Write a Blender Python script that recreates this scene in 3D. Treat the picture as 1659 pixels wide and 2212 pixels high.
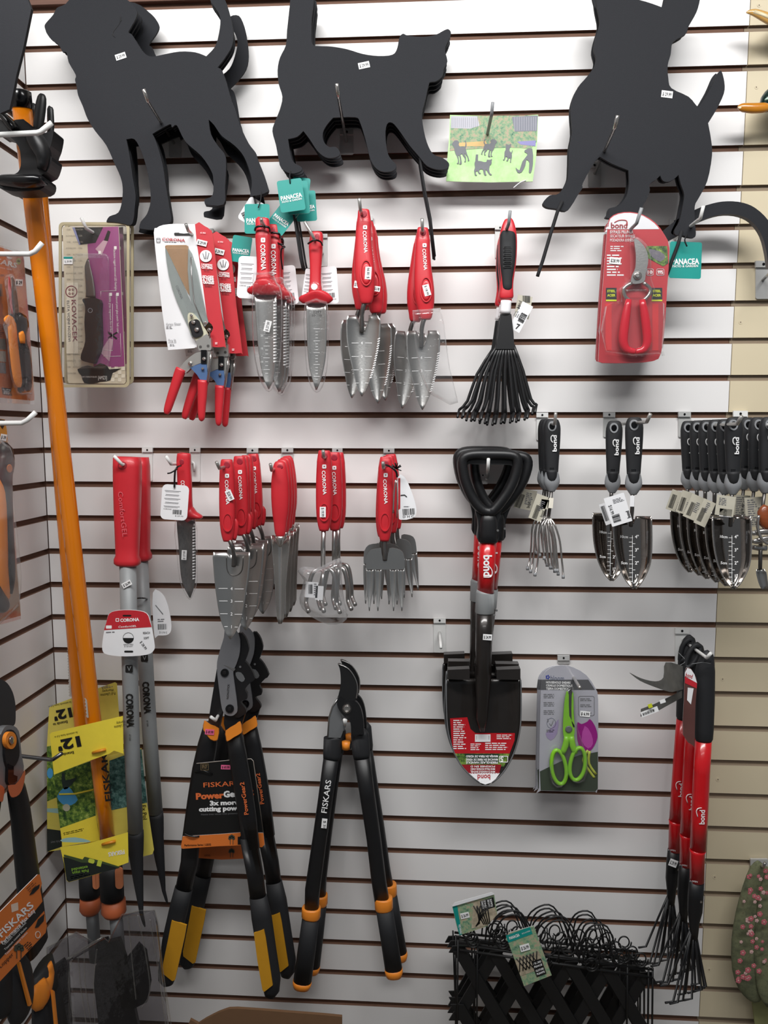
import bpy, math, random
from mathutils import Vector, Matrix, Euler
from mathutils.geometry import delaunay_2d_cdt
random.seed(7)
for o in list(bpy.data.objects): bpy.data.objects.remove(o)
SC = bpy.context.scene
COL = SC.collection

# ---------------------------------------------------------------- camera, light, exposure
FPX = 1607.8
cam_d = bpy.data.cameras.new('camera'); cam = bpy.data.objects.new('camera', cam_d); COL.objects.link(cam)
cam.location = (0.8405, -1.615, -0.806)
cam.rotation_euler = (1.464430, 0.00064, 0.0522326)
cam_d.sensor_fit = 'VERTICAL'; cam_d.sensor_height = 24.0; cam_d.lens = 24.0 * FPX / 2212
cam_d.clip_start = 0.02
SC.camera = cam
SC.view_settings.view_transform = 'Standard'; SC.view_settings.look = 'None'
SC.view_settings.gamma = 1; SC.view_settings.use_curve_mapping = False
SC.view_settings.exposure = 0.0

world = bpy.data.worlds.new('world'); SC.world = world; world.use_nodes = True
bg = world.node_tree.nodes['Background']; bg.inputs[0].default_value = (.86, .93, 1, 1); bg.inputs[1].default_value = 0.15

def area(name, loc, target, sx, sy, power, col=(1, .995, .985), spread=180):
    l = bpy.data.lights.new(name, 'AREA'); l.shape = 'RECTANGLE'; l.size = sx; l.size_y = sy; l.energy = power; l.color = col; l.spread = math.radians(spread)
    o = bpy.data.objects.new(name, l); COL.objects.link(o); o.location = loc
    o.rotation_euler = (Vector(target) - Vector(loc)).to_track_quat('-Z', 'Y').to_euler(); return o
area('ceiling_and_fill_light', (.72, -1.5, 0.72), (.72, 0, -.7), 2.6, 0.30, 30.5, spread=112)
area('ceiling_and_fill_light', (0.9, -3.0, 0.72), (0.9, -2.6, -1.4), 2.2, 0.4, 15)  # weaker second lamp, added further back only as fill

# ---------------------------------------------------------------- pixel frames
RM = cam.rotation_euler.to_matrix(); CL = Vector(cam.location)
FR = [0, 0, 1.0]
def fr(ox, oy, s): FR[0], FR[1], FR[2] = ox, oy, s
def ray(x, y):
    px = FR[0] + x / FR[2]; py = FR[1] + y / FR[2]
    return RM @ Vector(((px - 829.5) / FPX, -(py - 1106) / FPX, -1))
class Pl:
    """a plane of the place: pixel -> world point on it"""
    def __init__(s, p, n): s.p = Vector(p); s.n = Vector(n).normalized()
    def __call__(s, x, y, off=0.0):
        r = ray(x, y); p = s.p + s.n * off
        return CL + r * ((p - CL).dot(s.n) / r.dot(s.n))
    def mpp(s, x, y): return (s(x + 1, y) - s(x - 1, y)).length / 2
def B(d): return Pl((0, -d, 0), (0, -1, 0))
def LW(d): return Pl((d, 0, 0), (1, 0, 0))
def HS(d, hw, dep): return B(d + hw * B(d).mpp(500, 500) * dep + .0003)
def P3(x, y, d): return B(d)(x, y)

# ---------------------------------------------------------------- materials
def lin(h):
    c = [int(h[i:i + 2], 16) / 255 for i in (0, 2, 4)]
    return [((v + .055) / 1.055) ** 2.4 if v > .04045 else v / 12.92 for v in c] + [1]
MATS = {}
def mat(name, hexc, rough=.5, metal=0.0, var=.06, nscale=60, bump=0.0, bscale=400, coat=0.0, spec=.5, stretch=None):
    if name in MATS: return MATS[name]
    m = bpy.data.materials.new(name); m.use_nodes = True; nt = m.node_tree; N = nt.nodes; Lk = nt.links
    b = N['Principled BSDF']; c = lin(hexc)
    b.inputs['Roughness'].default_value = rough; b.inputs['Metallic'].default_value = metal
    b.inputs['Coat Weight'].default_value = coat; b.inputs['Specular IOR Level'].default_value = spec
    tc = N.new('ShaderNodeTexCoord'); mp = N.new('ShaderNodeMapping'); Lk.new(tc.outputs['Object'], mp.inputs[0])
    if stretch: mp.inputs['Scale'].default_value = stretch
    n = N.new('ShaderNodeTexNoise'); n.inputs['Scale'].default_value = nscale; n.inputs['Detail'].default_value = 3
    Lk.new(mp.outputs[0], n.inputs['Vector'])
    mx = N.new('ShaderNodeMix'); mx.data_type = 'RGBA'
    mx.inputs[6].default_value = [v * (1 - var) for v in c[:3]] + [1]; mx.inputs[7].default_value = [min(1, v * (1 + var)) for v in c[:3]] + [1]
    Lk.new(n.outputs[0], mx.inputs[0]); Lk.new(mx.outputs[2], b.inputs['Base Color'])
    if bump:
        n2 = N.new('ShaderNodeTexNoise'); n2.inputs['Scale'].default_value = bscale; Lk.new(mp.outputs[0], n2.inputs['Vector'])
        bp = N.new('ShaderNodeBump'); bp.inputs['Strength'].default_value = bump; bp.inputs['Distance'].default_value = .001
        Lk.new(n2.outputs[0], bp.inputs['Height']); Lk.new(bp.outputs[0], b.inputs['Normal'])
    MATS[name] = m; return m
def clearmat(name, tint='ffffff', lo=.05, hi=.55, rough=.12, bump=.0, bscale=60, dif=.25):
    if name in MATS: return MATS[name]
    m = bpy.data.materials.new(name); m.use_nodes = True; nt = m.node_tree; N = nt.nodes; Lk = nt.links
    N.remove(N['Principled BSDF']); out = N['Material Output']
    t = N.new('ShaderNodeBsdfTransparent'); t.inputs[0].default_value = lin(tint)
    g = N.new('ShaderNodeBsdfGlossy'); g.inputs['Roughness'].default_value = rough
    d = N.new('ShaderNodeBsdfDiffuse'); d.inputs[0].default_value = (.8, .82, .85, 1)
    lw = N.new('ShaderNodeLayerWeight'); lw.inputs[0].default_value = .35
    mr = N.new('ShaderNodeMapRange'); mr.inputs[3].default_value = lo; mr.inputs[4].default_value = hi
    Lk.new(lw.outputs['Facing'], mr.inputs[0])
    gd = N.new('ShaderNodeMixShader'); gd.inputs[0].default_value = dif; Lk.new(g.outputs[0], gd.inputs[1]); Lk.new(d.outputs[0], gd.inputs[2])
    ms = N.new('ShaderNodeMixShader'); Lk.new(mr.outputs[0], ms.inputs[0]); Lk.new(t.outputs[0], ms.inputs[1]); Lk.new(gd.outputs[0], ms.inputs[2])
    Lk.new(ms.outputs[0], out.inputs[0])
    if bump:
        tc = N.new('ShaderNodeTexCoord'); n = N.new('ShaderNodeTexNoise'); n.inputs['Scale'].default_value = bscale; n.inputs['Detail'].default_value = 4
        Lk.new(tc.outputs['Object'], n.inputs['Vector'])
        bp = N.new('ShaderNodeBump'); bp.inputs['Strength'].default_value = bump; bp.inputs['Distance'].default_value = .004
        Lk.new(n.outputs[0], bp.inputs['Height'])
        for q in (g, d): Lk.new(bp.outputs[0], q.inputs['Normal'])
        Lk.new(bp.outputs[0], lw.inputs['Normal'])
    MATS[name] = m; return m
def spots(name, base, cols, scale=40, rough=.7, stretch=None):
    """printed foliage / fabric: noise-blended colours"""
    if name in MATS: return MATS[name]
    m = bpy.data.materials.new(name); m.use_nodes = True; nt = m.node_tree; N = nt.nodes; Lk = nt.links
    b = N['Principled BSDF']; b.inputs['Roughness'].default_value = rough
    tc = N.new('ShaderNodeTexCoord'); mp = N.new('ShaderNodeMapping'); Lk.new(tc.outputs['Object'], mp.inputs[0])
    if stretch: mp.inputs['Scale'].default_value = stretch
    n = N.new('ShaderNodeTexNoise'); n.inputs['Scale'].default_value = scale; n.inputs['Detail'].default_value = 5; n.inputs['Roughness'].default_value = .75
    Lk.new(mp.outputs[0], n.inputs['Vector'])
    cr = N.new('ShaderNodeValToRGB'); Lk.new(n.outputs[0], cr.inputs[0]); e = cr.color_ramp.elements
    al = [base] + cols
    e[0].position = .3; e[0].color = lin(al[0]); e[1].position = .7; e[1].color = lin(al[-1])
    for i, c in enumerate(al[1:-1]):
        q = e.new(.3 + .4 * (i + 1) / (len(al) - 1)); q.color = lin(c)
    Lk.new(cr.outputs[0], b.inputs['Base Color']); MATS[name] = m; return m

WHITE = mat('white_laminate', 'e6e4e3', .42, var=.035, nscale=7, bump=.05, bscale=90)
MDF = mat('brown_fibreboard', '6a4c3c', .8, var=.15, nscale=40)
BEIGE = mat('beige_laminate', 'd2c5a8', .5, var=.05, nscale=8)
TAUPE = mat('taupe_groove', '8c7c68', .8)
FOAM = mat('black_foam_board', '25262a', .72, var=.12, nscale=900, bump=.25, bscale=900, spec=.2)
FOAMD = mat('black_edge', '17171a', .8)
RED = mat('red_soft_grip', 'c72832', .42, var=.08, nscale=30, coat=.1)
REDP = mat('red_paint', 'c8141c', .28, coat=.4)
REDC = mat('red_card', 'c02631', .5)
REDD = mat('dark_red_card', '971a2c', .5)
STEEL = mat('brushed_steel', 'b6b5b3', .3, .93, var=.1, nscale=14, bump=.1, bscale=300)
STEELD = mat('dark_steel', '6f6c6a', .38, .85, var=.12, nscale=20)
CHROME = mat('polished_steel', 'c4c0bc', .16, .9, var=.1, nscale=10)
MIRROR = mat('mirror_polished_steel', 'a9a39e', .1, 1, var=.15, nscale=12)
ZPL = mat('zinc_plate', 'c6c6c4', .35, .25)
SLV = clearmat('clear_sleeve', lo=.05, hi=.85, rough=.07, bump=1.0, bscale=48, dif=.2)
BAG = clearmat('crinkled_bag', lo=.12, hi=.75, rough=.1, bump=1.0, bscale=38, dif=.3)
ZINC = mat('zinc_wire', 'bcbab6', .3, .7)
ENAMEL = mat('white_enamel', 'e4e4e2', .35)
BLK = mat('black_plastic', '141416', .42, var=.1)
BLKG = mat('black_gloss', '0d0d0f', .2)
BLKR = mat('black_rubber', '1c1d20', .65, bump=.1, bscale=1500)
GREYP = mat('grey_plastic', '8d8f92', .5)
GREYA = mat('grey_aluminium', '8b8e8f', .5, .1)
GREYM = mat('grey_coating', '757779', .5, .3)
ORP = mat('orange_fibreglass', 'e8820c', .25, var=.12, nscale=12, coat=.6, stretch=(1, 1, .3))
ORG = mat('orange_plastic', 'ea8a2a', .45)
ORC = mat('orange_card', 'dd7730', .55, var=.08, nscale=12)
SALM = mat('orange_collar', 'c7683f', .5)
AMBER = mat('amber_grip', 'c9901c', .6, bump=.1, bscale=1500)
YEL = mat('yellow_card', 'f5de45', .5)
YELP = mat('pale_yellow_card', 'e0d060', .5)
TEAL = mat('teal_card', '0f8f86', .4)
WC = mat('white_card', 'ececee', .5, var=.02)
WP = mat('white_print', 'f4f4f4', .5, var=.01)
BP = mat('black_print', '121212', .5)
GP = mat('grey_print', '77777a', .5)
RP = mat('red_print', 'b01e26', .5)
OP = mat('orange_print', 'e0703c', .5)
CREAM = mat('cream_card', 'ebe5d6', .6)
KRAFT = mat('kraft_board', 'a57f58', .8, var=.1)
CARDB = mat('brown_cardboard', '6f5137', .85)
PURP = mat('purple_card', '9a4a86', .45, var=.12, nscale=10)
BLUEP = mat('blue_painted_metal', '4a6690', .4)
TAN = mat('paper_tag', 'bdb8a8', .7, var=.08)
PINK = mat('pink_sticker', 'f06d9a', .5)
LIME = mat('lime_plastic', '86c92c', .35)
SPADE = mat('black_lacquered_steel', '2b2725', .3, .4, var=.35, nscale=22, coat=.4)
FOL = spots('printed_foliage', '14290f', ['2f5220', '6d8c33', 'b9c66a'], 90)
FOLB = spots('printed_blue_foliage', '16302f', ['2e5552', '57807a', '93b0ae'], 110)
LAWN = spots('printed_lawn', 'a6d98a', ['b9e29e', 'c9ebb4'], 30)
GARD = spots('printed_garden', '35604a', ['6f9479', '8fa882', 'b9a08c', '7a9a74'], 110)
PAV = spots('printed_paving', '7d7760', ['a89b85', 'c9bca4'], 60)
FLOR = spots('floral_fabric', '4c4e3f', ['5e6249', '6f7355', '59503f'], 45, .9)
CLR = clearmat('clear_plastic', lo=.05, hi=.5, rough=.08, bump=.25, bscale=35)
CLRT = clearmat('clear_shell', 'faf8f4', lo=.03, hi=.5, rough=.12, bump=.12, bscale=20)
CLRD = clearmat('smoky_clear_plastic', 'b4b1b6', lo=.02, hi=.5, rough=.1, bump=.5, bscale=30, dif=.05)

# ---------------------------------------------------------------- mesh builder
_tc = {}
def text_geo(s, bold, shear):
    k = (s, bold, shear)
    if k in _tc: return _tc[k]
    cu = bpy.data.curves.new('t', 'FONT'); cu.body = s; cu.size = 1; cu.offset = bold; cu.shear = shear; cu.resolution_u = 2
    cu.align_x = 'CENTER'; o = bpy.data.objects.new('t', cu); COL.objects.link(o)
    dg = bpy.context.evaluated_depsgraph_get(); me = bpy.data.meshes.new_from_object(o.evaluated_get(dg))
    V = [(v.co.x, v.co.y) for v in me.vertices]; F = [tuple(p.vertices) for p in me.polygons]
    bpy.data.objects.remove(o); bpy.data.meshes.remove(me); bpy.data.curves.remove(cu)
    x0 = min((v[0] for v in V), default=0); x1 = max((v[0] for v in V), default=1)
    cx = (x0 + x1) / 2
    V = [(x - cx, y - .35) for x, y in V]
    _tc[k] = (V, F, x1 - x0); return _tc[k]
def sm(pts, n=4, closed=True):
    out = []; L = len(pts)
    for i in range(L if closed else L - 1):
        g = (lambda j: pts[j % L]) if closed else (lambda j: pts[max(0, min(L - 1, j))])
        p0, p1, p2, p3 = g(i - 1), g(i), g(i + 1), g(i + 2)
        if p1 == p2: continue
        for k in range(n):
            t = k / n; q = []
            for a, b, c, d in zip(p0, p1, p2, p3):
                q.append(.5 * (2 * b + (c - a) * t + (2 * a - 5 * b + 4 * c - d) * t * t + (3 * b - a - 3 * c + d) * t ** 3))
            out.append(tuple(q))
    if not closed: out.append(tuple(pts[-1]))
    return out
def rrect(x0, y0, x1, y1, r, ang=0, n=4):
    pts = []
    for cx, cy, a0 in ((x1 - r, y0 + r, -90), (x1 - r, y1 - r, 0), (x0 + r, y1 - r, 90), (x0 + r, y0 + r, 180)):
        for k in range(n + 1):
            a = math.radians(a0 + 90 * k / n); pts.append((cx + r * math.cos(a), cy + r * math.sin(a)))
    if ang:
        mx, my = (x0 + x1) / 2, (y0 + y1) / 2; c, s = math.cos(math.radians(ang)), math.sin(math.radians(ang))
        pts = [(mx + (x - mx) * c - (y - my) * s, my + (x - mx) * s + (y - my) * c) for x, y in pts]
    return pts
def quad(x, y, w, h, ang=0): return rrect(x - w / 2, y - h / 2, x + w / 2, y + h / 2, .01, ang, 1)
def circ(x, y, r, n=20, ry=None): return [(x + r * math.cos(2 * math.pi * i / n), y + (ry or r) * math.sin(2 * math.pi * i / n)) for i in range(n)]
class MB:
    def __init__(s): s.v = []; s.f = []; s.mi = []; s.sm = []; s.m = []
    def _m(s, m):
        if m not in s.m: s.m.append(m)
        return s.m.index(m)
    def add(s, V, F, m, smooth=False):
        o = len(s.v); s.v += [Vector(v) for v in V]; k = s._m(m)
        for f in F: s.f.append([o + i for i in f]); s.mi.append(k); s.sm.append(smooth)
        return s
    def plate(s, M, pts, t, m, side=None, off=0.0, back=None):
        a = [M(x, y, off) for x, y in pts]; b = [p - M.n * t for p in a]; n = len(a)
        ar = sum((pts[i][0] * pts[(i + 1) % n][1] - pts[(i + 1) % n][0] * pts[i][1]) for i in range(n))
        fo = list(range(n)) if ar < 0 else list(range(n))[::-1]
        s.add(a, [fo], m); s.add(b, [fo[::-1]], back or side or m)
        s.add(a + b, [(i, (i + 1) % n, n + (i + 1) % n, n + i) if ar > 0 else ((i + 1) % n, i, n + i, n + (i + 1) % n) for i in range(n)], side or m)
        return s
    def flat(s, M, pts, m, off=.0004):
        if isinstance(M, Scoop) and (max(p[0] for p in pts) - min(p[0] for p in pts)) * (max(p[1] for p in pts) - min(p[1] for p in pts)) > 900:
            x0, x1 = min(p[0] for p in pts), max(p[0] for p in pts); y0, y1 = min(p[1] for p in pts), max(p[1] for p in pts); n = len(pts)
            dn = []
            for i in range(n):
                a, c = pts[i], pts[(i + 1) % n]; k = max(1, int(math.hypot(c[0] - a[0], c[1] - a[1]) / 15))
                dn += [(a[0] + (c[0] - a[0]) * j / k, a[1] + (c[1] - a[1]) * j / k) for j in range(k)]
            n = len(dn); G = [Vector(p) for p in dn]
            gx = x0 + 7
            while gx < x1:
                gy = y0 + 7
                while gy < y1: G.append(Vector((gx, gy))); gy += 16
                gx += 16
            r = delaunay_2d_cdt(G, [], [list(range(n))], 1, 1e-4)
            F = [tuple(f) for f in r[2]]; V = r[0]
            a = sum((dn[i][0] * dn[(i + 1) % n][1] - dn[(i + 1) % n][0] * dn[i][1]) for i in range(n))
            out = []
            for f in F:
                ar = (V[f[1]] - V[f[0]]).cross(V[f[2]] - V[f[0]]); out.append(f if ar < 0 else f[::-1])
            return s.add([M(v.x, v.y, off) for v in V], out, m)
        n = len(pts); ar = sum((pts[i][0] * pts[(i + 1) % n][1] - pts[(i + 1) % n][0] * pts[i][1]) for i in range(n))
        fo = list(range(n)) if ar < 0 else list(range(n))[::-1]
        return s.add([M(x, y, off) for x, y in pts], [fo], m)
    def ring(s, M, outer, inner, t, m, off=0.0):
        n = len(outer); a = [M(x, y, off) for x, y in outer]; b = [M(x, y, off) for x, y in inner]
        c = [p - M.n * t for p in a]; d = [p - M.n * t for p in b]; F = []
        for i in range(n):
            j = (i + 1) % n; F += [(i, j, n + j, n + i), (2 * n + i, 3 * n + i, 3 * n + j, 2 * n + j), (i, 2 * n + i, 2 * n + j, j), (n + i, n + j, 3 * n + j, 3 * n + i)]
        return s.add(a + b + c + d, F, m)
    def text(s, M, t, x, y, h, m, ang=0, w=None, bold=.0, shear=0.0, off=.0008):
        V, F, W = text_geo(t, bold, shear); k = h / .7; kx = (w / W) if w else k
        c, sn = math.cos(math.radians(ang)), math.sin(math.radians(ang)); out = []
        for a, b in V:
            dx, dy = a * kx, -b * k; out.append(M(x + dx * c - dy * sn, y + dx * sn + dy * c, off))
        return s.add(out, F, m)
    def lines(s, M, x0, y0, x1, y1, n, m, ang=0, th=.45, off=.0006):
        cx, cy = (x0 + x1) / 2, (y0 + y1) / 2; c, sn = math.cos(math.radians(ang)), math.sin(math.radians(ang)); rr = random.Random(n + int(x0))
        st = (y1 - y0) / n
        for i in range(n):
            ya = y0 + st * i; xe = x0 + (x1 - x0) * rr.uniform(.6, 1); x = x0
            while x < xe:
                xw = min(xe, x + st * rr.uniform(1.0, 3.2))
                q = [(x, ya), (xw, ya), (xw, ya + st * th), (x, ya + st * th)]
                s.flat(M, [(cx + (a - cx) * c - (b - cy) * sn, cy + (a - cx) * sn + (b - cy) * c) for a, b in q], m, off); x = xw + st * .45
        return s
    def bars(s, M, x, y, w, h, m=None, ang=0, off=.0006):
        rr = random.Random(int(x * 7 + y)); c, sn = math.cos(math.radians(ang)), math.sin(math.radians(ang)); a = -w / 2
        while a < w / 2:
            b = min(w / 2, a + w * rr.choice((.02, .035, .06))); q = [(a, -h / 2), (b, -h / 2), (b, h / 2), (a, h / 2)]
            s.flat(M, [(x + p * c - r * sn, y + p * sn + r * c) for p, r in q], m or BP, off); a = b + w * rr.choice((.02, .03, .05))
        return s
    def frames(s, P, closed=False, up=Vector((0, -1, 0))):
        T = []; n = len(P)
        for i in range(n):
            a = P[(i - 1) % n] if closed else P[max(0, i - 1)]; b = P[(i + 1) % n] if closed else P[min(n - 1, i + 1)]
            T.append((b - a).normalized())
        out = []
        for t in T:
            u = up - t * up.dot(t)
            if u.length < .25: u = Vector((.3, 0, 1)) - t * t.z
            u.normalize()
            if out and out[-1].dot(u) < 0 and False: u = -u
            out.append(u)
        return [(t, u, t.cross(u)) for t, u in zip(T, out)]
    def tube(s, P, r, m, seg=8, closed=False, up=Vector((0, -1, 0)), flat=1.0):
        P = [Vector(p) for p in P]; R = r if isinstance(r, (list, tuple)) else [r] * len(P)
        V = []; F = []; n = len(P)
        T, u, w = None, None, None; Fm = []
        for i in range(n):
            a = P[(i - 1) % n] if closed else P[max(0, i - 1)]; b = P[(i + 1) % n] if closed else P[min(n - 1, i + 1)]
            t = (b - a).normalized()
            if u is None:
                u = up - t * up.dot(t)
                if u.length < .1: u = Vector((1, 0, .2)) - t * t.dot(Vector((1, 0, .2)))
            else: u = u - t * u.dot(t)
            if u.length < 1e-5: u = t.orthogonal()
            u = u.normalized(); w = t.cross(u)
            for k in range(seg):
                a_ = 2 * math.pi * k / seg; V.append(P[i] + u * (math.cos(a_) * R[i] * flat) + w * (math.sin(a_) * R[i]))
        for i in range(n if closed else n - 1):
            for k in range(seg):
                j = (i + 1) % n; F.append((i * seg + k, i * seg + (k + 1) % seg, j * seg + (k + 1) % seg, j * seg + k))
        if not closed: F += [tuple(range(seg))[::-1], tuple((n - 1) * seg + k for k in range(seg))]
        return s.add(V, F, m, True)
    def ptube(s, pts, r, m, seg=8, closed=False, n=3, smooth=True):
        """pts: (x, y, d) pixels with distance from wall; r in frame units"""
        p = sm([tuple(q) for q in pts], n, closed) if smooth and len(pts) > 2 else pts
        P = [P3(*q) for q in p]; k = B(pts[0][2]).mpp(pts[0][0], pts[0][1])
        return s.tube(P, r * k, m, seg, closed)
    def loft(s, M, secs, m, dep=.7, seg=16, sq=2.0, off=0.0, axis=None, smooth=2):
        """secs (x, y, halfwidth[, dep metres]) ; lies on plane M, dep = depth / width"""
        if smooth > 1: secs = [tuple(q) for q in sm([tuple(q) for q in secs], smooth, False)]
        C = [M(q[0], q[1], off) for q in secs]; V = []; F = []; n = len(C)
        for i in range(n):
            t = (C[min(n - 1, i + 1)] - C[max(0, i - 1)]).normalized(); w = t.cross(M.n).normalized()
            hw = abs(secs[i][2]) * M.mpp(secs[i][0], secs[i][1])
            x, y, h = secs[i][:3]
            dd = secs[i][3] if len(secs[i]) > 3 else hw * dep
            for k in range(seg):
                a = 2 * math.pi * k / seg; ca, sa = math.cos(a), math.sin(a); e = 2 / sq
                V.append(C[i] + w * (hw * math.copysign(abs(ca) ** e, ca)) + M.n * (dd * math.copysign(abs(sa) ** e, sa)))
        for i in range(n - 1):
            for k in range(seg): F.append((i * seg + k, (i + 1) * seg + k, (i + 1) * seg + (k + 1) % seg, i * seg + (k + 1) % seg))
        F += [tuple(range(seg)), tuple((n - 1) * seg + k for k in range(seg))[::-1]]
        return s.add(V, F, m, True)
    def scoop(s, S, m, nu=12, nv=14, t=.0012, nm=None):
        V = []; F = []
        for side in (0, 1):
            for i in range(nv + 1):
                for j in range(nu + 1):
                    V.append(S.uv(-1 + 2 * j / nu, i / nv, -side * t))
        W = nu + 1; H = (nv + 1) * W
        for i in range(nv):
            for j in range(nu):
                a = i * W + j; F.append((a, a + W, a + W + 1, a + 1)); F.append((H + a, H + a + 1, H + a + W + 1, H + a + W))
        for i in range(nv):
            a = i * W; b = a + nu; F.append((a, H + a, H + a + W, a + W)); F.append((b, b + W, H + b + W, H + b))
        for j in range(nu):
            F.append((j, j + 1, H + j + 1, H + j)); a = nv * W + j; F.append((a, H + a, H + a + 1, a + 1))
        return s.add(V, F, m, True)
    def dome(s, M, pts, h, m, shrink=.9, off=0.0, steps=3):
        cx = sum(p[0] for p in pts) / len(pts); cy = sum(p[1] for p in pts) / len(pts); n = len(pts); V = []; F = []
        for k in range(steps + 1):
            a = math.pi / 2 * k / steps; sc = 1 - (1 - shrink) * (1 - math.cos(a)); hh = h * math.sin(a)
            V += [M(cx + (x - cx) * sc, cy + (y - cy) * sc, off + hh) for x, y in pts]
        for k in range(steps):
            for i in range(n): F.append((k * n + i, k * n + (i + 1) % n, (k + 1) * n + (i + 1) % n, (k + 1) * n + i))
        s.add(V, F, m, True); s.add(V[-n:], [tuple(range(n))], m); return s
    def box(s, x0, y0, z0, x1, y1, z1, m):
        V = [(x, y, z) for x in (x0, x1) for y in (y0, y1) for z in (z0, z1)]
        return s.add(V, [(0, 1, 3, 2), (4, 6, 7, 5), (0, 4, 5, 1), (2, 3, 7, 6), (0, 2, 6, 4), (1, 5, 7, 3)], m)
    def build(s, name, parent=None, label=None, loc=None, recalc=False):
        root = parent
        while root is not None and root.parent is not None: root = root.parent
        o0 = Vector(root.location) if root is not None else Vector(loc or (0, 0, 0))
        me = bpy.data.meshes.new(name); me.from_pydata([v - o0 for v in s.v], [], s.f)
        for m in s.m: me.materials.append(m)
        for p, k, q in zip(me.polygons, s.mi, s.sm): p.material_index = k; p.use_smooth = q
        me.update()
        o = bpy.data.objects.new(name, me); COL.objects.link(o)
        if parent is not None: o.parent = parent
        else: o.location = o0
        if label: o['label'] = label
        return o
class Scoop:
    """curved blade traced by rows (y, xl, xr); depth metres of hollow"""
    def __init__(s, M, rows, depth, notch=(0, 0), sign=-1, curl=0.0):
        s.M = M; s.rows = sm(rows, 4, False); s.dep = depth; s.no = notch; s.n = M.n; s.sg = sign; s.curl = curl
        s.y0 = rows[0][0]; s.y1 = rows[-1][0]
    def ext(s, y):
        R = s.rows; y = max(s.y0, min(s.y1, y))
        for a, b in zip(R, R[1:]):
            if a[0] <= y <= b[0]:
                t = (y - a[0]) / max(1e-6, b[0] - a[0]); return a[1] + (b[1] - a[1]) * t, a[2] + (b[2] - a[2]) * t
        return R[-1][1], R[-1][2]
    def prof(s, u, y):
        w = s.ext(y); w0 = s.ext(s.y0 + (s.y1 - s.y0) * .15); f = min(1, (w[1] - w[0]) / max(1e-6, w0[1] - w0[0]))
        return s.sg * s.dep * (1 - u * u) * f + s.curl * ((y - s.y0) / (s.y1 - s.y0)) ** 2
    def uv(s, u, v, off=0):
        yt = s.y0
        if s.no[0] and abs(u) < s.no[0]: yt += s.no[1] * (1 - abs(u) / s.no[0]) ** .6
        y = yt + v * (s.y1 - yt); a, b = s.ext(y); x = a + (u + 1) / 2 * (b - a)
        return s.M(x, y, s.prof(u, y) + off)
    def __call__(s, x, y, off=0.0):
        a, b = s.ext(y); u = max(-1, min(1, (2 * x - a - b) / max(1e-6, b - a)))
        return s.M(x, y, s.prof(u, y) + off)
    def mpp(s, x, y): return s.M.mpp(x, y)

# ---------------------------------------------------------------- things
def props(o, label, cat, group=None):
    o['label'] = label; o['category'] = cat
    if group: o['group'] = group
    return o
def thing(name, label, cat, x, y, d, group=None, M=None):
    o = bpy.data.objects.new(name, None); COL.objects.link(o); o.empty_display_size = .01
    o.location = (M or B(d))(x, y); return props(o, label, cat, group)
def kids(o): return [c for c in bpy.data.objects if c.parent is o]
def dup(root, label, x, y, d, rot=0, group=None, M=None, skip=()):
    loc = (M or B(d))(x, y)
    r = root.copy(); COL.objects.link(r); r.location = loc; r['label'] = label
    if group: r['group'] = group
    if rot: r.rotation_euler = (0, math.radians(rot), 0)
    for c in kids(root):
        if c.name.split('.')[0] in skip: continue
        k = c.copy(); COL.objects.link(k); k.parent = r
        for g in kids(c):
            q = g.copy(); COL.objects.link(q); q.parent = k
    return r
def sticker(root, M, x, y, w, h, ang, txt, m=None, off=.0005, tm=None, name='price_sticker'):
    b = MB(); q = quad(x, y, w, h, ang); b.plate(M, q, .0003, m or WP, off=off + .0003)
    b.text(M, txt, x, y, h * .5, tm or BP, ang, w * .8, bold=.02, off=off + .0007); o = b.build(name, root)
    if not txt.strip(): root['_s'] = o.name
    return o
def SP(root): return bpy.data.objects[root['_s']]
def struct(o): o['kind'] = 'structure'; return o
def hook(label, bend, tip, L, plate=None, r=.0032, m=None, base=None, up=.0, pm=None, group='wire display hooks on the slat wall', name='display_hook'):
    """plate: (x0,y0,x1,y1) on the wall; bend, tip: pixels at distance L"""
    m = m or ZINC; t = thing(name, label, 'hook', bend[0], bend[1], 0.0, group)
    E = P3(bend[0], bend[1], L); T = P3(tip[0], tip[1], L + .012)
    if base: S0 = P3(base[0], base[1], .004)
    else: S0 = Vector((E.x, -.004, E.z - up))
    t.location = S0
    b = MB(); K = E + (S0 - E).normalized() * .008; K2 = E + (T - E).normalized() * .006
    b.tube([S0, S0.lerp(E, .5), K, E, K2, T], r, m, 10); b.build('prong', t)
    b = MB()
    if plate: q = rrect(*plate, (plate[2] - plate[0]) * .12)
    else:
        fx = FR[:]; fr(0, 0, 1)
        # plate around the base
        def inv(p):
            v = RM.transposed() @ (p - CL); return 829.5 - FPX * v.x / v.z, 1106 + FPX * v.y / v.z
        u, w = inv(S0); q = rrect(u - 11, w - 40, u + 11, w + 28, 2); fx2 = FR[:]
    pz = pm or m; pz = ZPL if pz in (ZINC, CHROME, STEEL, GREYP) else pz
    b.plate(B(.0035), q, .003, pz); a0, a1 = min(p[0] for p in q), max(p[0] for p in q); c0 = min(p[1] for p in q); wq = a1 - a0
    Q = B(.0035); b.plate(B(.008), [(a0, c0 - wq * .1), (a1, c0 - wq * .1), (a1, c0 + wq * .3), (a0, c0 + wq * .3)], .005, pz)
    b.flat(B(.0085), circ((a0 + a1) / 2, c0 + wq * .1, wq * .09, 10), BLKG); b.build('back_plate', t)
    if not plate: FR[:] = fx
    return t

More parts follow.
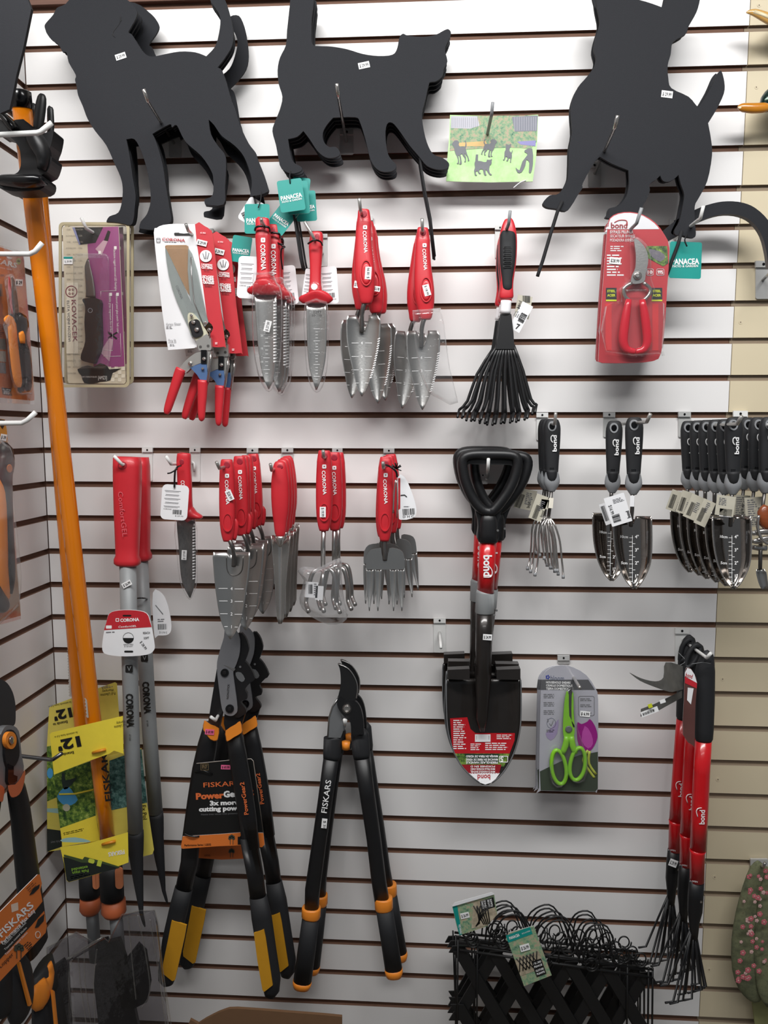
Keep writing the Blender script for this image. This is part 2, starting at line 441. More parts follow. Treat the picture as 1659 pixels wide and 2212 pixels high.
# ================================================================ the setting
fr(0, 0, 1)
LY = [99, 182, 265, 348, 429, 509, 587, 664, 739, 815, 891, 967, 1040, 1113, 1185, 1257, 1327, 1398, 1467, 1534, 1603, 1671, 1738, 1806, 1873, 1939, 2004, 2067, 2132]
RY = [56, 141, 227.5, 314, 400.5, 484, 567.7, 649.6, 730, 810.5, 890.5, 971, 1048, 1123, 1197, 1270.5, 1344, 1419, 1493, 1567, 1641, 1713, 1784, 1855, 1925, 1995, 2063, 2131, 2197]
W0 = B(0)
A = [W0(110, y) for y in LY]; C_ = [W0(1530 if i > 8 else 1590, y) for i, y in enumerate(RY)]
GL = []
for a, c in zip(A, C_):
    k = (c.z - a.z) / (c.x - a.x); GL.append((a.z - k * a.x, k))
GL = [(GL[0][0] + .0762, GL[0][1])] + GL
for _ in range(3): GL.append((GL[-1][0] - .0762, GL[-1][1]))
def gz(i, x): return GL[i][0] + GL[i][1] * x
EX = [W0(x, y) for x, y in ((1619, 34), (1605, 337), (1599, 448), (1573.4, 870), (1547, 1322), (1544.6, 1391), (1533, 1649), (1523, 1899), (1510, 2188))]
EX = [(p.z, p.x) for p in EX]
def ex(z):
    if z >= EX[0][0]: return EX[0][1]
    for (a, xa), (b, xb) in zip(EX, EX[1:]):
        if a >= z >= b: return xa + (xb - xa) * (a - z) / (a - b)
    return EX[-1][1]
GH = .0108; RC = .0065
def slat(m, x0, x1, i, mf, mg, plane='back', zl=None):
    """one board between groove i and groove i+1, with a T shaped slot behind its lower edge"""
    def q(x, z, dep):
        return Vector((x, dep, z)) if plane == 'back' else Vector((-dep, -x, z))
    for a, b in ((0, 1),):
        zt0 = gz(i, x0 if plane == 'back' else 0) - GH; zt1 = gz(i, x1 if plane == 'back' else 0) - GH
        zb0 = gz(i + 1, x0 if plane == 'back' else 0); zb1 = gz(i + 1, x1 if plane == 'back' else 0)
        bv = .0012
        V = [q(x0, zt0 - bv, 0), q(x1, zt1 - bv, 0), q(x1, zb1 + bv * .4, 0), q(x0, zb0 + bv * .4, 0),
             q(x0, zt0, bv), q(x1, zt1, bv), q(x1, zb1, bv), q(x0, zb0, bv),
             q(x0, zt0, RC), q(x1, zt1, RC), q(x1, zb1, RC), q(x0, zb0, RC)]
        m.add(V, [(0, 3, 2, 1)], mf)
        m.add(V, [(4, 0, 1, 5), (3, 7, 6, 2), (8, 4, 5, 9), (7, 11, 10, 6)], mg)
        m.add(V, [(0, 4, 7, 3), (4, 8, 11, 7), (1, 2, 6, 5), (5, 6, 10, 9)], mf)
mb = MB()
for i in range(len(GL) - 1):
    zm = (gz(i, 1.4) + gz(i + 1, 1.4)) / 2; x1 = ex(zm)
    slat(mb, .0015, x1, i, WHITE, MDF)
mb.box(-.01, RC, GL[-1][0] - .05, ex(-1), RC + .01, gz(0, 0) + .02, MDF)
struct(mb.build('wall_back'))
mb = MB()
for i in range(len(GL) - 1):
    zm = (gz(i, 1.4) + gz(i + 1, 1.4)) / 2; slat(mb, ex(zm) + .0015, 2.3, i, BEIGE, TAUPE)
mb.box(ex(-1) + .001, RC, GL[-1][0] - .05, 2.3, RC + .01, gz(0, 0) + .02, TAUPE)
for x, y in ((1640, 11), (1634, 188), (1600, 696), (1561, 1467), (1551, 1684), (1544, 1895), (1532, 2095)):
    mb.plate(W0, circ(x, y, 4.5, 14), .0004, BEIGE, off=.0005); mb.flat(W0, circ(x, y, 1.6, 8), TAUPE, .0008)
struct(mb.build('wall_right'))
mb = MB()
for i in range(len(GL) - 1): slat(mb, .0015, 1.75, i, WHITE, MDF, 'left')
mb.box(-RC - .01, -1.75, GL[-1][0] - .05, -RC, .01, gz(0, 0) + .02, MDF)
struct(mb.build('wall_left'))
# timber trim above the slats and a grey cable on it
WOODT = mat('brown_timber', '6b4c40', .75, var=.35, nscale=14, stretch=(.4, 1, 14), bump=.3, bscale=200)
mb = MB(); zt = gz(0, 0)
zr = gz(0, 1.5)
mb.add([(x, y, z + (zr - zt) * x / 1.5) for x in (0, 2.3) for y, z in ((-.006, zt + .002), (-.006, zt + .045), (.012, zt + .045), (.012, zt + .002))],
       [(0, 1, 5, 4), (1, 2, 6, 5), (3, 0, 4, 7), (2, 3, 7, 6), (0, 3, 2, 1), (4, 5, 6, 7)], WOODT)
mb.tube([(0, -.012, zt + .05), (.2, -.014, zt + .046), (.5, -.014, zt + .05 + (zr - zt) * .33), (1.1, -.013, zt + .052 + (zr - zt) * .7), (2.3, -.012, zt + .05 + (zr - zt) * 1.5)], .006, GREYM)
struct(mb.build('trim_1'))
mb = MB(); UW = mat('upper_wall_paint', 'b9b4ae', .8)
mb.box(-.02, .0, zt + .04, 2.3, .02, 1.0, UW); struct(mb.build('wall_upper'))
zb_ = GL[-1][0] + .01; mb = MB(); mb.box(-.01, -.004, -2.7, 2.3, .016, zb_ - .002, mat('grey_base_paint', '8c867f', .7)); struct(mb.build('baseboard_back'))
mb = MB(); mb.box(-.016, -1.75, -2.7, .004, -.006, zb_ - .002, mat('grey_base_paint', '8c867f', .7)); struct(mb.build('baseboard_left'))
mb = MB(); mb.box(-.06, -3.6, -2.75, 3.2, .03, -2.7, mat('floor_tile', '7d756b', .5)); struct(mb.build('floor'))
mb = MB(); mb.box(-.06, -3.6, .95, 3.2, .03, 1.0, mat('ceiling_paint', 'd8d6d2', .9)); struct(mb.build('ceiling'))

# ================================================================ animal cutouts
K1 = (0, 0, 2.9625); K2 = (500, 0, 2.9625); K3 = (1100, 0, 2.968); K4 = (0, 440, 2.9625); K5 = (500, 400, 2.9625)
K6 = (960, 420, 2.9625); K7 = (0, 940, 2.9625); K8 = (440, 940, 2.9625); K9 = (1100, 850, 2.968); K10 = (0, 1380, 2.9625)
K11 = (340, 1340, 2.9625); K12 = (900, 940, 2.836); K13 = (1300, 1360, 2.596); K14 = (0, 1652, 2.9625); K15 = (320, 1652, 2.592); K16 = (920, 1880, 2.9625)
def tag_teal(root, d, x, y, ang=0, sx=150, sy=215, txt=True, sc=1.0):
    M = B(d); b = MB(); b.plate(M, rrect(x - sx / 2, y - sy / 2, x + sx / 2, y + sy / 2, 14, ang), .0006, TEAL, WC)
    if txt:
        a = math.radians(ang); dx, dy = -math.sin(a), math.cos(a)
        b.text(M, 'PANACEA', x + dx * 8, y + dy * 8, sx * .17, WP, ang - 3, sx * .86, bold=.03)
        b.text(M, 'PATIO & GARDEN', x + dx * sy * .16, y + dy * sy * .16, sx * .075, WP, ang - 3, sx * .8, bold=.01)
    return b.build('hang_tag', root, 'teal hang tag')
# --- dog
fr(*K1)
DOG = [(340, 95), (300, 140), (285, 165), (292, 195), (300, 215), (330, 255), (375, 285), (400, 332), (425, 335), (440, 400), (485, 480), (480, 510), (492, 560), (500, 610), (530, 680), (560, 760), (610, 840), (680, 930), (730, 1040), (770, 1130), (785, 1200), (780, 1290), (757, 1360), (700, 1385), (680, 1418), (680, 1418), (760, 1424), (835, 1440), (855, 1400), (862, 1330), (868, 1250), (850, 1140), (830, 1000), (808, 892), (808, 892), (860, 890), (900, 960), (940, 1080), (960, 1200), (963, 1290), (940, 1370), (900, 1420), (890, 1462), (890, 1462), (1000, 1470), (1080, 1430), (1095, 1400), (1085, 1330), (1060, 1180), (1040, 1050), (1000, 910), (975, 857), (975, 857), (1085, 795), (1100, 815), (1130, 800), (1165, 870), (1200, 920), (1290, 1000), (1350, 1090), (1365, 1150), (1360, 1250), (1310, 1275), (1312, 1308), (1312, 1308), (1430, 1308), (1440, 1200), (1445, 1010), (1400, 940), (1350, 860), (1335, 765), (1335, 765), (1370, 800), (1420, 870), (1500, 930), (1560, 1000), (1600, 1100), (1612, 1170), (1600, 1255), (1600, 1255), (1670, 1245), (1722, 1222), (1722, 1222), (1690, 1120), (1650, 1020), (1635, 975), (1590, 915), (1535, 800), (1505, 700), (1480, 640), (1450, 530), (1420, 450), (1392, 432), (1392, 432), (1440, 370), (1485, 290), (1492, 200), (1470, 90), (1440, 0), (1400, -60), (1345, -50), (1345, 0), (1385, 60), (1410, 120), (1400, 220), (1375, 300), (1320, 360), (1320, 360), (1250, 335), (1150, 330), (1040, 350), (975, 362), (930, 345), (880, 280), (845, 222), (822, 208), (835, 180), (868, 120), (877, 75), (850, 30), (800, -10), (700, -60), (500, -50), (420, 25), (365, 50)]
D = .105
def stake(b, pts, r=.0021): b.tube([P3(*p) for p in pts], r, FOAMD, 8)
dg = thing('dog_cutout', 'black dog silhouette board hanging front-most, its nose pointing left, price sticker on its neck', 'garden decoration', 1090, 800, D, 'black dog silhouette boards at the upper left')
b = MB(); b.plate(B(D), sm(DOG, 3), .004, FOAM, FOAMD)
b.flat(B(D), sm([(715, 225), (735, 235), (715, 215), (745, 170), (778, 130), (770, 95), (776, 130), (750, 172), (722, 212), (740, 240)], 2), FOAMD, .0006)
b.build('silhouette', dg)
sticker(dg, B(D), 772, 360, 68, 38, -18, '$ 29.99')
b = MB(); stake(b, [(1620, 1230, D - .006), (1636, 1300, D - .008), (1660, 1420, D - .012), (1700, 1640, D - .02)]); b.build('stake', dg)
tag_teal(dg, D + .012, 1645, 1400, 0, 160, 190)
b = MB(); b.ptube([(1672, 1228, D + .003), (1668, 1280, D + .014), (1652, 1330, D + .016)], 3.5, FOAMD, 6); b.build('tie', dg)
dup(dg, 'black dog silhouette board hanging directly behind the front-most dog board', 1099, 813, D - .022, .2, skip=('price_sticker', 'hang_tag', 'tie'))
dup(dg, 'black dog silhouette board hanging third from the front in the stack of four dogs', 1106, 824, D - .044, .5, skip=('price_sticker', 'hang_tag', 'tie'))
d4 = dup(dg, 'black dog silhouette board hanging nearest the wall, its tail curling out far to the right', 1146, 880, D - .066, 6.5, skip=('price_sticker', 'hang_tag', 'tie', 'stake'))
hook('chrome hook holding the dog silhouettes', (945, 645), (918, 570), .2, (1080, 842, 1160, 1005), base=(1112, 915), m=CHROME, pm=ZINC)
# loose teal tags of the dogs
fr(*K2)
tag_teal(d4, D - .03, 140, 1540, 2, 125, 170)
tag_teal(kids(dg)[0].parent, D - .012, 325, 1400, 38, 130, 190)
b = MB(); M = B(D - .015); b.plate(M, rrect(70, 1275, 200, 1440, 20, 32), .0006, WC); b.bars(M, 85, 1385, 60, 26, ang=62); b.build('hang_tag', dg, 'white back of a hang tag with barcode')
# --- cat
CAT = [(380, -60), (376, 0), (368, 80), (355, 200), (348, 290), (310, 370), (295, 450), (303, 540), (326, 620), (310, 700), (278, 780), (262, 840), (285, 930), (300, 1010), (318, 1075), (380, 1110), (440, 1098), (452, 1075), (430, 1058), (400, 1040), (380, 1000), (362, 890), (362, 890), (420, 875), (460, 838), (460, 838), (500, 890), (550, 965), (600, 1005), (650, 1010), (690, 995), (692, 970), (668, 940), (625, 940), (590, 905), (585, 850), (610, 800), (650, 753), (650, 753), (790, 750), (822, 780), (860, 900), (890, 1020), (930, 1080), (980, 1100), (1040, 1090), (1054, 1055), (1030, 1028), (1000, 980), (985, 870), (995, 795), (1028, 785), (1070, 830), (1140, 930), (1200, 1000), (1250, 1060), (1320, 1085), (1380, 1078), (1392, 1045), (1350, 1010), (1290, 985), (1250, 910), (1225, 800), (1220, 720), (1240, 640), (1262, 540), (1275, 525), (1310, 520), (1350, 485), (1360, 435), (1382, 390), (1366, 320), (1380, 270), (1405, 215), (1390, 188), (1365, 192), (1300, 225), (1220, 235), (1130, 228), (1098, 216), (1075, 240), (1060, 310), (1030, 350), (940, 358), (840, 345), (740, 315), (640, 298), (560, 295), (522, 287), (511, 240), (512, 120), (520, -60)]
ct = thing('cat_cutout', 'black walking cat silhouette board hanging front-most, price sticker on its back', 'garden decoration', 715, 750, D, 'black cat silhouette boards at the top centre')
b = MB(); b.plate(B(D), sm(CAT, 3), .004, FOAM, FOAMD); b.flat(B(D), circ(380, 1097, 5, 8), FOAMD); b.build('silhouette', ct)
sticker(ct, B(D), 848, 417, 72, 40, -12, '$ 29.99')
b = MB(); stake(b, [(1205, 1010, D - .006), (1235, 1200, D - .006), (1275, 1400, D - .006), (1302, 1640, D - .006)]); b.build('stake', ct)
b = MB(); stake(b, [(360, 1000, D - .008), (395, 1350, D - .01), (440, 1650, D - .01), (455, 1720, D - .01)]); b.build('stake', ct)
b = MB(); b.ptube([(378, 1097, D + .003), (372, 1130, D + .016), (376, 1175, D + .012)], 4, FOAMD, 6); b.build('tie', ct)
tag_teal(ct, D + .012, 382, 1250, -8, 160, 205)
for i, (dx, dy, q, L) in enumerate(((6, 20, 0, 'second from the front'), (12, 42, .3, 'third from the front'), (18, 66, -.3, 'nearest the wall'))):
    k = dup(ct, 'black cat silhouette board hanging %s, its paws showing below those in front' % L, 715 + dx, 750 + dy, D - .022 * (i + 1), q, skip=('price_sticker', 'hang_tag', 'tie'))
    if i == 0: tag_teal(k, D - .005, 425, 1265, -5, 140, 210, False)
    if i == 1: tag_teal(k, D - .03, 480, 1320, -4, 130, 195)
    if i == 2: tag_teal(k, D - .035, 440, 1210, 6, 115, 150)
hook('chrome hook holding the cat silhouettes', (682, 610), (673, 535), .2, (695, 835, 780, 990), base=(735, 905), m=CHROME, pm=ZINC)
# --- small dog
fr(*K3)
PUP = [(562, -60), (558, 0), (566, 60), (580, 150), (552, 250), (542, 320), (556, 380), (542, 430), (500, 490), (440, 560), (405, 640), (395, 720), (402, 850), (385, 950), (380, 1090), (370, 1160), (320, 1240), (260, 1253), (217, 1300), (240, 1328), (300, 1338), (365, 1352), (405, 1310), (440, 1250), (470, 1205), (472, 1175), (540, 1050), (580, 1005), (580, 1005), (660, 1050), (765, 1092), (765, 1092), (768, 1180), (750, 1260), (700, 1320), (650, 1335), (637, 1375), (637, 1400), (820, 1400), (850, 1330), (885, 1270), (902, 1220), (900, 1182), (940, 1152), (968, 1125), (968, 1125), (985, 1158), (1020, 1166), (1060, 1145), (1085, 1120), (1085, 1120), (1100, 1180), (1122, 1250), (1110, 1330), (1090, 1420), (1060, 1475), (1065, 1505), (1110, 1508), (1160, 1525), (1190, 1520), (1197, 1490), (1190, 1420), (1190, 1320), (1215, 1270), (1270, 1160), (1300, 1000), (1295, 900), (1275, 790), (1275, 790), (1330, 700), (1376, 600), (1380, 530), (1362, 458), (1345, 460), (1325, 490), (1290, 570), (1225, 680), (1205, 682), (1150, 620), (1040, 565), (1020, 500), (1016, 420), (1035, 350), (1050, 270), (1130, 220), (1150, 170), (1200, 80), (1222, 0), (1222, -60), (1040, -60), (1005, 15), (975, 45), (975, 45), (880, 12), (750, -20)]
pp = thing('small_dog_cutout', 'black small dog silhouette board with short tail and price sticker, in front at upper right', 'garden decoration', 560, 1000, D, 'black small dog silhouette boards at the upper right')
b = MB(); b.plate(B(D), sm(PUP, 3), .006, FOAM, FOAMD); b.flat(B(D), circ(1140, 1503, 6, 8), FOAMD); b.build('silhouette', pp)
sticker(pp, B(D), 1012, 604, 72, 44, 7, '$ 29.99')
b = MB(); stake(b, [(340, 1290, D + .003), (312, 1350, D + .003), (265, 1500, D + .003), (215, 1670, D + .003), (188, 1750, D), (181, 1772, D)], .0034); b.build('stake', pp)
b = MB(); stake(b, [(1105, 1480, D + .002), (1085, 1560, D), (1040, 1680, D), (1000, 1790, D)], .0034); b.build('stake', pp)
b = MB(); b.ptube([(1140, 1503, D + .003), (1125, 1540, D + .01), (1140, 1580, D + .008)], 4.5, FOAMD, 6); b.build('tie', pp)
tag_teal(pp, D - .004, 1130, 1668, 2, 205, 235)
p2 = dup(pp, 'black small dog silhouette board hidden behind the front one, only its dark left edge showing', 548, 1010, D - .03, -.2, skip=('price_sticker', 'hang_tag', 'tie', 'stake'))
hook('steel hook holding the small dog silhouettes', (678, 815), (695, 740), .2, (505, 1050, 590, 1200), base=(548, 1110), m=CHROME, pm=ZINC)
# curling tail board
tl = thing('curled_tail_cutout', 'black board shaped like a long arching tail, half outside the right edge of the photo', 'garden decoration', 1400, 1290, .075)
o_ = sm([(985, 1480), (1080, 1405), (1190, 1345), (1300, 1305), (1400, 1290), (1500, 1300), (1580, 1335), (1659, 1410), (1720, 1520), (1760, 1680)], 3, False)
i_ = sm([(1010, 1550), (1100, 1500), (1200, 1430), (1320, 1383), (1420, 1372), (1510, 1392), (1570, 1435), (1620, 1510), (1650, 1620), (1662, 1720)], 3, False)
b = MB(); b.plate(B(.075), o_ + i_[::-1], .012, FOAM, mat('grey_foam_edge', '6f6a66', .8)); b.build('silhouette', tl)
hook('white wire hook crossing in front of the small dog leg', (1225, 1400), (1245, 1320), .16, m=ENAMEL, base=(1062, 1530))
# --- print of the garden
fr(960, 240, 7.9)
gp = thing('garden_print', 'faded photo print of black pet silhouettes on a lawn, beside the cat boards', 'sign', 800, 190, .05)
M = B(.05); b = MB()
b.plate(M, [(95, 65), (600, 78), (1140, 90), (1600, 60), (1590, 400), (1565, 780), (1505, 1200), (1200, 1205), (800, 1215), (300, 1205), (30, 1195), (50, 800), (85, 400)], .003, LAWN, WC)
b.flat(M, [(110, 85), (1595, 72), (1575, 520), (1480, 640), (1100, 620), (600, 640), (90, 680)], GARD, .0004)
b.flat(M, [(110, 85), (560, 88), (600, 250), (440, 300), (110, 290)], mat('pale_fence_print', 'b9b8c0', .6), .0006)
for k in range(14): b.flat(M, quad(130 + k * 33, 195, 6, 170), mat('grey_fence_print', '7b7d88', .6), .0008)
b.flat(M, [(1150, 100), (1595, 72), (1580, 340), (1200, 350)], mat('grey_fence_print', '7b7d88', .6), .0006)
for k in range(10): b.flat(M, quad(1200 + k * 40, 215, 5, 230), mat('pale_fence_print', 'b9b8c0', .6), .0008)
b.flat(M, [(240, 540), (700, 510), (740, 570), (700, 600), (250, 600)], mat('flower_print', 'cfae72', .6), .0006)
b.flat(M, [(1240, 520), (1560, 500), (1555, 600), (1300, 570)], mat('violet_print', '8a86b8', .6), .0006)
SIL = mat('printed_silhouette', '6d6f74', .6)
def mini(pts, fx, fy, tx, ty, sx, sy): b.flat(M, [((x - fx) * sx + tx, (y - fy) * sy + ty) for x, y in sm(pts, 1)], SIL, .001)
fd = FR[:]
mini(DOG, 285, -50, 130, 500, .205, .27)
mini(CAT, 262, -60, 505, 740, .27, .31)
mini([(1700 - x, y) for x, y in DOG], 0, -50, 630, 480, .19, .2)
mini(PUP, 217, -60, 1000, 560, .14, .2)
b.flat(M, sm([(1380, 660), (1500, 640), (1510, 900), (1480, 1045), (1440, 1040), (1450, 880), (1400, 830), (1380, 930), (1320, 1040), (1250, 1050), (1215, 960), (1280, 1010), (1330, 860), (1420, 740), (1370, 700)], 2), SIL, .001)
b.build('print', gp)
b = MB(); b.ptube([(1390, 1180, .051), (1290, 1220, .055), (1180, 1310, .06)], 9, WC, 5); b.build('torn_strip', gp)
hook('grey hook through the garden print', (805, 60), (825, -150), .14, m=GREYP)

# ================================================================ upper row of goods
# --- knife packs
fr(*K4)
D = .1; M = B(D)
kp = thing('knife_pack', 'blister pack with black folding knife on cream and purple card, the front one', 'packaged knife', 568, 185, D, 'knife packs on the left hook')
b = MB(); b.plate(M, [(400, 150), (760, 143), (805, 1140), (795, 1152), (440, 1148), (432, 1130)], .0008, CREAM, WC)
b.flat(M, [(560, 262), (640, 150), (758, 146), (797, 1040), (600, 1060)], PURP)
b.flat(M, [(478, 152), (660, 150), (612, 250), (515, 262)], BP, .0006); b.flat(M, [(462, 152), (482, 152), (520, 262), (505, 262)], mat('lilac_print', '8d93c4', .5), .0006)
for r in range(24):
    for c in range(2):
        if 280 < 0: pass
        y = 165 + r * 40
        if not (500 < y < 930 and c == 0) or True: b.text(M, 'KOVACEK' if (r + c) % 2 else 'CEK', 440 + c * 60 + (r % 2) * 15, y, 10, mat('faint_print', 'a39d90', .6), 0)
b.plate(M, rrect(425, 505, 500, 960, 4), .0001, CREAM, off=.0012)
b.text(M, 'KOVACEK', 476, 750, 28, mat('maroon_print', '7c3040', .5), 88, 270, bold=.01, off=.002)
b.text(M, 'ELITA VOJNI NOZEVI', 440, 750, 16, GP, 88, 260, off=.002)
b.ring(M, circ(456, 562, 38), circ(456, 562, 33), .0002, mat('maroon_print', '7c3040', .5), .002)
for x, y in ((445, 550), (445, 575), (466, 550), (466, 575)): b.ring(M, circ(x, y, 7, 10), circ(x, y, 4, 10), .0002, mat('maroon_print', '7c3040'), .002)
b.text(M, 'Exclusive rugged reinforced LED flashlight', 738, 425, 14, WP, 88, 260, off=.001)
b.text(M, 'Enhanced pistol glass punch / belt cutter', 752, 705, 14, WP, 88, 250, off=.001)
b.text(M, 'Foldable grips magnesium fire striker', 708, 700, 14, WP, 88, 250, off=.001)
for x, y in ((738, 282), (752, 580), (708, 580), (638, 312)): b.flat(M, quad(x, y, 17, 20), WP, .0012)
for q in ([(770, 830), (775, 975), (660, 978)], [(645, 560), (645, 595)], [(720, 640), (722, 940), (660, 935)], [(645, 560), (745, 557)]):
    for p, r in zip(q, q[1:]): b.tube([M(*p, .001), M(*r, .001)], .0004, WP, 4)
b.flat(M, [(610, 290), (660, 235), (690, 240), (650, 330)], mat('pale_beam_print', 'c9a6b8', .6), .0008)
b.flat(M, [(665, 235), (690, 170), (707, 178), (690, 240)], BP, .001)
b.flat(M, [(640, 950), (700, 860), (725, 870), (700, 1010)], mat('pale_beam_print', 'c9a6b8', .6), .0008)
b.flat(M, [(690, 815), (750, 860), (745, 870), (690, 830)], BP, .001); b.flat(M, [(755, 825), (690, 865), (690, 855), (745, 820)], BP, .001)
for i in range(5):
    for j in range(4):
        if (i + j) % 2 == 0: b.flat(M, quad(700 + i * 22, 1060 + j * 24 - 5, 22, 24), CREAM, .0007)
b.flat(M, sm([(495, 1060), (560, 1035), (600, 1045), (640, 1020), (690, 1040), (700, 1060), (775, 1055), (720, 1085), (705, 1130), (640, 1140), (600, 1152), (540, 1148), (520, 1100)], 2), BP, .001)
b.text(M, 'JOINT STRENGTH BLADE', 570, 1108, 9, WP, 0, 100, off=.0014); b.text(M, '[AMZ3]', 656, 1113, 22, WP, 0, 55, off=.0014)
b.flat(M, quad(436, 362, 58, 50), WP, .002); b.flat(M, quad(436, 346, 58, 14), TEAL, .0022); b.text(M, '$ 39.99', 436, 370, 14, BP, 0, 44, off=.0024)
b.build('card', kp)
b = MB()
b.loft(B(D + .008), [(565, 352, 4), (560, 400, 18), (572, 480, 26), (580, 560, 30), (580, 600, 32)], STEELD, .15, 10, 3)
b.build('blade', kp, 'dark blade')
b = MB()
b.plate(B(D + .014), sm([(527, 620), (545, 605), (635, 612), (640, 700), (645, 900), (612, 990), (600, 1020), (560, 1015), (520, 1000), (520, 960), (545, 880), (540, 760), (545, 660)], 3), .012, BLK)
b.ring(B(D + .0142), circ(577, 683, 15), circ(577, 683, 12), .0006, GREYP, .0004); b.build('knife_handle', kp)
b = MB(); b.plate(B(D + .0015), rrect(375, 118, 828, 1175, 30), .0012, CLRT)
b.ring(B(D + .0025), rrect(375, 118, 828, 1175, 30), rrect(392, 135, 811, 1158, 24), .003, mat('yellowed_plastic_edge', 'b9ae8f', .3))
b.dome(B(D + .002), rrect(468, 318, 700, 1060, 40), .022, CLR, .92); b.build('blister', kp)
dup(kp, 'blister pack holding a black folding knife, the one behind, showing its right edge only', 600, 190, .06)
hook('white hook holding the knife packs', (552, 158), (520, 90), .13, m=ENAMEL)

# --- grass shears  (frame of its own)
fr(320, 470, 4.914)
D = .115; M = B(D)
gs = thing('grass_shears', 'long red-handled grass shears on a white and red card, front-most of three', 'garden shears', 430, 170, D, 'carded grass shears at the upper left')
b = MB()
CARDL = sm([(60, 160), (90, 110), (160, 78), (300, 66), (498, 72), (498, 72), (560, 500), (640, 1100), (640, 1100), (560, 1100), (440, 1040), (440, 1040), (520, 1340), (500, 1378), (460, 1388), (212, 1406), (212, 1406), (150, 1000), (100, 560)], 2)
b.plate(M, CARDL, .0015, WC, KRAFT)
b.plate(M, sm([(497, 72), (600, 90), (660, 130), (685, 180), (720, 480), (760, 880), (820, 1340), (810, 1370), (700, 1375), (680, 1350), (660, 1240), (690, 1180), (670, 1130), (630, 1100), (630, 1100), (560, 560)], 2), .0015, REDC, KRAFT, off=.0006)
b.flat(M, rrect(180, 292, 420, 330, 20), KRAFT, .0016)
b.flat(M, [(178, 300), (425, 300), (560, 800), (560, 1000), (420, 800)], KRAFT, .0014)
b.flat(M, rrect(275, 160, 465, 186, 12), BP, .002); b.flat(M, sm([(330, 165), (350, 130), (400, 128), (430, 165)], 2), WC, .0022)
b.text(M, 'CORONA', 270, 235, 30, RP, 3, 245, bold=.02, off=.0022); b.lines(M, 175, 260, 375, 274, 1, GP, 2)
b.ring(M, rrect(86, 216, 130, 262, 8), rrect(92, 222, 124, 256, 6), .0003, GP, .002); b.text(M, 'V', 108, 240, 18, GP, off=.002)
b.text(M, 'Grass Shear', 270, 1128, 26, GP, -3, 160, off=.002); b.lines(M, 190, 1158, 265, 1190, 2, GP)
b.text(M, 'Try It.', 256, 1302, 28, GP, -3, 88, off=.002); b.lines(M, 215, 1328, 305, 1334, 1, GP); b.lines(M, 230, 1345, 290, 1372, 2, GP)
RM_ = M
b.text(M, '3 POSITION', 622, 502, 22, WP, 4, 115, bold=.03, off=.003); b.text(M, 'CUTTING', 624, 530, 26, WP, 4, 118, bold=.04, off=.003)
for i, t in enumerate(('EDGES', '& TRIMS', 'GRASSES')): b.text(M, t, 636 + i * 3, 630 + i * 30, 27, WP, 3, 118, bold=.04, off=.003)
b.lines(M, 590, 560, 668, 572, 1, BP, 3, off=.003); b.lines(M, 600, 715, 692, 738, 2, BP, 3, off=.003)
b.flat(M, circ(612, 408, 64, 28), WP, .003)
for a, c, e, f in ((612, 360, 612, 440), (580, 380, 600, 440), (645, 375, 628, 440)): b.tube([M(a, c, .0035), M(e, f, .0035)], .0008, GP, 4)
b.text(M, '6S 3950', 582, 162, 16, WP, 4, 56, off=.003); b.lines(M, 710, 1325, 752, 1350, 2, WP, off=.003)
b.build('card', gs)
sticker(gs, M, 570, 268, 108, 58, 14, '$ 29.99', off=.003)
b = MB(); Mb = B(D + .004)
b.plate(Mb, sm([(182, 345), (200, 350), (300, 560), (380, 730), (480, 960), (540, 1080), (470, 1270), (430, 1170), (300, 880), (220, 620)], 2), .002, mat('pale_blade_steel', 'b9c2bf', .3, .8))
b.plate(B(D + .0055), [(425, 320), (465, 380), (520, 560), (610, 1010), (640, 1110), (560, 1210), (500, 1050), (440, 820), (420, 560)], .002, mat('pale_blade_steel', 'b9c2bf', .3, .8))
b.tube([B(D + .007)(x, y) for x, y in ((455, 420), (462, 640), (490, 900), (600, 1180))], .0012, STEEL, 5)
b.text(B(D + .0045), 'CORONA', 330, 790, 26, GP, 68, 150, off=.0005); b.build('blade', gs)
b = MB(); b.plate(B(D + .009), sm([(420, 1080), (425, 1020), (455, 1010), (500, 1040), (640, 1240), (560, 1300), (500, 1300), (440, 1190)], 2), .004, mat('cream_bracket', 'c9c6ad', .4))
b.plate(B(D + .013), rrect(445, 1082, 565, 1270, 40, -18), .004, BLK)
for x, y, r in ((480, 1112, 24), (515, 1190, 28), (604, 1120, 18), (648, 1192, 22), (458, 1040, 18)): b.dome(B(D + .0132), circ(x, y, r, 16), .004, CHROME, .4)
b.tube([B(D + .012)(x, y) for x, y in ((640, 1180), (655, 1210), (655, 1280))], .0012, CHROME, 6)
b.plate(B(D + .012), [(505, 1310), (620, 1235), (665, 1280), (672, 1390), (660, 1410), (540, 1412), (520, 1350)], .014, ZINC)
for x, y in ((555, 1372), (636, 1362)): b.flat(B(D + .0122), circ(x, y, 15, 12), STEELD, .0004)
b.build('pivot', gs)
b = MB(); b.plate(B(D + .014), sm([(330, 1620), (360, 1560), (430, 1490), (500, 1440), (560, 1425), (660, 1420), (670, 1500), (650, 1600), (630, 1740), (590, 1740), (600, 1560), (540, 1550), (460, 1590), (400, 1650)], 2), .01, ZINC)
b.plate(B(D + .017), sm([(455, 1590), (540, 1555), (620, 1560), (620, 1740), (560, 1730), (520, 1670), (455, 1600)], 2), .003, BLUEP)
b.plate(B(D + .019), rrect(560, 1405, 620, 1550, 6), .003, BLKG)
for x, y, r in ((446, 1548, 25), (594, 1500, 22), (578, 1604, 16)): b.dome(B(D + .019), circ(x, y, r, 16), .004, CHROME, .4)
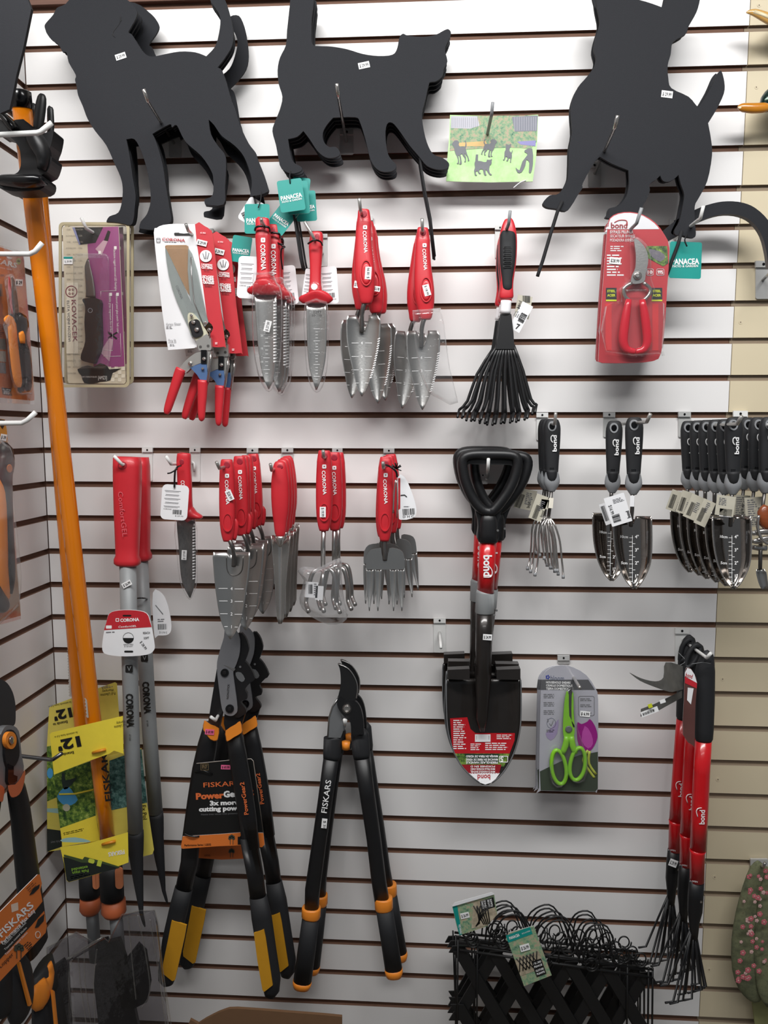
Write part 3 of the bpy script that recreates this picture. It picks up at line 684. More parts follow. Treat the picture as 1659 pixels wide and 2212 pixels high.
b.tube([B(D + .016)(x, y) for x, y in ((668, 1420), (660, 1520), (630, 1740))], .0025, CHROME, 6); b.build('linkage', gs)
b = MB(); b.loft(B(D + .012), [(352, 1605, 54), (330, 1660, 54), (290, 1780, 50), (250, 1900, 46), (215, 2010, 41), (200, 2060, 34), (192, 2085, 20)], RED, .8, 14, 2.6); b.build('grip', gs)
b = MB(); b.loft(B(D + .012), [(582, 1725, 54), (578, 1800, 51), (575, 1900, 47), (570, 2000, 42), (568, 2080, 38), (568, 2140, 30), (572, 2162, 8)], RED, .8, 14, 2.6); b.build('grip', gs)
b = MB(); b.plate(B(D + .0075), [(185, 300), (420, 300), (640, 1080), (560, 1000), (420, 1000)], .0006, CLR); b.build('shrink_film', gs)
g2 = dup(gs, 'long red-handled grass shears on a crimson card, middle of three, its price sticker partly covered', 618, 265, .08)
g3 = dup(gs, 'long red-handled grass shears on a crimson card, rearmost of three', 690, 320, .045)
hook('steel hook holding the grass shears', (425, 140), (400, 70), .14, m=ZINC)

# --- hori knives
fr(*K5)
def hori(d, price=True):
    M = B(d)
    t = thing('soil_knife', 'red-handled soil knife in clear sleeve, price sticker on blade, front of the trio', 'garden knife', 195, 240, d, 'soil knives in clear sleeves, upper row')
    b = MB(); b.loft(M, [(198, 213, 30), (198, 218, 42), (200, 250, 45), (203, 320, 48), (203, 330, 50), (204, 400, 47), (205, 480, 43), (206, 560, 44), (208, 610, 52)], RED, .75, 18, 2.6)
    b.dome(HS(d, 42, .75), circ(198, 256, 16, 12, 30), .0008, REDD, .6)
    b.text(HS(d, 46, .75), 'CORONA', 203, 460, 30, WP, 88, 165, bold=.02); b.ring(HS(d, 47, .75), rrect(188, 336, 216, 366, 6), rrect(198, 347, 206, 355, 2), .0003, WP, .0006)
    b.build('handle', t)
    b = MB(); b.loft(M, [(209, 610, 54, .018), (212, 640, 80, .017), (213, 658, 105, .015), (213, 675, 113, .012), (213, 690, 108, .009), (213, 702, 80, .006)], RED, .2, 20, 2.2); b.build('guard', t)
    S = Scoop(B(d), [(700, 145, 288), (760, 150, 290), (900, 158, 290), (1050, 172, 288), (1150, 185, 284), (1220, 200, 275), (1280, 222, 258), (1305, 236, 242)], .006)
    b = MB(); b.scoop(S, STEEL, 10, 12, .0016)
    for k in range(20): y = 742 + k * 20; b.add([S(x, yy, .0012) for x, yy in ((268, y), (292, y + 4), (268, y + 13))], [(2, 1, 0)], WP)
    for k in range(14): y = 880 + k * 25; b.flat(S, quad(225, y, 18 if k % 3 else 40, 2.5), WP, .0006)
    for y, s in ((962, '20'), (1045, '15'), (1130, '10'), (1212, '5')): b.text(S, s, 195, y, 12, WP, off=.0008)
    b.build('blade', t)
    b = MB(); b.dome(B(d - .006), sm([(140, 560), (150, 555), (205, 548), (262, 556), (290, 620), (325, 690), (322, 1000), (305, 1200), (270, 1290), (240, 1325), (205, 1295), (165, 1200), (135, 1000), (130, 700)], 2), .022, SLV, .93); b.build('sleeve', t)
    if price: sticker(t, B(d + .003), 231, 902, 40, 72, 14, '')
    return t
h1 = hori(.12)
b = MB(); b.text(B(.1245), '$ 27.99', 231, 902, 18, BP, -76, 56, off=.0005); b.build('price_print', SP(h1))
def wtag(root, d, x, y, w, h, ang, flip=False):
    M = B(d); b = MB(); b.plate(M, rrect(x - w / 2, y - h / 2, x + w / 2, y + h / 2, w * .18, ang), .0006, WC)
    a = math.radians(ang); c, s = math.cos(a), math.sin(a)
    def q(u, v): return x + u * c - v * s, y + u * s + v * c
    for k in range(5): p = q(-w * .1, -h * (.32 - k * .11)); b.flat(M, quad(p[0], p[1], w * (.5 if k % 2 else .6), h * .012, ang), GP); p = q(-w * .12, -h * (.29 - k * .11)); b.flat(M, quad(p[0], p[1], w * .5, h * .008, ang), GP)
    p = q(w * .12, h * .27); b.bars(M, p[0], p[1], w * .34, h * .13, ang=ang)
    p = q(-w * .25, h * .2); b.text(M, 'CORONA', p[0], p[1], h * .03, BP, ang, w * .3); p = q(w * .2, h * .38); b.text(M, '$ 27.99', p[0], p[1], h * .03, BP, ang, w * .3)
    return b.build('hang_tag', root, 'white hang tag with small print')
wtag(h1, .1, 110, 590, 140, 270, 3)
b = MB(); b.ptube([(150, 290, .13), (160, 268, .137), (200, 262, .139), (240, 272, .137), (246, 300, .12)], 7, BLKG, 6); b.build('tie', h1)
h2 = dup(h1, 'red-handled soil knife in a clear sleeve, middle of its trio', 262, 282, .085, skip=('price_sticker', 'price_print'))
h3 = dup(h1, 'red-handled soil knife in a clear sleeve, nearest the wall in its trio', 282, 315, .05, skip=('price_sticker', 'price_print', 'hang_tag'))
wtag(h3, .045, 360, 640, 120, 250, -6)
b = MB(); b.ptube([(285, 360, .09), (320, 385, .1), (343, 395, .1), (320, 410, .1), (318, 470, .095), (328, 540, .09)], 5, BLKG, 6)
b.ptube([(300, 375, .1), (335, 378, .1)], 4, BLKG, 6, smooth=False); b.build('tie', h2)
# single knife
h4 = thing('soil_knife', 'red-handled soil knife with a round white button on its grip, hanging singly', 'garden knife', 540, 350, .1, 'soil knives in clear sleeves, upper row')
M = B(.1); b = MB(); b.loft(M, [(545, 300, 25), (545, 305, 36), (545, 330, 42), (540, 400, 45), (540, 480, 40), (538, 560, 36), (537, 640, 38), (538, 690, 46)], RED, .75, 18, 2.6)
b.dome(HS(.1, 40, .75), circ(548, 335, 15, 12, 24), .0008, REDD, .6); b.build('handle', h4)
b = MB(); b.loft(M, [(538, 684, 50, .016), (540, 700, 85, .015), (540, 720, 108, .012), (540, 738, 108, .009), (540, 756, 85, .006)], RED, .2, 20, 2.2); b.build('guard', h4)
S = Scoop(M, [(755, 478, 605), (850, 480, 610), (1000, 484, 608), (1100, 490, 603), (1180, 500, 590), (1250, 520, 572), (1310, 538, 548)], .005)
b = MB(); b.scoop(S, STEEL, 10, 12, .0016)
for k in range(18): b.flat(S, quad(545, 920 + k * 19, 16 if k % 4 else 40, 2.5), WP, .0006)
b.text(S, '0297', 548, 812, 18, STEELD, off=.0008); b.text(S, '50-110', 545, 832, 16, STEELD, off=.0008); b.build('blade', h4)
b = MB(); b.dome(B(.094), sm([(470, 745), (612, 742), (622, 1000), (612, 1180), (585, 1290), (545, 1330), (505, 1285), (480, 1180), (468, 1000)], 2), .02, SLV, .93)
b.dome(HS(.1, 36, .75), circ(534, 652, 34, 14, 36), .002, CLR, .8); b.build('sleeve', h4)
b = MB(); b.dome(HS(.1, 38, .75), circ(530, 651, 22, 16), .002, WP, .8); b.build('button', h4, 'white round button')
b = MB(); b.ptube([(490, 375, .12), (530, 352, .13), (570, 362, .12), (582, 385, .11)], 6, BLKG, 6); b.build('tie', h4)
wtag(h4, .08, 625, 640, 110, 240, -4); wtag(h4, .078, 490, 640, 60, 210, 8)
hook('steel hook holding the trio of soil knives', (195, 240), (190, 215), .155, m=ZINC)
hook('steel hook bending left above the single soil knife', (530, 345), (468, 232), .12, m=ZINC, base=None)

# --- serrated trowels (upper row)
def trowel(d, label, group, price='$ 18.99'):
    M = B(d); t = thing('garden_trowel', label, 'trowel', 845, 185, d, group)
    b = MB(); b.loft(M, [(846, 157, 28), (846, 163, 36), (848, 200, 41), (848, 232, 46), (848, 240, 48), (845, 300, 50), (845, 400, 55), (848, 480, 62), (853, 560, 66), (858, 640, 62), (862, 700, 50), (862, 745, 40), (862, 760, 30)], RED, .7, 18, 2.5)
    b.dome(HS(d, 39, .7), circ(847, 185, 20, 12, 24), .001, REDD, .7)
    b.ring(HS(d, 66, .7), circ(862, 560, 40, 24, 84), circ(862, 560, 33, 24, 76), .004, RED, .001); b.dome(HS(d, 58, .7), circ(862, 565, 32, 16, 70), .003, RED, .7)
    b.text(HS(d, 54, .7), 'CORONA', 856, 362, 22, WP, 86, 140, bold=.02); b.ring(HS(d, 51, .7), rrect(842, 256, 868, 282, 6), rrect(851, 265, 859, 273, 2), .0003, WP, .0006)
    b.build('handle', t)
    b = MB(); b.ptube([(860, 740, d), (843, 780, d), (834, 840, d - .003), (834, 910, d - .006), (834, 940, d - .009)], 15, STEELD, 10); b.build('neck', t)
    S = Scoop(M, [(832, 745, 935), (845, 738, 952), (900, 733, 955), (1000, 738, 948), (1100, 756, 930), (1200, 780, 905), (1280, 800, 875), (1330, 820, 852), (1352, 832, 838)], .014, (.32, 108))
    b = MB(); b.scoop(S, STEEL, 20, 16, .0014)
    for y, s in ((1010, '4'), (1096, '3'), (1182, '2'), (1266, '1')):
        b.text(S, s, 834, y, 18, WP, off=.0008); wd = 45 if s != '1' else 22
        b.flat(S, quad(834 - 20 - wd / 2, y, wd, 2.5), WP, .0006); b.flat(S, quad(834 + 20 + wd / 2, y, wd, 2.5), WP, .0006)
    for k in range(17):
        y = 975 + k * 15.5; xr = S.ext(y)[1]; b.add([S(x, yy, .001) for x, yy in ((xr - 15, y + 8), (xr, y), (xr, y + 8), (xr - 15, y + 14))], [(3, 2, 1, 0)], WP)
    b.build('blade', t)
    return t
t1 = trowel(.15, 'serrated red-handled trowel with upright price sticker, front of the cluster below the cat', 'serrated red-handled trowels, upper row')
t1['_'] = 0; del t1['_']
s_ = sticker(t1, HS(.15, 70, .7), 875, 562, 40, 80, 4, '')
b = MB(); b.text(HS(.15, 74, .7), '$ 18.99', 875, 562, 17, BP, -86, 66, off=.0006); b.build('price_print', SP(t1))
for lb, x, y, d, r in (('serrated red-handled trowel directly right of and behind the cluster front', 872, 262, .115, -4), ('serrated steel trowel with a red handle, peeking out at the left of the cluster', 845, 250, .085, 3.5), ('serrated red-handled trowel nearest the wall, farthest right in the cluster below the cat', 885, 290, .055, -6)):
    k = dup(t1, lb, x, y, d, r, skip=('price_sticker', 'price_print'))
sticker(t1, B(.158), 800, 635, 30, 44, 8, '$18', off=0); sticker(t1, B(.145), 930, 663, 42, 34, 8, '618', off=0)
hook('steel hook holding the serrated trowel cluster', (826, 160), (817, 85), .185, m=ZINC)
t5 = dup(t1, 'serrated trowel partly inside a loose clear bag, right one of its pair', 1222, 302, .11, -1, group='serrated red-handled trowels, upper row', skip=('price_sticker', 'price_print'))
for c in kids(t5):
    if c.name.split('.')[0] == 'handle': pass
t5.scale = (.93, 1, .93)
t6 = dup(t5, 'serrated trowel without bag, left and rear one of the pair beside the black stakes', 1214, 330, .07, 5.5)
sticker(t5, HS(.11, 70, .7), 1243, 672, 42, 72, -14, '')
b = MB(); b.text(HS(.11, 75, .7), '$ 18.99', 1243, 672, 15, BP, 76, 60, off=.0006); b.build('price_print', SP(t5))
t5.scale = (1, 1, 1); t6.scale = (1, 1, 1)
b = MB(); bagp = [(1150, 800), (1200, 795), (1330, 788), (1350, 880), (1362, 1000), (1385, 1180), (1432, 1395), (1380, 1410), (1240, 1330), (1190, 1200), (1160, 1000)]
b.dome(B(.118), bagp, .012, BAG, .9); b.build('clear_bag', t5)
hook('steel hook holding the pair of serrated trowels', (1222, 290), (1220, 215), .13, m=ZINC)

# --- hand fan rakes
fr(*K6); D = .12; M = B(D)
hr = thing('hand_rake', 'small fan rake with red and black grip and paper tags, front of three', 'hand rake', 410, 195, D, 'red and black hand rakes')
b = MB(); b.loft(M, [(412, 157, 16), (412, 162, 26), (410, 200, 42), (408, 260, 55), (407, 340, 58), (405, 440, 54), (402, 540, 42), (398, 600, 42), (396, 650, 47), (396, 668, 40)], RED, .6, 20, 2.6)
b.loft(B(D + .004), [(408, 238, 38), (406, 262, 50), (406, 340, 53), (404, 440, 49), (402, 540, 34), (402, 600, 30), (400, 617, 16)], BLKR, .62, 18, 2.4)
for k in range(6): b.ring(HS(D + .004, 52, .62), rrect(378 - k * .5, 332 + k * 24, 430, 346 + k * 24, 6), rrect(382, 335 + k * 24, 426, 343 + k * 24, 4), .001, BLK, .0006)
b.dome(HS(D, 38, .6), circ(411, 190, 10, 10, 18), .001, REDD, .7); b.build('handle', hr)
b = MB(); b.loft(M, [(395, 680, 34), (392, 720, 35), (388, 762, 35)], WC, .8, 14); b.build('ferrule', hr, 'white ferrule')
b = MB(); b.plate(M, [(358, 765), (428, 765), (442, 880), (448, 990), (330, 990), (345, 880)], .006, BLK, off=.003); b.build('tine_plate', hr)
TX = [120, 180, 235, 270, 320, 375, 435, 475, 530, 580]; TYB = [1420, 1440, 1440, 1455, 1465, 1455, 1450, 1445, 1430, 1395]
b0 = (350, 440)
for i, (x, yb) in enumerate(zip(TX, TYB)):
    xt = 342 + i * 11; b = MB()
    b.loft(M, [(xt, 960, 9, .0015), ((xt * .55 + x * .45), 1130, 10, .0015), (xt * .25 + x * .75 + 8, 1310, 10, .0015), (x + 10, yb - 50, 9, .0015)], BLK, .2, 6)
    b.tube([B(D)(x + 10, yb - 52), B(D + .004)(x + 4, yb - 25), B(D + .02)(x, yb)], .0028, BLK, 6); b.build('tine', hr)
b = MB(); b.plate(B(D - .01), quad(505, 720, 95, 145, 10), .0004, TAN); b.bars(B(D - .01), 525, 670, 50, 45, ang=2); b.lines(B(D - .01), 470, 710, 540, 770, 6, GP)
b.plate(B(D - .004), quad(490, 785, 75, 190, 28), .0004, WC); b.text(B(D - .004), 'bond', 478, 705, 22, BP, -70, 50, bold=.02); b.bars(B(D - .004), 500, 790, 60, 40, ang=-62); b.lines(B(D - .004), 455, 740, 500, 800, 5, GP, -62); b.text(B(D - .004), '7', 470, 845, 34, BP, 20, bold=.02)
b.build('hang_tag', hr)
dup(hr, 'small fan rake with red and black grip, middle one of three', 402, 235, D - .035, .3, skip=('hang_tag',))
dup(hr, 'small fan rake with red and black grip, lowest and nearest the wall', 392, 265, D - .07, 1.6, skip=('hang_tag',))
hook('grey hook holding the hand rakes', (411, 190), (421, 105), .16, m=GREYP)

# --- pruner packs
D = .13; M = B(D)
pr = thing('pruner_pack', 'blister pack of silver bypass pruners with red grips, front one of four', 'packaged pruner', 1235, 195, D, 'bypass pruner packs')
SH = sm([(1045, 200), (1060, 150), (1110, 120), (1190, 112), (1270, 130), (1350, 180), (1410, 260), (1440, 350), (1425, 600), (1410, 850), (1385, 1020), (1340, 1065), (1200, 1078), (1010, 1078), (985, 1060), (985, 1060), (1005, 700), (1030, 380)], 2)
b = MB(); b.plate(M, SH, .001, REDC, WC)
b.flat(M, sm([(1050, 205), (1062, 155), (1115, 125), (1190, 118), (1270, 136), (1345, 185), (1375, 222), (1375, 222), (1050, 222)], 2), WC)
b.text(M, 'bond', 1118, 198, 36, RP, 0, 105, bold=.03, off=.001); b.tube([M(x, y, .0012) for x, y in sm([(1088, 180), (1120, 165), (1165, 168), (1170, 200)], 3, False)], .0008, RP, 4)
b.text(M, 'BYPASS PRUNER', 1135, 240, 20, WP, 0, 150, bold=.03, off=.001); b.text(M, 'SECATEUR BYPASS', 1140, 266, 18, WP, 0, 160, bold=.02, off=.001); b.text(M, 'PODADORA BYPASS', 1135, 292, 18, WP, 0, 150, bold=.02, off=.001)
b.lines(M, 1062, 330, 1150, 370, 3, WP); b.lines(M, 1040, 385, 1150, 530, 8, WP)
b.flat(M, [(1290, 330), (1425, 330), (1432, 440), (1400, 460), (1290, 400)], FOL, .0008)
b.flat(M, sm([(1310, 350), (1380, 365), (1415, 400), (1380, 430), (1330, 400)], 2), mat('printed_glove', '8f8a94', .6), .001)
for x, w, s in ((1316, 44, '10'), (1382, 50, '99%')):
    b.ring(M, rrect(x - w / 2, 475, x + w / 2, 518, 8), rrect(x - w / 2 + 3, 478, x + w / 2 - 3, 515, 6), .0003, WP, .001); b.text(M, s, x, 497, 22, WP, 0, w * .7, bold=.02, off=.0012)
for x in (1068, 1360):
    b.flat(M, quad(x, 640, 68, 85), BP, .0009); b.flat(M, quad(x, 678, 68, 10), mat('acid_yellow_print', 'c9cf2a', .5), .0011)
    b.text(M, 'STEEL', x, 618, 15, mat('acid_yellow_print', 'c9cf2a', .5), 0, 52, bold=.03, off=.0012); b.text(M, 'ACIER', x, 645, 15, mat('acid_yellow_print', 'c9cf2a', .5), 0, 52, bold=.03, off=.0012)
for x in (1050, 1350): b.flat(M, quad(x, 850, 40, 300), mat('bright_red_print', 'dc1b22', .5), .0006)
b.build('card', pr)
sticker(pr, B(D + .001), 1092, 424, 70, 42, 6, '$28.99')
b = MB(); Mm = B(D + .014)
b.plate(Mm, sm([(1215, 285), (1250, 300), (1290, 350), (1305, 420), (1290, 500), (1275, 560), (1200, 570), (1200, 520), (1222, 470), (1225, 380)], 3), .004, STEEL)
b.dome(B(D + .0145), circ(1237, 520, 28, 20), .003, CHROME, .6); b.dome(B(D + .018), circ(1237, 520, 14, 6), .003, STEEL, .8)
b.build('blade', pr)
b = MB()
b.ptube([(1200, 565, D + .012), (1150, 600, D + .012), (1155, 650, D + .012), (1185, 680, D + .012)], 12, CHROME, 8); b.ptube([(1272, 565, D + .012), (1315, 600, D + .012), (1310, 640, D + .012), (1272, 680, D + .012)], 12, CHROME, 8)
b.ptube([(1165, 610 + (k % 2) * 10, D + .012) for k in range(2)], 3, CHROME, 6, smooth=False)
b.ptube([(1165 + k * 3, 612 + (8 if k % 2 else -4), D + .014) for k in range(44)], 1.5, CHROME, 5, smooth=False)
b.build('spring_frame', pr)
for s in (-1, 1):
    b = MB(); cx = 1222; b.loft(B(D + .013), [(cx + s * 42, 672, 20), (cx + s * 58, 760, 28), (cx + s * 72, 860, 31), (cx + s * 78, 940, 30), (cx + s * 58, 990, 26), (cx + s * 20, 1004, 22), (cx + s * 2, 1005, 20)], mat('red_vinyl', 'c4122a', .25, coat=.4), .8, 12); b.build('grip', pr)
b = MB(); b.plate(B(D + .0016), SH, .0006, CLR)
b.dome(B(D + .002), sm([(1185, 290), (1215, 268), (1265, 290), (1320, 370), (1325, 540), (1350, 610), (1330, 680), (1410, 700), (1400, 1000), (1380, 1025), (1030, 1015), (1025, 720), (1130, 690), (1120, 600), (1190, 540)], 2), .026, CLR, .93)
b.build('blister', pr)
for i, (x, y, dd) in enumerate(((1228, 215, .1), (1210, 228, .07), (1200, 235, .04))):
    dup(pr, 'blister pack of bypass pruners, %s behind the front pack' % ('second', 'third', 'last and nearest the wall,')[i], x, y, dd, skip=('price_sticker',))
hook('grey hook holding the pruner packs', (1230, 185), (1262, 85), .17, m=GREYP)

# ================================================================ middle row of goods
# --- long weeders
fr(*K7); D = .155; M = B(D)
wd = thing('long_weeder', 'long grey weeding tool with red soft grip and round-cornered white card, front of two', 'weeder', 778, 190, D, 'long red-gripped weeders')
b = MB(); b.loft(M, [(812, 138, 60), (812, 142, 82), (815, 200, 86), (815, 300, 85), (815, 500, 80), (815, 700, 72), (815, 770, 70), (815, 795, 80), (815, 820, 80), (815, 834, 66)], RED, .75, 22, 2.8, smooth=1)
b.text(HS(D, 85, .76), 'ComfortGEL', 785, 505, 32, mat('pink_print', 'd8606a', .5), 84, 290); b.ring(HS(D, 80, .75), circ(782, 195, 30, 16, 26), circ(782, 197, 22, 16, 18), .001, REDD, .001); b.build('grip', wd)
b = MB(); b.loft(M, [(818, 825, 52), (830, 1400, 50), (845, 2000, 48), (868, 2535, 46)], GREYA, .9, 18, smooth=1)
b.text(HS(D, 50, .9), 'CORONA', 832, 1762, 44, BP, 88, 215, bold=.04); b.plate(HS(D, 49, .9), rrect(802, 1470, 850, 1520, 8, 0), .0002, BP, off=.0006); b.text(HS(D, 51, .9), 'V', 826, 1494, 30, GREYA, off=.001)
b.text(HS(D, 48, .9), 'GT 3204', 832, 1935, 11, BP, 88, 40); b.build('shaft', wd)
sticker(wd, HS(D, 56, .9), 811, 953, 62, 34, -28, '$ 26.99')
b = MB(); b.loft(M, [(868, 2528, 50), (868, 2570, 52), (868, 2660, 50), (872, 2700, 44), (885, 2850, 32), (900, 3000, 18), (905, 3060, 12, .004), (920, 3120, 9, .003), (928, 3145, 3, .002)], BLKR, .7, 14, smooth=1); b.build('weeding_fork', wd)
b = MB(); Mc = B(D + .03)
q = sm([(700, 1140), (760, 1120), (870, 1120), (940, 1140), (965, 1200), (988, 1330), (985, 1375), (940, 1405), (800, 1416), (690, 1405), (655, 1375), (660, 1290), (680, 1200)], 3)
b.plate(Mc, q, .001, WC)
b.flat(Mc, sm([(700, 1142), (760, 1122), (870, 1122), (938, 1142), (960, 1195), (970, 1228), (970, 1228), (665, 1248), (665, 1248), (680, 1200)], 3), REDC, .0004)
b.text(Mc, 'CORONA', 830, 1182, 20, WP, -3, 122, bold=.04); b.text(Mc, 'ComfortGEL', 815, 1224, 12, WP, -3, 115, bold=.01, shear=.2); b.ring(Mc, rrect(740, 1172, 762, 1194, 4), rrect(744, 1176, 758, 1190, 3), .0002, WP, .0008)
b.plate(Mc, rrect(785, 1150, 840, 1161, 5), .0002, BP, off=.0006); b.plate(Mc, rrect(795, 1379, 852, 1391, 6), .0002, BP, off=.0006)
b.ring(Mc, circ(821, 1298, 35, 24), circ(821, 1298, 33, 24), .0002, BP, .0006); b.flat(Mc, [(821 + 34 * math.cos(a), 1298 + 34 * math.sin(a)) for a in [math.pi * k / 12 for k in range(13)]], BP, .0006)
b.text(Mc, 'REACH', 937, 1265, 14, BP, -3, 44, bold=.01); b.text(Mc, 'SOFT', 937, 1298, 14, BP, -3, 34, bold=.01); b.lines(Mc, 678, 1258, 735, 1272, 1, GP, -3); b.text(Mc, 'REMOVE WEEDS', 822, 1340, 9, BP, -2, 62); b.text(Mc, 'BY TAP ROOT', 822, 1352, 8, BP, -2, 54)
b.text(Mc, '$ 28.99', 918, 1345, 17, BP, 55, 60); b.plate(Mc, rrect(678, 1218, 715, 1238, 4), .0001, WP, off=.0007)
b.build('card', wd)
w2 = dup(wd, 'long grey weeding tool with red soft grip, the rear one behind the front weeder', 838, 192, .07, -2.0, skip=('card', 'price_sticker'))
b = MB(); Mc = B(.055); b.plate(Mc, sm([(950, 1010), (1010, 1020), (1045, 1100), (1062, 1230), (1040, 1280), (975, 1285), (950, 1280)], 3), .001, WC)
b.bars(Mc, 1003, 1230, 58, 36); b.lines(Mc, 975, 1180, 1025, 1205, 2, GP); b.text(Mc, 'D U N C', 1008, 1266, 12, BP, 4, 50); b.tube([Mc(965, 1090, .001), Mc(1010, 1150, .001)], .0008, GP, 4); b.build('card', w2)
b = MB(); b.tube([B(.068)(868 + 46 * math.cos(a), 1052 - 8 * math.sin(a), .045 * 0 + .034 * abs(math.sin(a))) for a in [math.pi * k / 10 for k in range(11)]], .0016, BLKG, 6); b.build('band', w2)
hook('white hook holding the long weeders', (782, 188), (728, 132), .185, (908, 88, 975, 295), m=ENAMEL, base=(930, 180))
fr(*K7)
hh = hook('white hook holding the single soil knife of the middle row', (1095, 185), (1062, 135), .15, (1212, 88, 1280, 298), m=ENAMEL, base=(1235, 180))
# brace stubs on these plates
for tt, x in ((None, 935), (hh, 1240)):
    root = tt or [o for o in bpy.data.objects if o.get('label') == 'white hook holding the long weeders'][0]
    b = MB(); b.ptube([(x - 10, 170, .012), (x + 4, 180, .014), (x + 4, 235, .012)], 8, ENAMEL, 8, smooth=False); b.build('brace', root)
# --- single soil knife, side on
D = .12; M = B(D)
k5 = thing('soil_knife', 'red-handled soil knife seen side-on with a white tag tied over it, alone on its hook', 'garden knife', 1165, 180, D)
b = MB(); b.loft(M, [(1178, 117, 34), (1178, 122, 42), (1176, 170, 45), (1178, 225, 44), (1182, 300, 45), (1185, 400, 44), (1195, 470, 40), (1212, 520, 40), (1225, 545, 30)], RED, .75, 16, 2.6)
b.loft(M, [(1205, 490, 44, .014), (1225, 505, 40, .014), (1250, 515, 26, .012), (1285, 525, 14, .01), (1293, 530, 4, .006)][::1], RED, .5, 14)
b.dome(HS(D, 40, .75), circ(1163, 172, 15, 12, 20), .001, REDD, .6); b.text(HS(D, 43, .75), 'CORONA', 1172, 345, 24, WP, 86, 110, bold=.02)
b.build('handle', k5)
S = Scoop(M, [(545, 1132, 1248), (560, 1130, 1250), (700, 1142, 1252), (850, 1152, 1254), (940, 1165, 1248), (1000, 1190, 1235), (1040, 1212, 1220)], .004)
b = MB(); b.scoop(S, STEELD, 8, 10, .0016)
for k in range(18): y = 590 + k * 19; b.add([S(x, yy, .0012) for x, yy in ((1232, y), (1254, y + 2), (1232, y + 11))], [(2, 1, 0)], WP)
b.build('blade', k5)
sticker(k5, B(D + .003), 1178, 767, 32, 62, 3, ''); b = MB(); b.text(B(D + .0042), '$ 27.99', 1178, 767, 15, BP, -86, 50); b.build('price_print', SP(k5))
b = MB(); b.dome(B(D - .004), sm([(1120, 540), (1250, 540), (1262, 700), (1264, 930), (1240, 1010), (1215, 1055), (1180, 1010), (1150, 930), (1130, 750)], 2), .014, SLV, .94); b.build('sleeve', k5)
wtag(k5, D + .035, 1118, 430, 172, 225, 4)
b = MB(); b.ptube([(1158, 195, D + .02), (1135, 205, D + .035), (1120, 235, D + .04), (1116, 335, D + .037)], 6, BLKG, 6); b.ptube([(1135, 215, D + .036), (1095, 240, D + .04), (1072, 245, D + .04)], 5, BLKG, 6); b.build('tie', k5)

# --- gardener trowels, red handles, middle row
fr(*K8)
def corona_handle(b, M, d, cx, y0, y1, wmax, lean=0, dark=False):
    L = y1 - y0; f = lambda v: cx + lean * v
    b.loft(M, [(f(0), y0, wmax * .55), (f(.01), y0 + 4, wmax * .72), (f(.08), y0 + L * .08, wmax * .84), (f(.14), y0 + L * .14, wmax * .92), (f(.16), y0 + L * .16, wmax * .92), (f(.35), y0 + L * .35, wmax), (f(.6), y0 + L * .6, wmax * 1.02), (f(.8), y0 + L * .8, wmax * .95), (f(.93), y0 + L * .93, wmax * .76), (f(1), y1, wmax * .55)], RED, .7, 18, 2.5)
    b.dome(HS(d, wmax * .8, .7), circ(f(.05), y0 + L * .07, wmax * .4, 12, L * .045), .0006, REDD, .6)
    b.text(HS(d, wmax, .7), 'CORONA', f(.36), y0 + L * .4, wmax * .42, WP, 87, L * .3, bold=.02); b.ring(HS(d, wmax * .96, .7), rrect(f(.2) - 13, y0 + L * .2 - 13, f(.2) + 13, y0 + L * .2 + 13, 6), rrect(f(.2) - 4, y0 + L * .2 - 4, f(.2) + 4, y0 + L * .2 + 4, 2), .0003, WP, .0006)
    b.ring(HS(d, wmax, .7), circ(f(.76), y0 + L * .77, wmax * .66, 20, L * .115), circ(f(.76), y0 + L * .77, wmax * .54, 20, L * .1), .003, RED, .0012)
D = .235; M = B(D)
g1 = thing('garden_trowel', 'broad steel trowel with inch marks, slanted price sticker on its red handle, hanging lowest', 'trowel', 140, 200, D, 'plain red-handled trowels, middle row')
b = MB(); corona_handle(b, M, D, 148, 155, 680, 50, 6); b.loft(B(D - .004), [(190, 540, 14), (203, 560, 20), (200, 620, 20), (190, 670, 16)], RED, .6, 12); b.build('handle', g1)
b = MB(); b.ptube([(160, 660, D), (178, 700, D + .004), (192, 750, D), (194, 800, D - .004), (192, 840, D - .006)], 14, STEELD, 10); b.build('neck', g1)
S = Scoop(M, [(748, 62, 296), (760, 56, 300), (850, 62, 294), (960, 72, 280), (1080, 88, 262), (1170, 105, 244), (1230, 125, 222), (1280, 148, 195), (1305, 166, 176)], .012, (.2, 20))
b = MB(); b.scoop(S, STEEL, 18, 16, .0014)
for y, s, w in ((982, '4', 58), (1062, '3', 54), (1144, '2', 48), (1226, '1', 20)):
    b.text(S, s, 178, y, 20, WP, 2, off=.0008); b.flat(S, quad(178 - 25 - w / 2, y - 1, w, 3), WP, .0006); b.flat(S, quad(178 + 20 + w / 2, y + 2, w, 3), WP, .0006)
b.tube([S(x, y, .001) for x, y in sm([(145, 770), (150, 860), (175, 895), (215, 895), (245, 860), (252, 775)], 3, False)], .0008, STEELD, 5)
b.build('blade', g1)
sticker(g1, HS(D, 56, .7), 166, 385, 38, 68, -24, ''); b = MB(); b.text(HS(D, 60, .7), '$28.99', 166, 385, 20, BP, 66, 50); b.build('price_print', SP(g1))
pos = [(222, 178, .185, 'second from the front, half hidden'), (245, 176, .14, 'third from the front'), (268, 170, .1, 'fourth from the front'), (312, 160, .055, 'nearest the wall with dark blade')]
for i, (x, y, d, l) in enumerate(pos):
    dup(g1, 'broad red-handled trowel on the left trowel hook, ' + l, x, y, d, (-1, .4, -.5, -2.5)[i], skip=('price_sticker', 'price_print'))
hook('chrome hook holding the broad trowels', (100, 212), (82, 172), .275, (275, 90, 348, 150), m=ZINC, base=(318, 165))
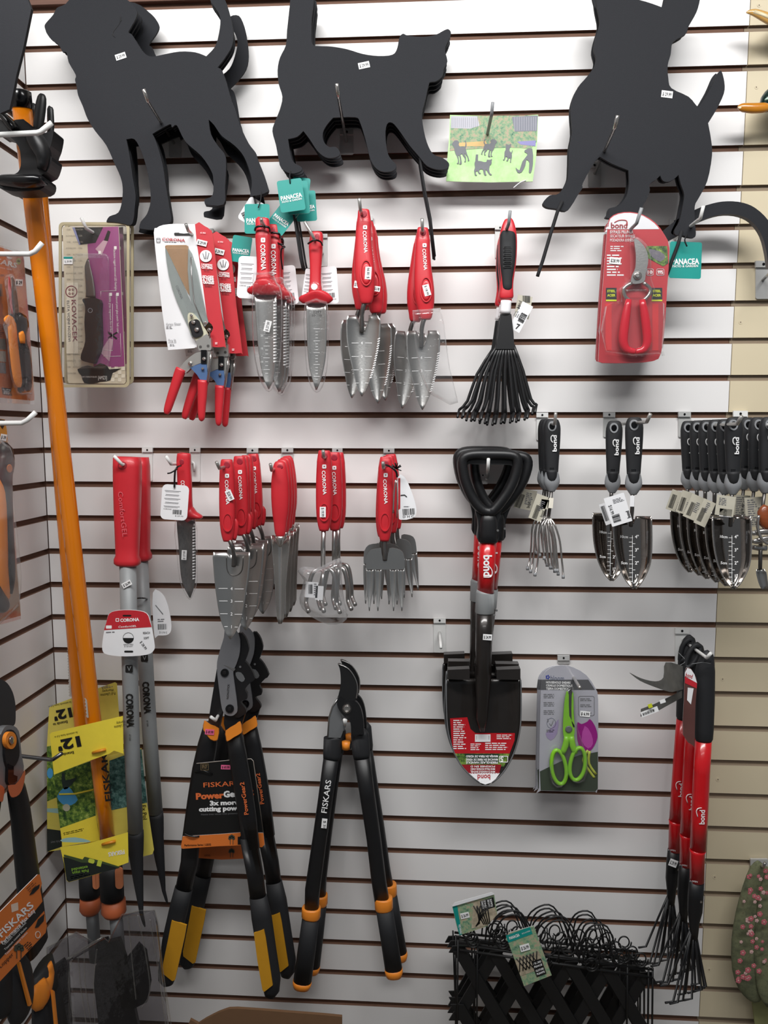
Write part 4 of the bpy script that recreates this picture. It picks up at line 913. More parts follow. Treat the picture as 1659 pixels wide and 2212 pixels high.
# --- transplanters
D = .19; M = B(D)
tp = thing('bulb_trowel', 'narrow polished transplanting trowel with a plain red handle, front one of four', 'trowel', 490, 205, D, 'narrow transplanting trowels')
b = MB(); b.loft(M, [(490, 165, 14), (490, 172, 30), (488, 195, 42), (488, 230, 48), (488, 300, 56), (490, 400, 58), (491, 500, 52), (490, 560, 42), (490, 620, 36), (490, 650, 26)], RED, .7, 18, 2.2)
b.dome(HS(D, 38, .7), circ(488, 205, 20, 12, 18), .001, REDD, .6); b.build('handle', tp)
S = Scoop(M, [(640, 432, 552), (660, 430, 556), (760, 440, 545), (900, 450, 532), (1050, 460, 522), (1150, 466, 516), (1195, 470, 512), (1208, 478, 500)], .018, (.6, 60))
b = MB(); b.scoop(S, CHROME, 18, 14, .0014); b.loft(M, [(490, 645, 30), (490, 690, 22), (488, 715, 8)], CHROME, .7, 12)
b.dome(S, circ(487, 1190, 10, 10), .001, CHROME, .6); b.build('blade', tp)
for i, (x, y, d) in enumerate(((508, 190, .15), (524, 178, .11), (538, 168, .06))): dup(tp, 'narrow polished transplanting trowel with red handle, %s' % ('second of four', 'third of four', 'rearmost of four')[i], x, y, d, -1 - i * .6)
hook('chrome hook holding the narrow trowels', (435, 225), (427, 185), .22, (498, 88, 572, 150), m=ZINC, base=(535, 170))
# --- cultivators
D = .17; M = B(D)
cu = thing('cultivator', 'three-prong cultivator with price sticker on red handle and prongs in a clear bag', 'cultivator', 775, 140, D, 'red-handled cultivators')
b = MB(); corona_handle(b, M, D, 772, 98, 612, 52, -2); b.build('handle', cu)
sticker(cu, HS(D, 58, .7), 762, 492, 38, 66, 0, ''); b = MB(); b.text(HS(D, 62, .7), '$ 19.99', 762, 492, 18, BP, 90, 54); b.build('price_print', SP(cu))
b = MB(); b.ptube([(768, 600, D), (764, 700, D), (764, 860, D)], 15, STEEL, 8, smooth=False); b.build('shaft', cu)
for pts in ([(764, 860, D), (720, 862, D + .012), (690, 900, D + .014), (668, 1000, D + .012), (655, 1070, D + .008), (672, 1130, D + .03)], [(764, 860, D), (764, 900, D + .02), (758, 980, D + .022), (752, 1060, D + .014), (770, 1130, D + .035)], [(764, 860, D), (815, 862, D + .012), (838, 910, D + .014), (850, 1010, D + .012), (852, 1080, D + .008), (872, 1135, D + .03)]):
    b = MB(); b.ptube(pts, 14, STEEL, 8); b.build('prong', cu)
b = MB(); bag = sm([(600, 870), (650, 840), (720, 850), (790, 820), (870, 785), (885, 840), (885, 930), (905, 1080), (925, 1150), (890, 1200), (800, 1212), (700, 1170), (630, 1110), (612, 1040), (640, 930)], 2)
b.dome(B(D - .012), bag, .07, BAG, .72, steps=8); b.build('clear_bag', cu)
b = MB(); Mt = B(D + .045); b.plate(Mt, quad(690, 990, 80, 100, 4), .0004, WC); b.bars(Mt, 683, 985, 28, 60); b.lines(Mt, 705, 950, 725, 1030, 6, GP); b.plate(Mt, quad(740, 1010, 50, 90, 4), .0004, WC); b.build('hang_tag', cu)
c2 = dup(cu, 'three-prong steel cultivator with a red handle, middle one, its prongs beside the bag', 838, 150, .125, -.8, skip=('price_sticker', 'price_print', 'clear_bag', 'hang_tag'))
c3 = dup(cu, 'three-prong steel cultivator with a red handle, right one nearest the wall', 862, 150, .08, -1.0, skip=('price_sticker', 'price_print', 'clear_bag', 'hang_tag'))
hook('chrome hook holding the cultivators', (768, 140), (764, 100), .2, (822, 90, 888, 150), m=ZINC, base=(856, 165))
# --- hand forks
D = .2; M = B(D)
fk = thing('hand_fork', 'flat-tined steel hand fork with a red handle and tied paper tag, front one of three', 'hand fork', 1150, 190, D, 'red-handled hand forks')
b = MB(); corona_handle(b, M, D, 1166, 150, 678, 50, -8); b.build('handle', fk)
b = MB(); b.ptube([(1160, 665, D), (1158, 720, D), (1160, 760, D), (1160, 800, D - .002)], 16, STEELD, 10); b.build('neck', fk)
b = MB(); b.plate(M, sm([(1040, 860), (1040, 780), (1070, 735), (1120, 725), (1135, 725), (1145, 790), (1175, 790), (1188, 725), (1230, 725), (1270, 745), (1284, 790), (1284, 860), (1284, 860), (1040, 860)], 2), .0018, STEEL); b.build('head', fk)
for x0, x1, xt in ((1038, 1088, 1060), (1096, 1138, 1115), (1190, 1234, 1215), (1240, 1286, 1268)):
    b = MB(); S = Scoop(M, [(850, x0, x1), (920, x0 + 1, x1), (1000, x0 + 6, x1 - 4), (1080, xt - 8, xt + 9), (1125, xt - 3, xt + 3)], .003, curl=.012); b.scoop(S, STEEL, 4, 10, .0016); b.build('tine', fk)
b = MB(); b.ptube([(1165, 190, D + .02), (1200, 205, D + .03), (1232, 235, D + .03), (1238, 270, D + .03)], 7, BLKG, 6)
rr = random.Random(3)
for k in range(9): a = rr.uniform(-2.6, .9); b.ptube([(1232, 215, D + .03), (1232 + 34 * math.cos(a), 215 + 38 * math.sin(a), D + .035)], 3.5, BLKG, 5, smooth=False)
b.build('tie', fk)
b = MB(); b.ptube([(1228, 285, D + .03), (1218, 380, D + .03), (1212, 500, D + .03)], 5, CHROME, 6); b.ptube([(1235, 285, D + .03), (1240, 400, D + .03), (1236, 530, D + .025)], 4, CHROME, 6); b.build('wire', fk)
b = MB(); b.plate(B(D + .012), sm([(1240, 270), (1285, 268), (1318, 330), (1350, 420), (1362, 490), (1340, 530), (1260, 542), (1248, 500)], 2), .0008, WC); Mt = B(D + .012)
b.flat(Mt, [(1245, 275), (1258, 275), (1258, 470), (1245, 480)], RP); b.bars(Mt, 1312, 490, 76, 40, ang=-4); b.text(Mt, 'D H C', 1310, 520, 14, BP, -3, 70); b.lines(Mt, 1280, 455, 1335, 465, 1, GP); b.tube([Mt(x, y, .001) for x, y in ((1260, 385), (1285, 382), (1300, 395))], .0008, BP, 4); b.build('hang_tag', fk)
dup(fk, 'flat-tined steel hand fork with a red handle, second one showing to the left', 1148, 178, .15, 1.6, skip=('hang_tag', 'tie', 'wire'))
dup(fk, 'flat-tined steel hand fork with a red handle, third one showing to the right', 1170, 170, .1, -3.5, skip=('hang_tag', 'tie', 'wire'))
dup(fk, 'flat-tined steel hand fork with a red handle, dark one farthest right against the wall', 1185, 160, .05, -5.5, skip=('hang_tag', 'tie', 'wire'))
hook('chrome hook holding the hand forks', (1150, 210), (1147, 175), .235, (1150, 92, 1220, 150), m=ZINC, base=(1185, 160))
# --- D-handle shovels
fr(*K12); D = .14; M = B(D)
sh = thing('d_handle_shovel', 'short black shovel with a D grip, red shaft and printed label, front one of three', 'shovel', 438, 170, D, 'short D-handle shovels')
b = MB()
o_ = sm([(275, 200), (262, 150), (275, 115), (310, 102), (450, 98), (580, 105), (625, 118), (638, 150), (635, 210), (600, 320), (540, 420), (510, 500), (500, 560), (498, 652), (380, 652), (378, 560), (370, 500), (345, 420), (300, 320)], 4)
i_ = sm([(305, 200), (318, 178), (340, 178), (380, 180), (450, 182), (520, 182), (570, 183), (590, 195), (588, 215), (570, 270), (530, 350), (490, 410), (465, 440), (445, 455), (420, 445), (395, 425), (360, 360), (320, 270), (306, 230)], 4)
b.ring(M, o_, i_, .028, BLK, .0)
b.tube([B(D + .002)(x, y) for x, y in sm([(280, 190), (290, 140), (340, 120), (450, 118), (570, 122), (612, 142), (616, 200), (585, 300), (530, 390), (470, 462), (440, 470), (400, 455), (345, 390), (300, 290)], 3)], .0105, BLK, 8, True)
b.loft(B(D - .008), [(438, 470, 45, .016), (438, 520, 58, .02), (438, 600, 60, .02), (438, 650, 60, .02), (438, 656, 54, .018)], BLK, .6, 16, 2.6, smooth=1)
b.dome(B(D + .008), circ(497, 584, 8, 8), .003, CHROME); b.build('d_grip', sh)
b = MB(); b.loft(B(D - .008), [(436, 640, 50, .0165), (430, 800, 52, .0165), (422, 960, 52, .0165)], REDP, .9, 18, smooth=1)
b.text(HS(D - .0075, 52, .93), 'bond', 436, 800, 50, WP, 90, 130, bold=.03); b.tube([HS(D - .0075, 52, .93)(x, y, .0015) for x, y in sm([(410, 870), (455, 868), (462, 830), (440, 800)], 3, False)], .001, WP, 5); b.build('shaft', sh)
b = MB(); b.loft(B(D - .008), [(422, 958, 55, .0175), (420, 965, 58, .018), (417, 1085, 58, .018), (417, 1090, 54, .017)], GREYA, .9, 18, smooth=1); b.build('collar', sh)
b = MB(); b.loft(B(D - .008), [(417, 1088, 54, .016), (412, 1250, 52, .016), (408, 1400, 50, .015), (408, 1480, 52, .012), (405, 1600, 42, .008), (400, 1740, 34, .006), (402, 1815, 14, .003)], SPADE, .8, 18, smooth=1); b.dome(B(D + .004), circ(476, 1102, 8, 8), .003, CHROME); b.build('socket', sh)
S = Scoop(B(D - .006), [(1490, 190, 636), (1500, 184, 638), (1600, 182, 640), (1750, 186, 638), (1850, 200, 625), (1950, 232, 595), (2030, 278, 555), (2090, 335, 510), (2130, 385, 462), (2142, 400, 440)], .02)
b = MB(); b.scoop(S, SPADE, 18, 18, .002)
b.tube([S(a, y, .001) for y, a in [(y, S.ext(y)[0]) for y in range(1500, 2142, 30)]], .0016, GREYM, 6); b.tube([S(a, y, .001) for y, a in [(y, S.ext(y)[1]) for y in range(1500, 2142, 30)]], .0016, GREYM, 6)
for xs in ((190, 325), (490, 636)):
    b.plate(B(D + .008), [(xs[0], 1438), (xs[1], 1432), (xs[1], 1500), (xs[0], 1495)], .02, SPADE)
b.build('blade', sh)
b = MB(); fl = [(205, 1735), (310, 1728), (330, 1800), (360, 1825), (602, 1825), (600, 1870), (570, 1950), (225, 1950), (212, 1850)]
b.flat(S, fl, mat('label_red', 'b81822', .35), .0012); b.flat(S, [(225, 1950), (572, 1950), (535, 2030), (285, 2030)], FOL, .0012); b.flat(S, [(268, 2018), (520, 2018), (505, 2075), (318, 2075)], mat('label_maroon', '8f1520', .35), .0014); b.flat(S, [(315, 2070), (510, 2070), (470, 2125), (420, 2140), (385, 2128)], WC, .0014)
b.plate(S, quad(405, 1856, 95, 46), .0001, WC, off=.0018); b.bars(S, 405, 1853, 78, 26, off=.0022)
b.text(S, 'bond', 412, 2096, 32, RP, 180, 78, bold=.02, off=.002)
b.flat(S, [(290, 1952), (500, 1952), (500, 2012), (345, 2012)], mat('label_green', '1d3324', .4), .0014)
for y, t in ((2062, 'MINI D-HANDLE SHOVEL'), (2046, 'MINI PELLE RONDE AVEC'), (2030, 'POIGNEE EN D')): b.text(S, t, 405, y, 11, WP, 180, 150, bold=.02, off=.002)
for y, t in ((2006, 'FIBERGLASS HANDLE'), (1988, 'MANCHE EN FIBRE DE VERRE'), (1968, 'MANIJA EN FIBRA DE VIDRIO')): b.text(S, t, 400, y, 13, WP, 180, 195, bold=.03, off=.002)
b.ring(S, rrect(505, 1965, 560, 2005, 6), rrect(509, 1969, 556, 2001, 4), .0002, WP, .002); b.text(S, '5', 522, 1985, 30, WP, 180, bold=.03, off=.002)
b.lines(S, 225, 1745, 305, 1930, 14, WP, off=.002); b.lines(S, 420, 1885, 580, 1935, 4, WP, off=.002); b.lines(S, 330, 1890, 400, 1935, 4, WP, off=.002); b.lines(S, 490, 1835, 590, 1868, 3, WP, off=.002)
b.build('label', sh, 'red and green product label')
sticker(sh, HS(D - .008, 54, .95), 434, 1238, 55, 36, 4, '$ 24.99')
s2 = dup(sh, 'short black shovel with a D grip, second one, its grip jutting out to the right', 505, 168, .095, 3.2, skip=('label', 'price_sticker'))
s3 = dup(sh, 'short black shovel with a D grip, rearmost one, its red shaft showing at the left', 402, 147, .05, .1, skip=('label', 'price_sticker'))
hook('white hook through the shovel grips', (437, 205), (440, 145), .19, (376, 240, 436, 300), m=ENAMEL, base=(430, 268))
# --- empty white hook
hook('empty white hook left of the shovels', (146, 1270), (149, 1305), .08, (104, 1128, 178, 1332), m=ENAMEL, base=(140, 1210))

# --- grey black handled tools
fr(*K9)
def bond_handle(b, M, d, cx, y0, y1, w, lean=0):
    L = y1 - y0; f = lambda v: cx + lean * v
    b.loft(M, [(f(0), y0, w * .45), (f(.02), y0 + L * .02, w * .75), (f(.1), y0 + L * .1, w * .97), (f(.2), y0 + L * .2, w), (f(.4), y0 + L * .4, w * .93), (f(.6), y0 + L * .6, w * .82), (f(.72), y0 + L * .72, w * .76), (f(.8), y0 + L * .8, w * .68)], BLKR, .62, 18, 2.3)
    b.loft(M, [(f(.72), y0 + L * .72, w * .72), (f(.76), y0 + L * .76, w * .84), (f(.84), y0 + L * .84, w * .96), (f(.9), y0 + L * .9, w * .88), (f(.96), y0 + L * .96, w * .58), (f(1), y1, w * .34)], GREYP, .72, 16)
    b.ring(HS(d, w * .99, .62), circ(f(.1), y0 + L * .1, w * .5, 18, L * .07), circ(f(.1), y0 + L * .1, w * .34, 18, L * .048), .004, GREYP, .0004); b.dome(HS(d, w * .99, .62), circ(f(.1), y0 + L * .1, w * .33, 14, L * .045), .0004, BLKG, .9)
    b.loft(B(d + .0045), [(f(.7), y0 + L * .7, w * .66), (f(.78), y0 + L * .78, w * .62), (f(.84), y0 + L * .84, w * .5), (f(.88), y0 + L * .88, w * .25)], BLKR, .95, 14, 2.2)
    for u in (-1, 0, 1):
        for v in (-1, 0, 1): b.flat(HS(d, w * .88, .68), quad(f(.7) + u * w * .18, y0 + L * .7 + v * w * .18, w * .14, w * .14, 45), BLKG, .0012)
def bond_logo(root, M, x, y, h, L, ang=-90):
    b = MB(); b.text(M, 'bond', x + h * .1, y, h, WP, ang, L, bold=.03, off=.0006)
    b.tube([M(px, py, .0006) for px, py in sm([(x - h * .35, y - L * .05), (x - h * .75, y - L * .2), (x - h * .7, y - L * .42), (x - h * .2, y - L * .5)], 3, False)], .0011, WP, 5)
    return b.build('logo_print', kids(root)[0], 'white printed logo')
D = .12
bc = thing('hand_cultivator', 'chrome five-prong hand cultivator with black and grey grip, front one of three', 'cultivator', 285, 215, D, 'black-gripped hand cultivators')
b = MB(); bond_handle(b, B(D), D, 276, 163, 630, 54, -4); b.build('handle', bc)
bond_logo(bc, HS(D, 54, .62), 288, 320, 26, 105)
b = MB(); b.ptube([(270, 620, D), (262, 720, D), (250, 810, D)], 11, STEELD, 8, smooth=False); b.build('shaft', bc)
for pts in ([(250, 790, D), (215, 830, D + .01), (192, 900, D + .012), (188, 1000, D + .01), (180, 1100, D + .005), (165, 1165, D + .015)], [(250, 790, D), (226, 850, D + .01), (215, 950, D + .01), (225, 1060, D + .012)][:4], [(252, 790, D), (252, 850, D + .01), (256, 950, D + .012), (280, 1100, D + .01), (295, 1140, D + .012)], [(256, 790, D), (295, 850, D + .012), (325, 950, D + .012), (335, 1050, D + .01), (342, 1110, D + .008), (346, 1180, D + .015)], [(254, 790, D), (275, 860, D + .012), (290, 980, D + .012), (300, 1080, D + .01), (308, 1140, D + .012)]):
    b = MB(); b.ptube(pts, 6.5, CHROME, 8); e = pts[-1]; b.ptube([(e[0], e[1] - 16, e[2]), (e[0], e[1] + 6, e[2])], 10, GREYP, 8, smooth=False); b.build('prong', bc)
b = MB(); Mt = B(D + .014); b.plate(Mt, quad(265, 702, 34, 66, 5), .0006, CREAM); b.plate(Mt, quad(190, 732, 82, 165, 20), .0004, TAN); b.plate(Mt, quad(228, 710, 50, 60, 8), .0004, TAN); b.bars(Mt, 175, 760, 30, 90, ang=20); b.lines(Mt, 190, 690, 225, 760, 6, GP, 20); b.text(Mt, 'bond', 210, 770, 16, BP, -70, 40); b.build('hang_tag', bc)
c_ = dup(bc, 'chrome five-prong hand cultivator with black and grey grip, second of three', 262, 214, .09, .5, skip=('hang_tag', 'logo_print'))
c_ = dup(bc, 'chrome five-prong hand cultivator with black and grey grip, nearest the wall of three', 245, 214, .06, .8, skip=('hang_tag', 'logo_print'))
b = MB(); Mt = B(.055); b.plate(Mt, quad(110, 680, 130, 130, 10), .0004, TAN); b.bars(Mt, 75, 690, 40, 90, ang=20); b.lines(Mt, 110, 640, 160, 720, 7, GP, 10); b.text(Mt, 'bond', 130, 715, 20, BP, -80, 36); b.build('hang_tag', c_)
hook('grey hook holding the chrome cultivators', (292, 195), (298, 125), .155, (175, 130, 250, 300), m=ZINC, base=None, pm=ENAMEL)
def bond_trowel(D, label, group, cx=802):
    M = B(D); t = thing('measuring_trowel', label, 'trowel', cx + 15, 195, D, group); dx = cx - 802
    b = MB(); bond_handle(b, M, D, cx, 152, 650, 58, -6); b.build('handle', t)
    bond_logo(t, HS(D, 58, .62), cx + 16, 335, 28, 108)
    b = MB(); b.ptube([(790 + dx, 640, D), (788 + dx, 740, D), (783 + dx, 800, D - .004), (780 + dx, 850, D - .01)], 13, STEELD, 10); b.build('neck', t)
    S = Scoop(M, [(786, 665 + dx, 910 + dx), (800, 664 + dx, 912 + dx), (880, 666 + dx, 914 + dx), (980, 674 + dx, 914 + dx), (1070, 692 + dx, 908 + dx), (1130, 712 + dx, 892 + dx), (1190, 742 + dx, 862 + dx), (1230, 772 + dx, 835 + dx), (1252, 795 + dx, 812 + dx)], .02, (.14, 60))
    b = MB(); b.scoop(S, MIRROR, 22, 20, .0014)
    for a in (0, 1): b.tube([S(S.ext(y)[a], y, .0) for y in list(range(800, 1250, 25)) + [1252]], .0012, CHROME, 6)
    b.build('blade', t)
    b = MB(); b.flat(S, quad(790 + dx, 1060, 2.5, 300), WP, .001)
    for k in range(11): y = 925 + k * 28; b.flat(S, quad(790 + dx - (10 if k % 2 else 8), y, 24, 3), WP, .001); b.flat(S, quad(790 + dx + 10, y + 10, 16, 3), WP, .001) if k % 3 == 1 else 0
    for y, s in ((918, '4"'), (1003, '3"'), (1086, '2"'), (1170, '1"')): b.text(S, s, 818 + dx, y, 20, WP, bold=.02, off=.001)
    for y, s in ((918, '10cm'), (1086, '5cm')): b.text(S, s, 738 + dx, y, 17, WP, 4, bold=.02, off=.001)
    b.text(S, 'STAINLESS STEEL', 884 + dx, 920, 11, GP, -88, 80, off=.001); b.build('measure_print', [c for c in kids(t) if c.name.startswith('blade')][0], 'white etched ruler marks')
    return t
bt = bond_trowel(.2, 'polished ruler trowel with black grip, right one of the pair on the long bent hook', 'pair of black-gripped trowels')
b = MB(); Mt = B(.212); b.plate(Mt, quad(788, 690, 28, 70, 2), .0006, WC); b.plate(Mt, rrect(630, 650, 765, 840, 4, -17), .0005, WC); b.bars(Mt, 688, 800, 50, 50, ang=73); b.lines(Mt, 665, 670, 740, 700, 4, GP, -17); b.text(Mt, '$16.99', 655, 745, 22, BP, 73, 60); b.text(Mt, 'bond', 762, 775, 22, BP, -107, 46, bold=.02); b.build('hang_tag', bt)
b2 = dup(bt, 'polished trowel with etched ruler and black grip, left one of the pair, behind its neighbour', 688, 215, .1, 1.2, skip=('hang_tag',))
b = MB(); Mt = B(.115); b.plate(Mt, quad(640, 770, 65, 140, -20), .0004, WC); b.bars(Mt, 625, 770, 26, 100, ang=-20); b.build('hang_tag', b2)
hook('long zinc hook with an upturned end holding the pair of ruler trowels', (882, 182), (905, 132), .28, (604, 128, 680, 280), m=ZINC, base=(672, 202))
D0 = .245
bb = bond_trowel(D0, 'polished trowel with etched ruler, biggest and frontmost of the long row at the right edge', 'long row of black-gripped trowels', 1440)
b = MB(); Mt = B(D0 + .008); b.plate(Mt, quad(1385, 720, 120, 130, 8), .0004, TAN); b.plate(Mt, quad(1388, 765, 80, 50, 6), .0004, WC); b.text(Mt, '$17.99', 1385, 765, 20, BP, -80, 44); b.lines(Mt, 1345, 670, 1400, 720, 5, GP, 8); b.build('hang_tag', bb)
bl = ['second', 'third', 'fourth', 'fifth', 'sixth', 'seventh']
for i in range(5):
    d = D0 - (i + 1) * .036; x = 1455 - 62 * (i + 1) + i * 3.0
    k = dup(bb, 'polished ruler trowel with black grip, %s from the front in the long row' % bl[i], x + 7, 205 + i * 2, d, .3 * ((i % 3) - 1), skip=('hang_tag',))
    if i in (0, 1, 2, 3):
        b = MB(); Mt = B(d + .012); xx = (1250, 1185, 1130, 1065)[i]; aa = (25, 24, 18, 20)[i]
        b.plate(Mt, quad(xx, (765, 730, 700, 690)[i], 80 + 10 * (i % 2), 170 - 12 * i, aa), .0004, TAN); b.bars(Mt, xx - 20, (775, 740, 710, 690)[i], 30, 90, ang=aa); b.lines(Mt, xx + 2, 700, xx + 34, 770, 6, GP, aa); b.build('hang_tag', k)
hook('zinc hook holding the long row of ruler trowels', (1462, 195), (1490, 145), .29, (1085, 125, 1165, 280), m=ZINC, base=(1125, 215))
# right-most group on the beige panel
rt = []
for i, (x, y, d) in enumerate(((1672, 205, .17), (1602, 205, .13), (1535, 205, .09))):
    k = dup(c_, ('black-gripped chrome tool cut off by the right edge of the photo', 'black-gripped chrome tool second from the right edge', 'black-gripped chrome tool just right of the frontmost ruler trowel')[i], x, y, d, 0, 'black-gripped chrome tools at the right edge', skip=('hang_tag', 'prong')); rt.append(k)
b = MB(); Mt = B(.15); b.plate(Mt, quad(1580, 760, 118, 190, -5), .0004, TAN); b.lines(Mt, 1540, 680, 1600, 850, 12, GP, -5); b.text(Mt, '$19.99', 1610, 770, 20, BP, -85, 80); b.build('hang_tag', rt[1])
b = MB(); Mt = B(.1); b.plate(Mt, quad(1500, 740, 100, 175, 3), .0004, TAN); b.lines(Mt, 1460, 665, 1530, 810, 12, GP, 3); b.text(Mt, '$19.99', 1505, 740, 18, BP, -88, 60); b.build('hang_tag', rt[2])
hook('white hook on the beige panel above the chrome tools', (1680, 205), (1700, 160), .2, (1438, 120, 1530, 165), m=ENAMEL, base=(1485, 180))
# wooden handled chrome bulb tool at the edge
wt = thing('bulb_planter', 'chrome tool with a reddish wooden insert, at the right edge below the black grips', 'planting tool', 1640, 700, .19)
M = B(.19); b = MB(); b.loft(M, [(1655, 722, 28), (1640, 760, 50), (1650, 820, 52), (1680, 850, 40)], mat('red_brown_wood', '8a4522', .35, var=.3, nscale=20, stretch=(1, 1, 8), coat=.4), .6, 12); b.build('wooden_grip', wt)
b = MB(); b.loft(M, [(1545, 875, 6), (1560, 895, 16), (1600, 890, 22), (1660, 885, 24), (1720, 885, 24)], CHROME, .8, 12); b.loft(M, [(1555, 950, 10), (1600, 945, 22), (1660, 930, 20), (1720, 930, 20)], CHROME, .6, 12)
b.ptube([(1600, 780, .2), (1592, 850, .2), (1610, 920, .2), (1650, 960, .2), (1720, 985, .2)], 10, CHROME, 10); b.build('frame', wt)
b = MB(); b.ptube([(1612, 960, .18), (1610, 1050, .18), (1608, 1130, .18)], 13, STEELD, 8, smooth=False); b.loft(B(.18), [(1560, 985, 16), (1600, 990, 20), (1650, 990, 20)], STEEL, .8, 10)
S = Scoop(B(.18), [(1125, 1585, 1635), (1150, 1582, 1650), (1220, 1600, 1660), (1255, 1618, 1668)], .006); b.scoop(S, STEEL, 8, 6, .0014); b.build('spade_end', wt)
# steel hook with plate on beige, cut by the edge
fr(1480, 0, 3.687)
hook('steel hook plate cut off by the right edge, on the beige panel', (700, 2150), (740, 2100), .1, (562, 2090, 690, 2380), m=CHROME, base=(620, 2230), pm=ZINC)

# --- ducks
fr(*K3)
GRN = mat('glossy_dark_green', '0c2620', .2, coat=.6); BILL = mat('glossy_amber', 'c07a1e', .25, var=.3, nscale=25, coat=.6); BILP = mat('glossy_pale_amber', 'c79a55', .25, var=.2, nscale=25, coat=.6)
dk = thing('carved_duck', 'glossy carved duck with green head and amber bill poking in from the right', 'wooden duck', 1640, 690, .06)
b = MB(); b.loft(B(.06), [(1464, 690, 6), (1475, 688, 18), (1500, 690, 28), (1560, 694, 32), (1610, 692, 32), (1640, 690, 30), (1660, 690, 24)], BILL, .8, 16); b.dome(B(.084), circ(1478, 688, 12, 12, 8), .002, mat('ivory_paint', 'd8c9a4', .3)); b.build('bill', dk)
b = MB(); b.loft(B(.05), [(1628, 700, 30), (1645, 680, 48), (1670, 655, 75), (1730, 640, 110), (1810, 660, 110), (1860, 700, 60)], GRN, .8, 20); b.build('head', dk)
b = MB(); b.loft(B(.094), [(1640, 640, 4, .002), (1655, 634, 8, .003), (1690, 625, 8, .003)], mat('pale_green_paint', 'b9d4c4', .3), .4, 8); b.build('eye_stripe', dk)
d2 = thing('carved_duck', 'glossy carved duck of which only the pale bill tip shows, at the top right corner', 'wooden duck', 1640, 110, .06)
b = MB(); b.loft(B(.06), [(1520, 82, 3), (1535, 78, 12), (1570, 80, 22), (1610, 95, 28), (1660, 118, 34), (1720, 140, 38)], BILP, .7, 16); b.tube([B(.084)(1570, 74), B(.09)(1620, 90), B(.096)(1680, 116)], .0035, mat('ivory_paint', 'd8c9a4', .3), 6, flat=.4); b.build('bill', d2)
b = MB(); b.loft(B(.05), [(1700, 130, 40), (1760, 120, 80), (1840, 120, 100), (1900, 140, 60)], GRN, .8, 16); b.build('head', d2)

# ================================================================ lower goods
# --- pole saws in the corner
fr(0, 0, 1)
def pole_saw(front):
    if front: D0, D1, cx = .36, .12, lambda y: 44 + (y - 200) * .1165
    else: D0, D1, cx = .27, .07, lambda y: 66 + (y - 200) * .081
    dd = lambda y: D0 + (D1 - D0) * (y - 200) / 1650
    lb = 'orange pole saw leaning in the corner, the front one' if front else 'orange pole saw leaning in the corner, rear one, partly hidden by the front pole'
    t = thing('pole_saw', lb, 'pole saw', cx(260), 260, dd(260), 'orange pole saws in the corner')
    ys = [232, 420, 700, 950, 1200, 1450, 1700, 1852] if front else [268, 420, 700, 950, 1200, 1450, 1700, 1870]
    b = MB(); P = [P3(cx(y), y, dd(y)) for y in ys]; b.tube(P, .0155, ORP, 24); b.build('pole', t)
    y0 = ys[0]; b = MB(); P = [P3(cx(y), y, dd(y)) for y in (y0 - 38, y0 - 34, y0 + 2)]; b.tube(P, [.012, .0168, .0168], BLKG, 20); b.build('end_cap', t)
    return t, cx, dd
ps, cxf, ddf = pole_saw(True); pr_, cxr, ddr = pole_saw(False)
for root, cx, dd, yt in ((ps, cxf, ddf, (1600, 1700)), (pr_, cxr, ddr, (1500, 1600))):
    M = B(dd(1700) + .0162)
b = MB(); b.text(B(ddf(1690) + .0165), 'FISKARS', 228, 1672, 15, BP, -97, 118, bold=.02); b.build('logo_print', ps)
# black pruner heads
fr(*K1)
b = MB(); D = .4
HEAD = sm([(-20, 745), (40, 800), (60, 775), (150, 762), (165, 790), (215, 828), (290, 850), (335, 830), (340, 860), (325, 930), (305, 985), (330, 1005), (322, 1050), (300, 1100), (262, 1120), (288, 1140), (290, 1180), (255, 1215), (130, 1225), (60, 1222), (0, 1205), (-20, 1180), (10, 1140), (80, 1118), (115, 1100), (133, 1060), (132, 1000), (120, 940), (70, 880), (0, 855), (-20, 850)], 2)
b.plate(B(D), HEAD, .035, BLK)
b.loft(B(D + .002), [(-30, 705, 12, .01), (40, 760, 26, .014), (85, 815, 32, .016), (110, 840, 20, .012)], BLKG, .5, 12)
b.loft(B(D + .004), [(0, 1168, 20, .014), (40, 1160, 34, .018), (140, 1165, 40, .02), (250, 1160, 36, .018), (284, 1158, 20, .012)], BLKG, .5, 14)
b.loft(B(D), [(205, 860, 50, .014), (250, 930, 58, .016), (280, 1010, 44, .014), (272, 1090, 26, .012)], BLK, .5, 14)
b.build('pruner_head', ps)
b = MB(); b.loft(B(.37), [(272, 602, 14), (268, 625, 28), (258, 700, 34), (245, 800, 32), (238, 850, 24)], BLK, .7, 14); b.loft(B(.35), [(325, 682, 10), (322, 700, 20), (325, 800, 22), (320, 870, 20), (300, 930, 14)], BLK, .7, 12); b.loft(B(.33), [(205, 668, 14), (215, 690, 26), (215, 760, 28), (215, 800, 22)], BLK, .7, 12); b.build('pruner_head', pr_)
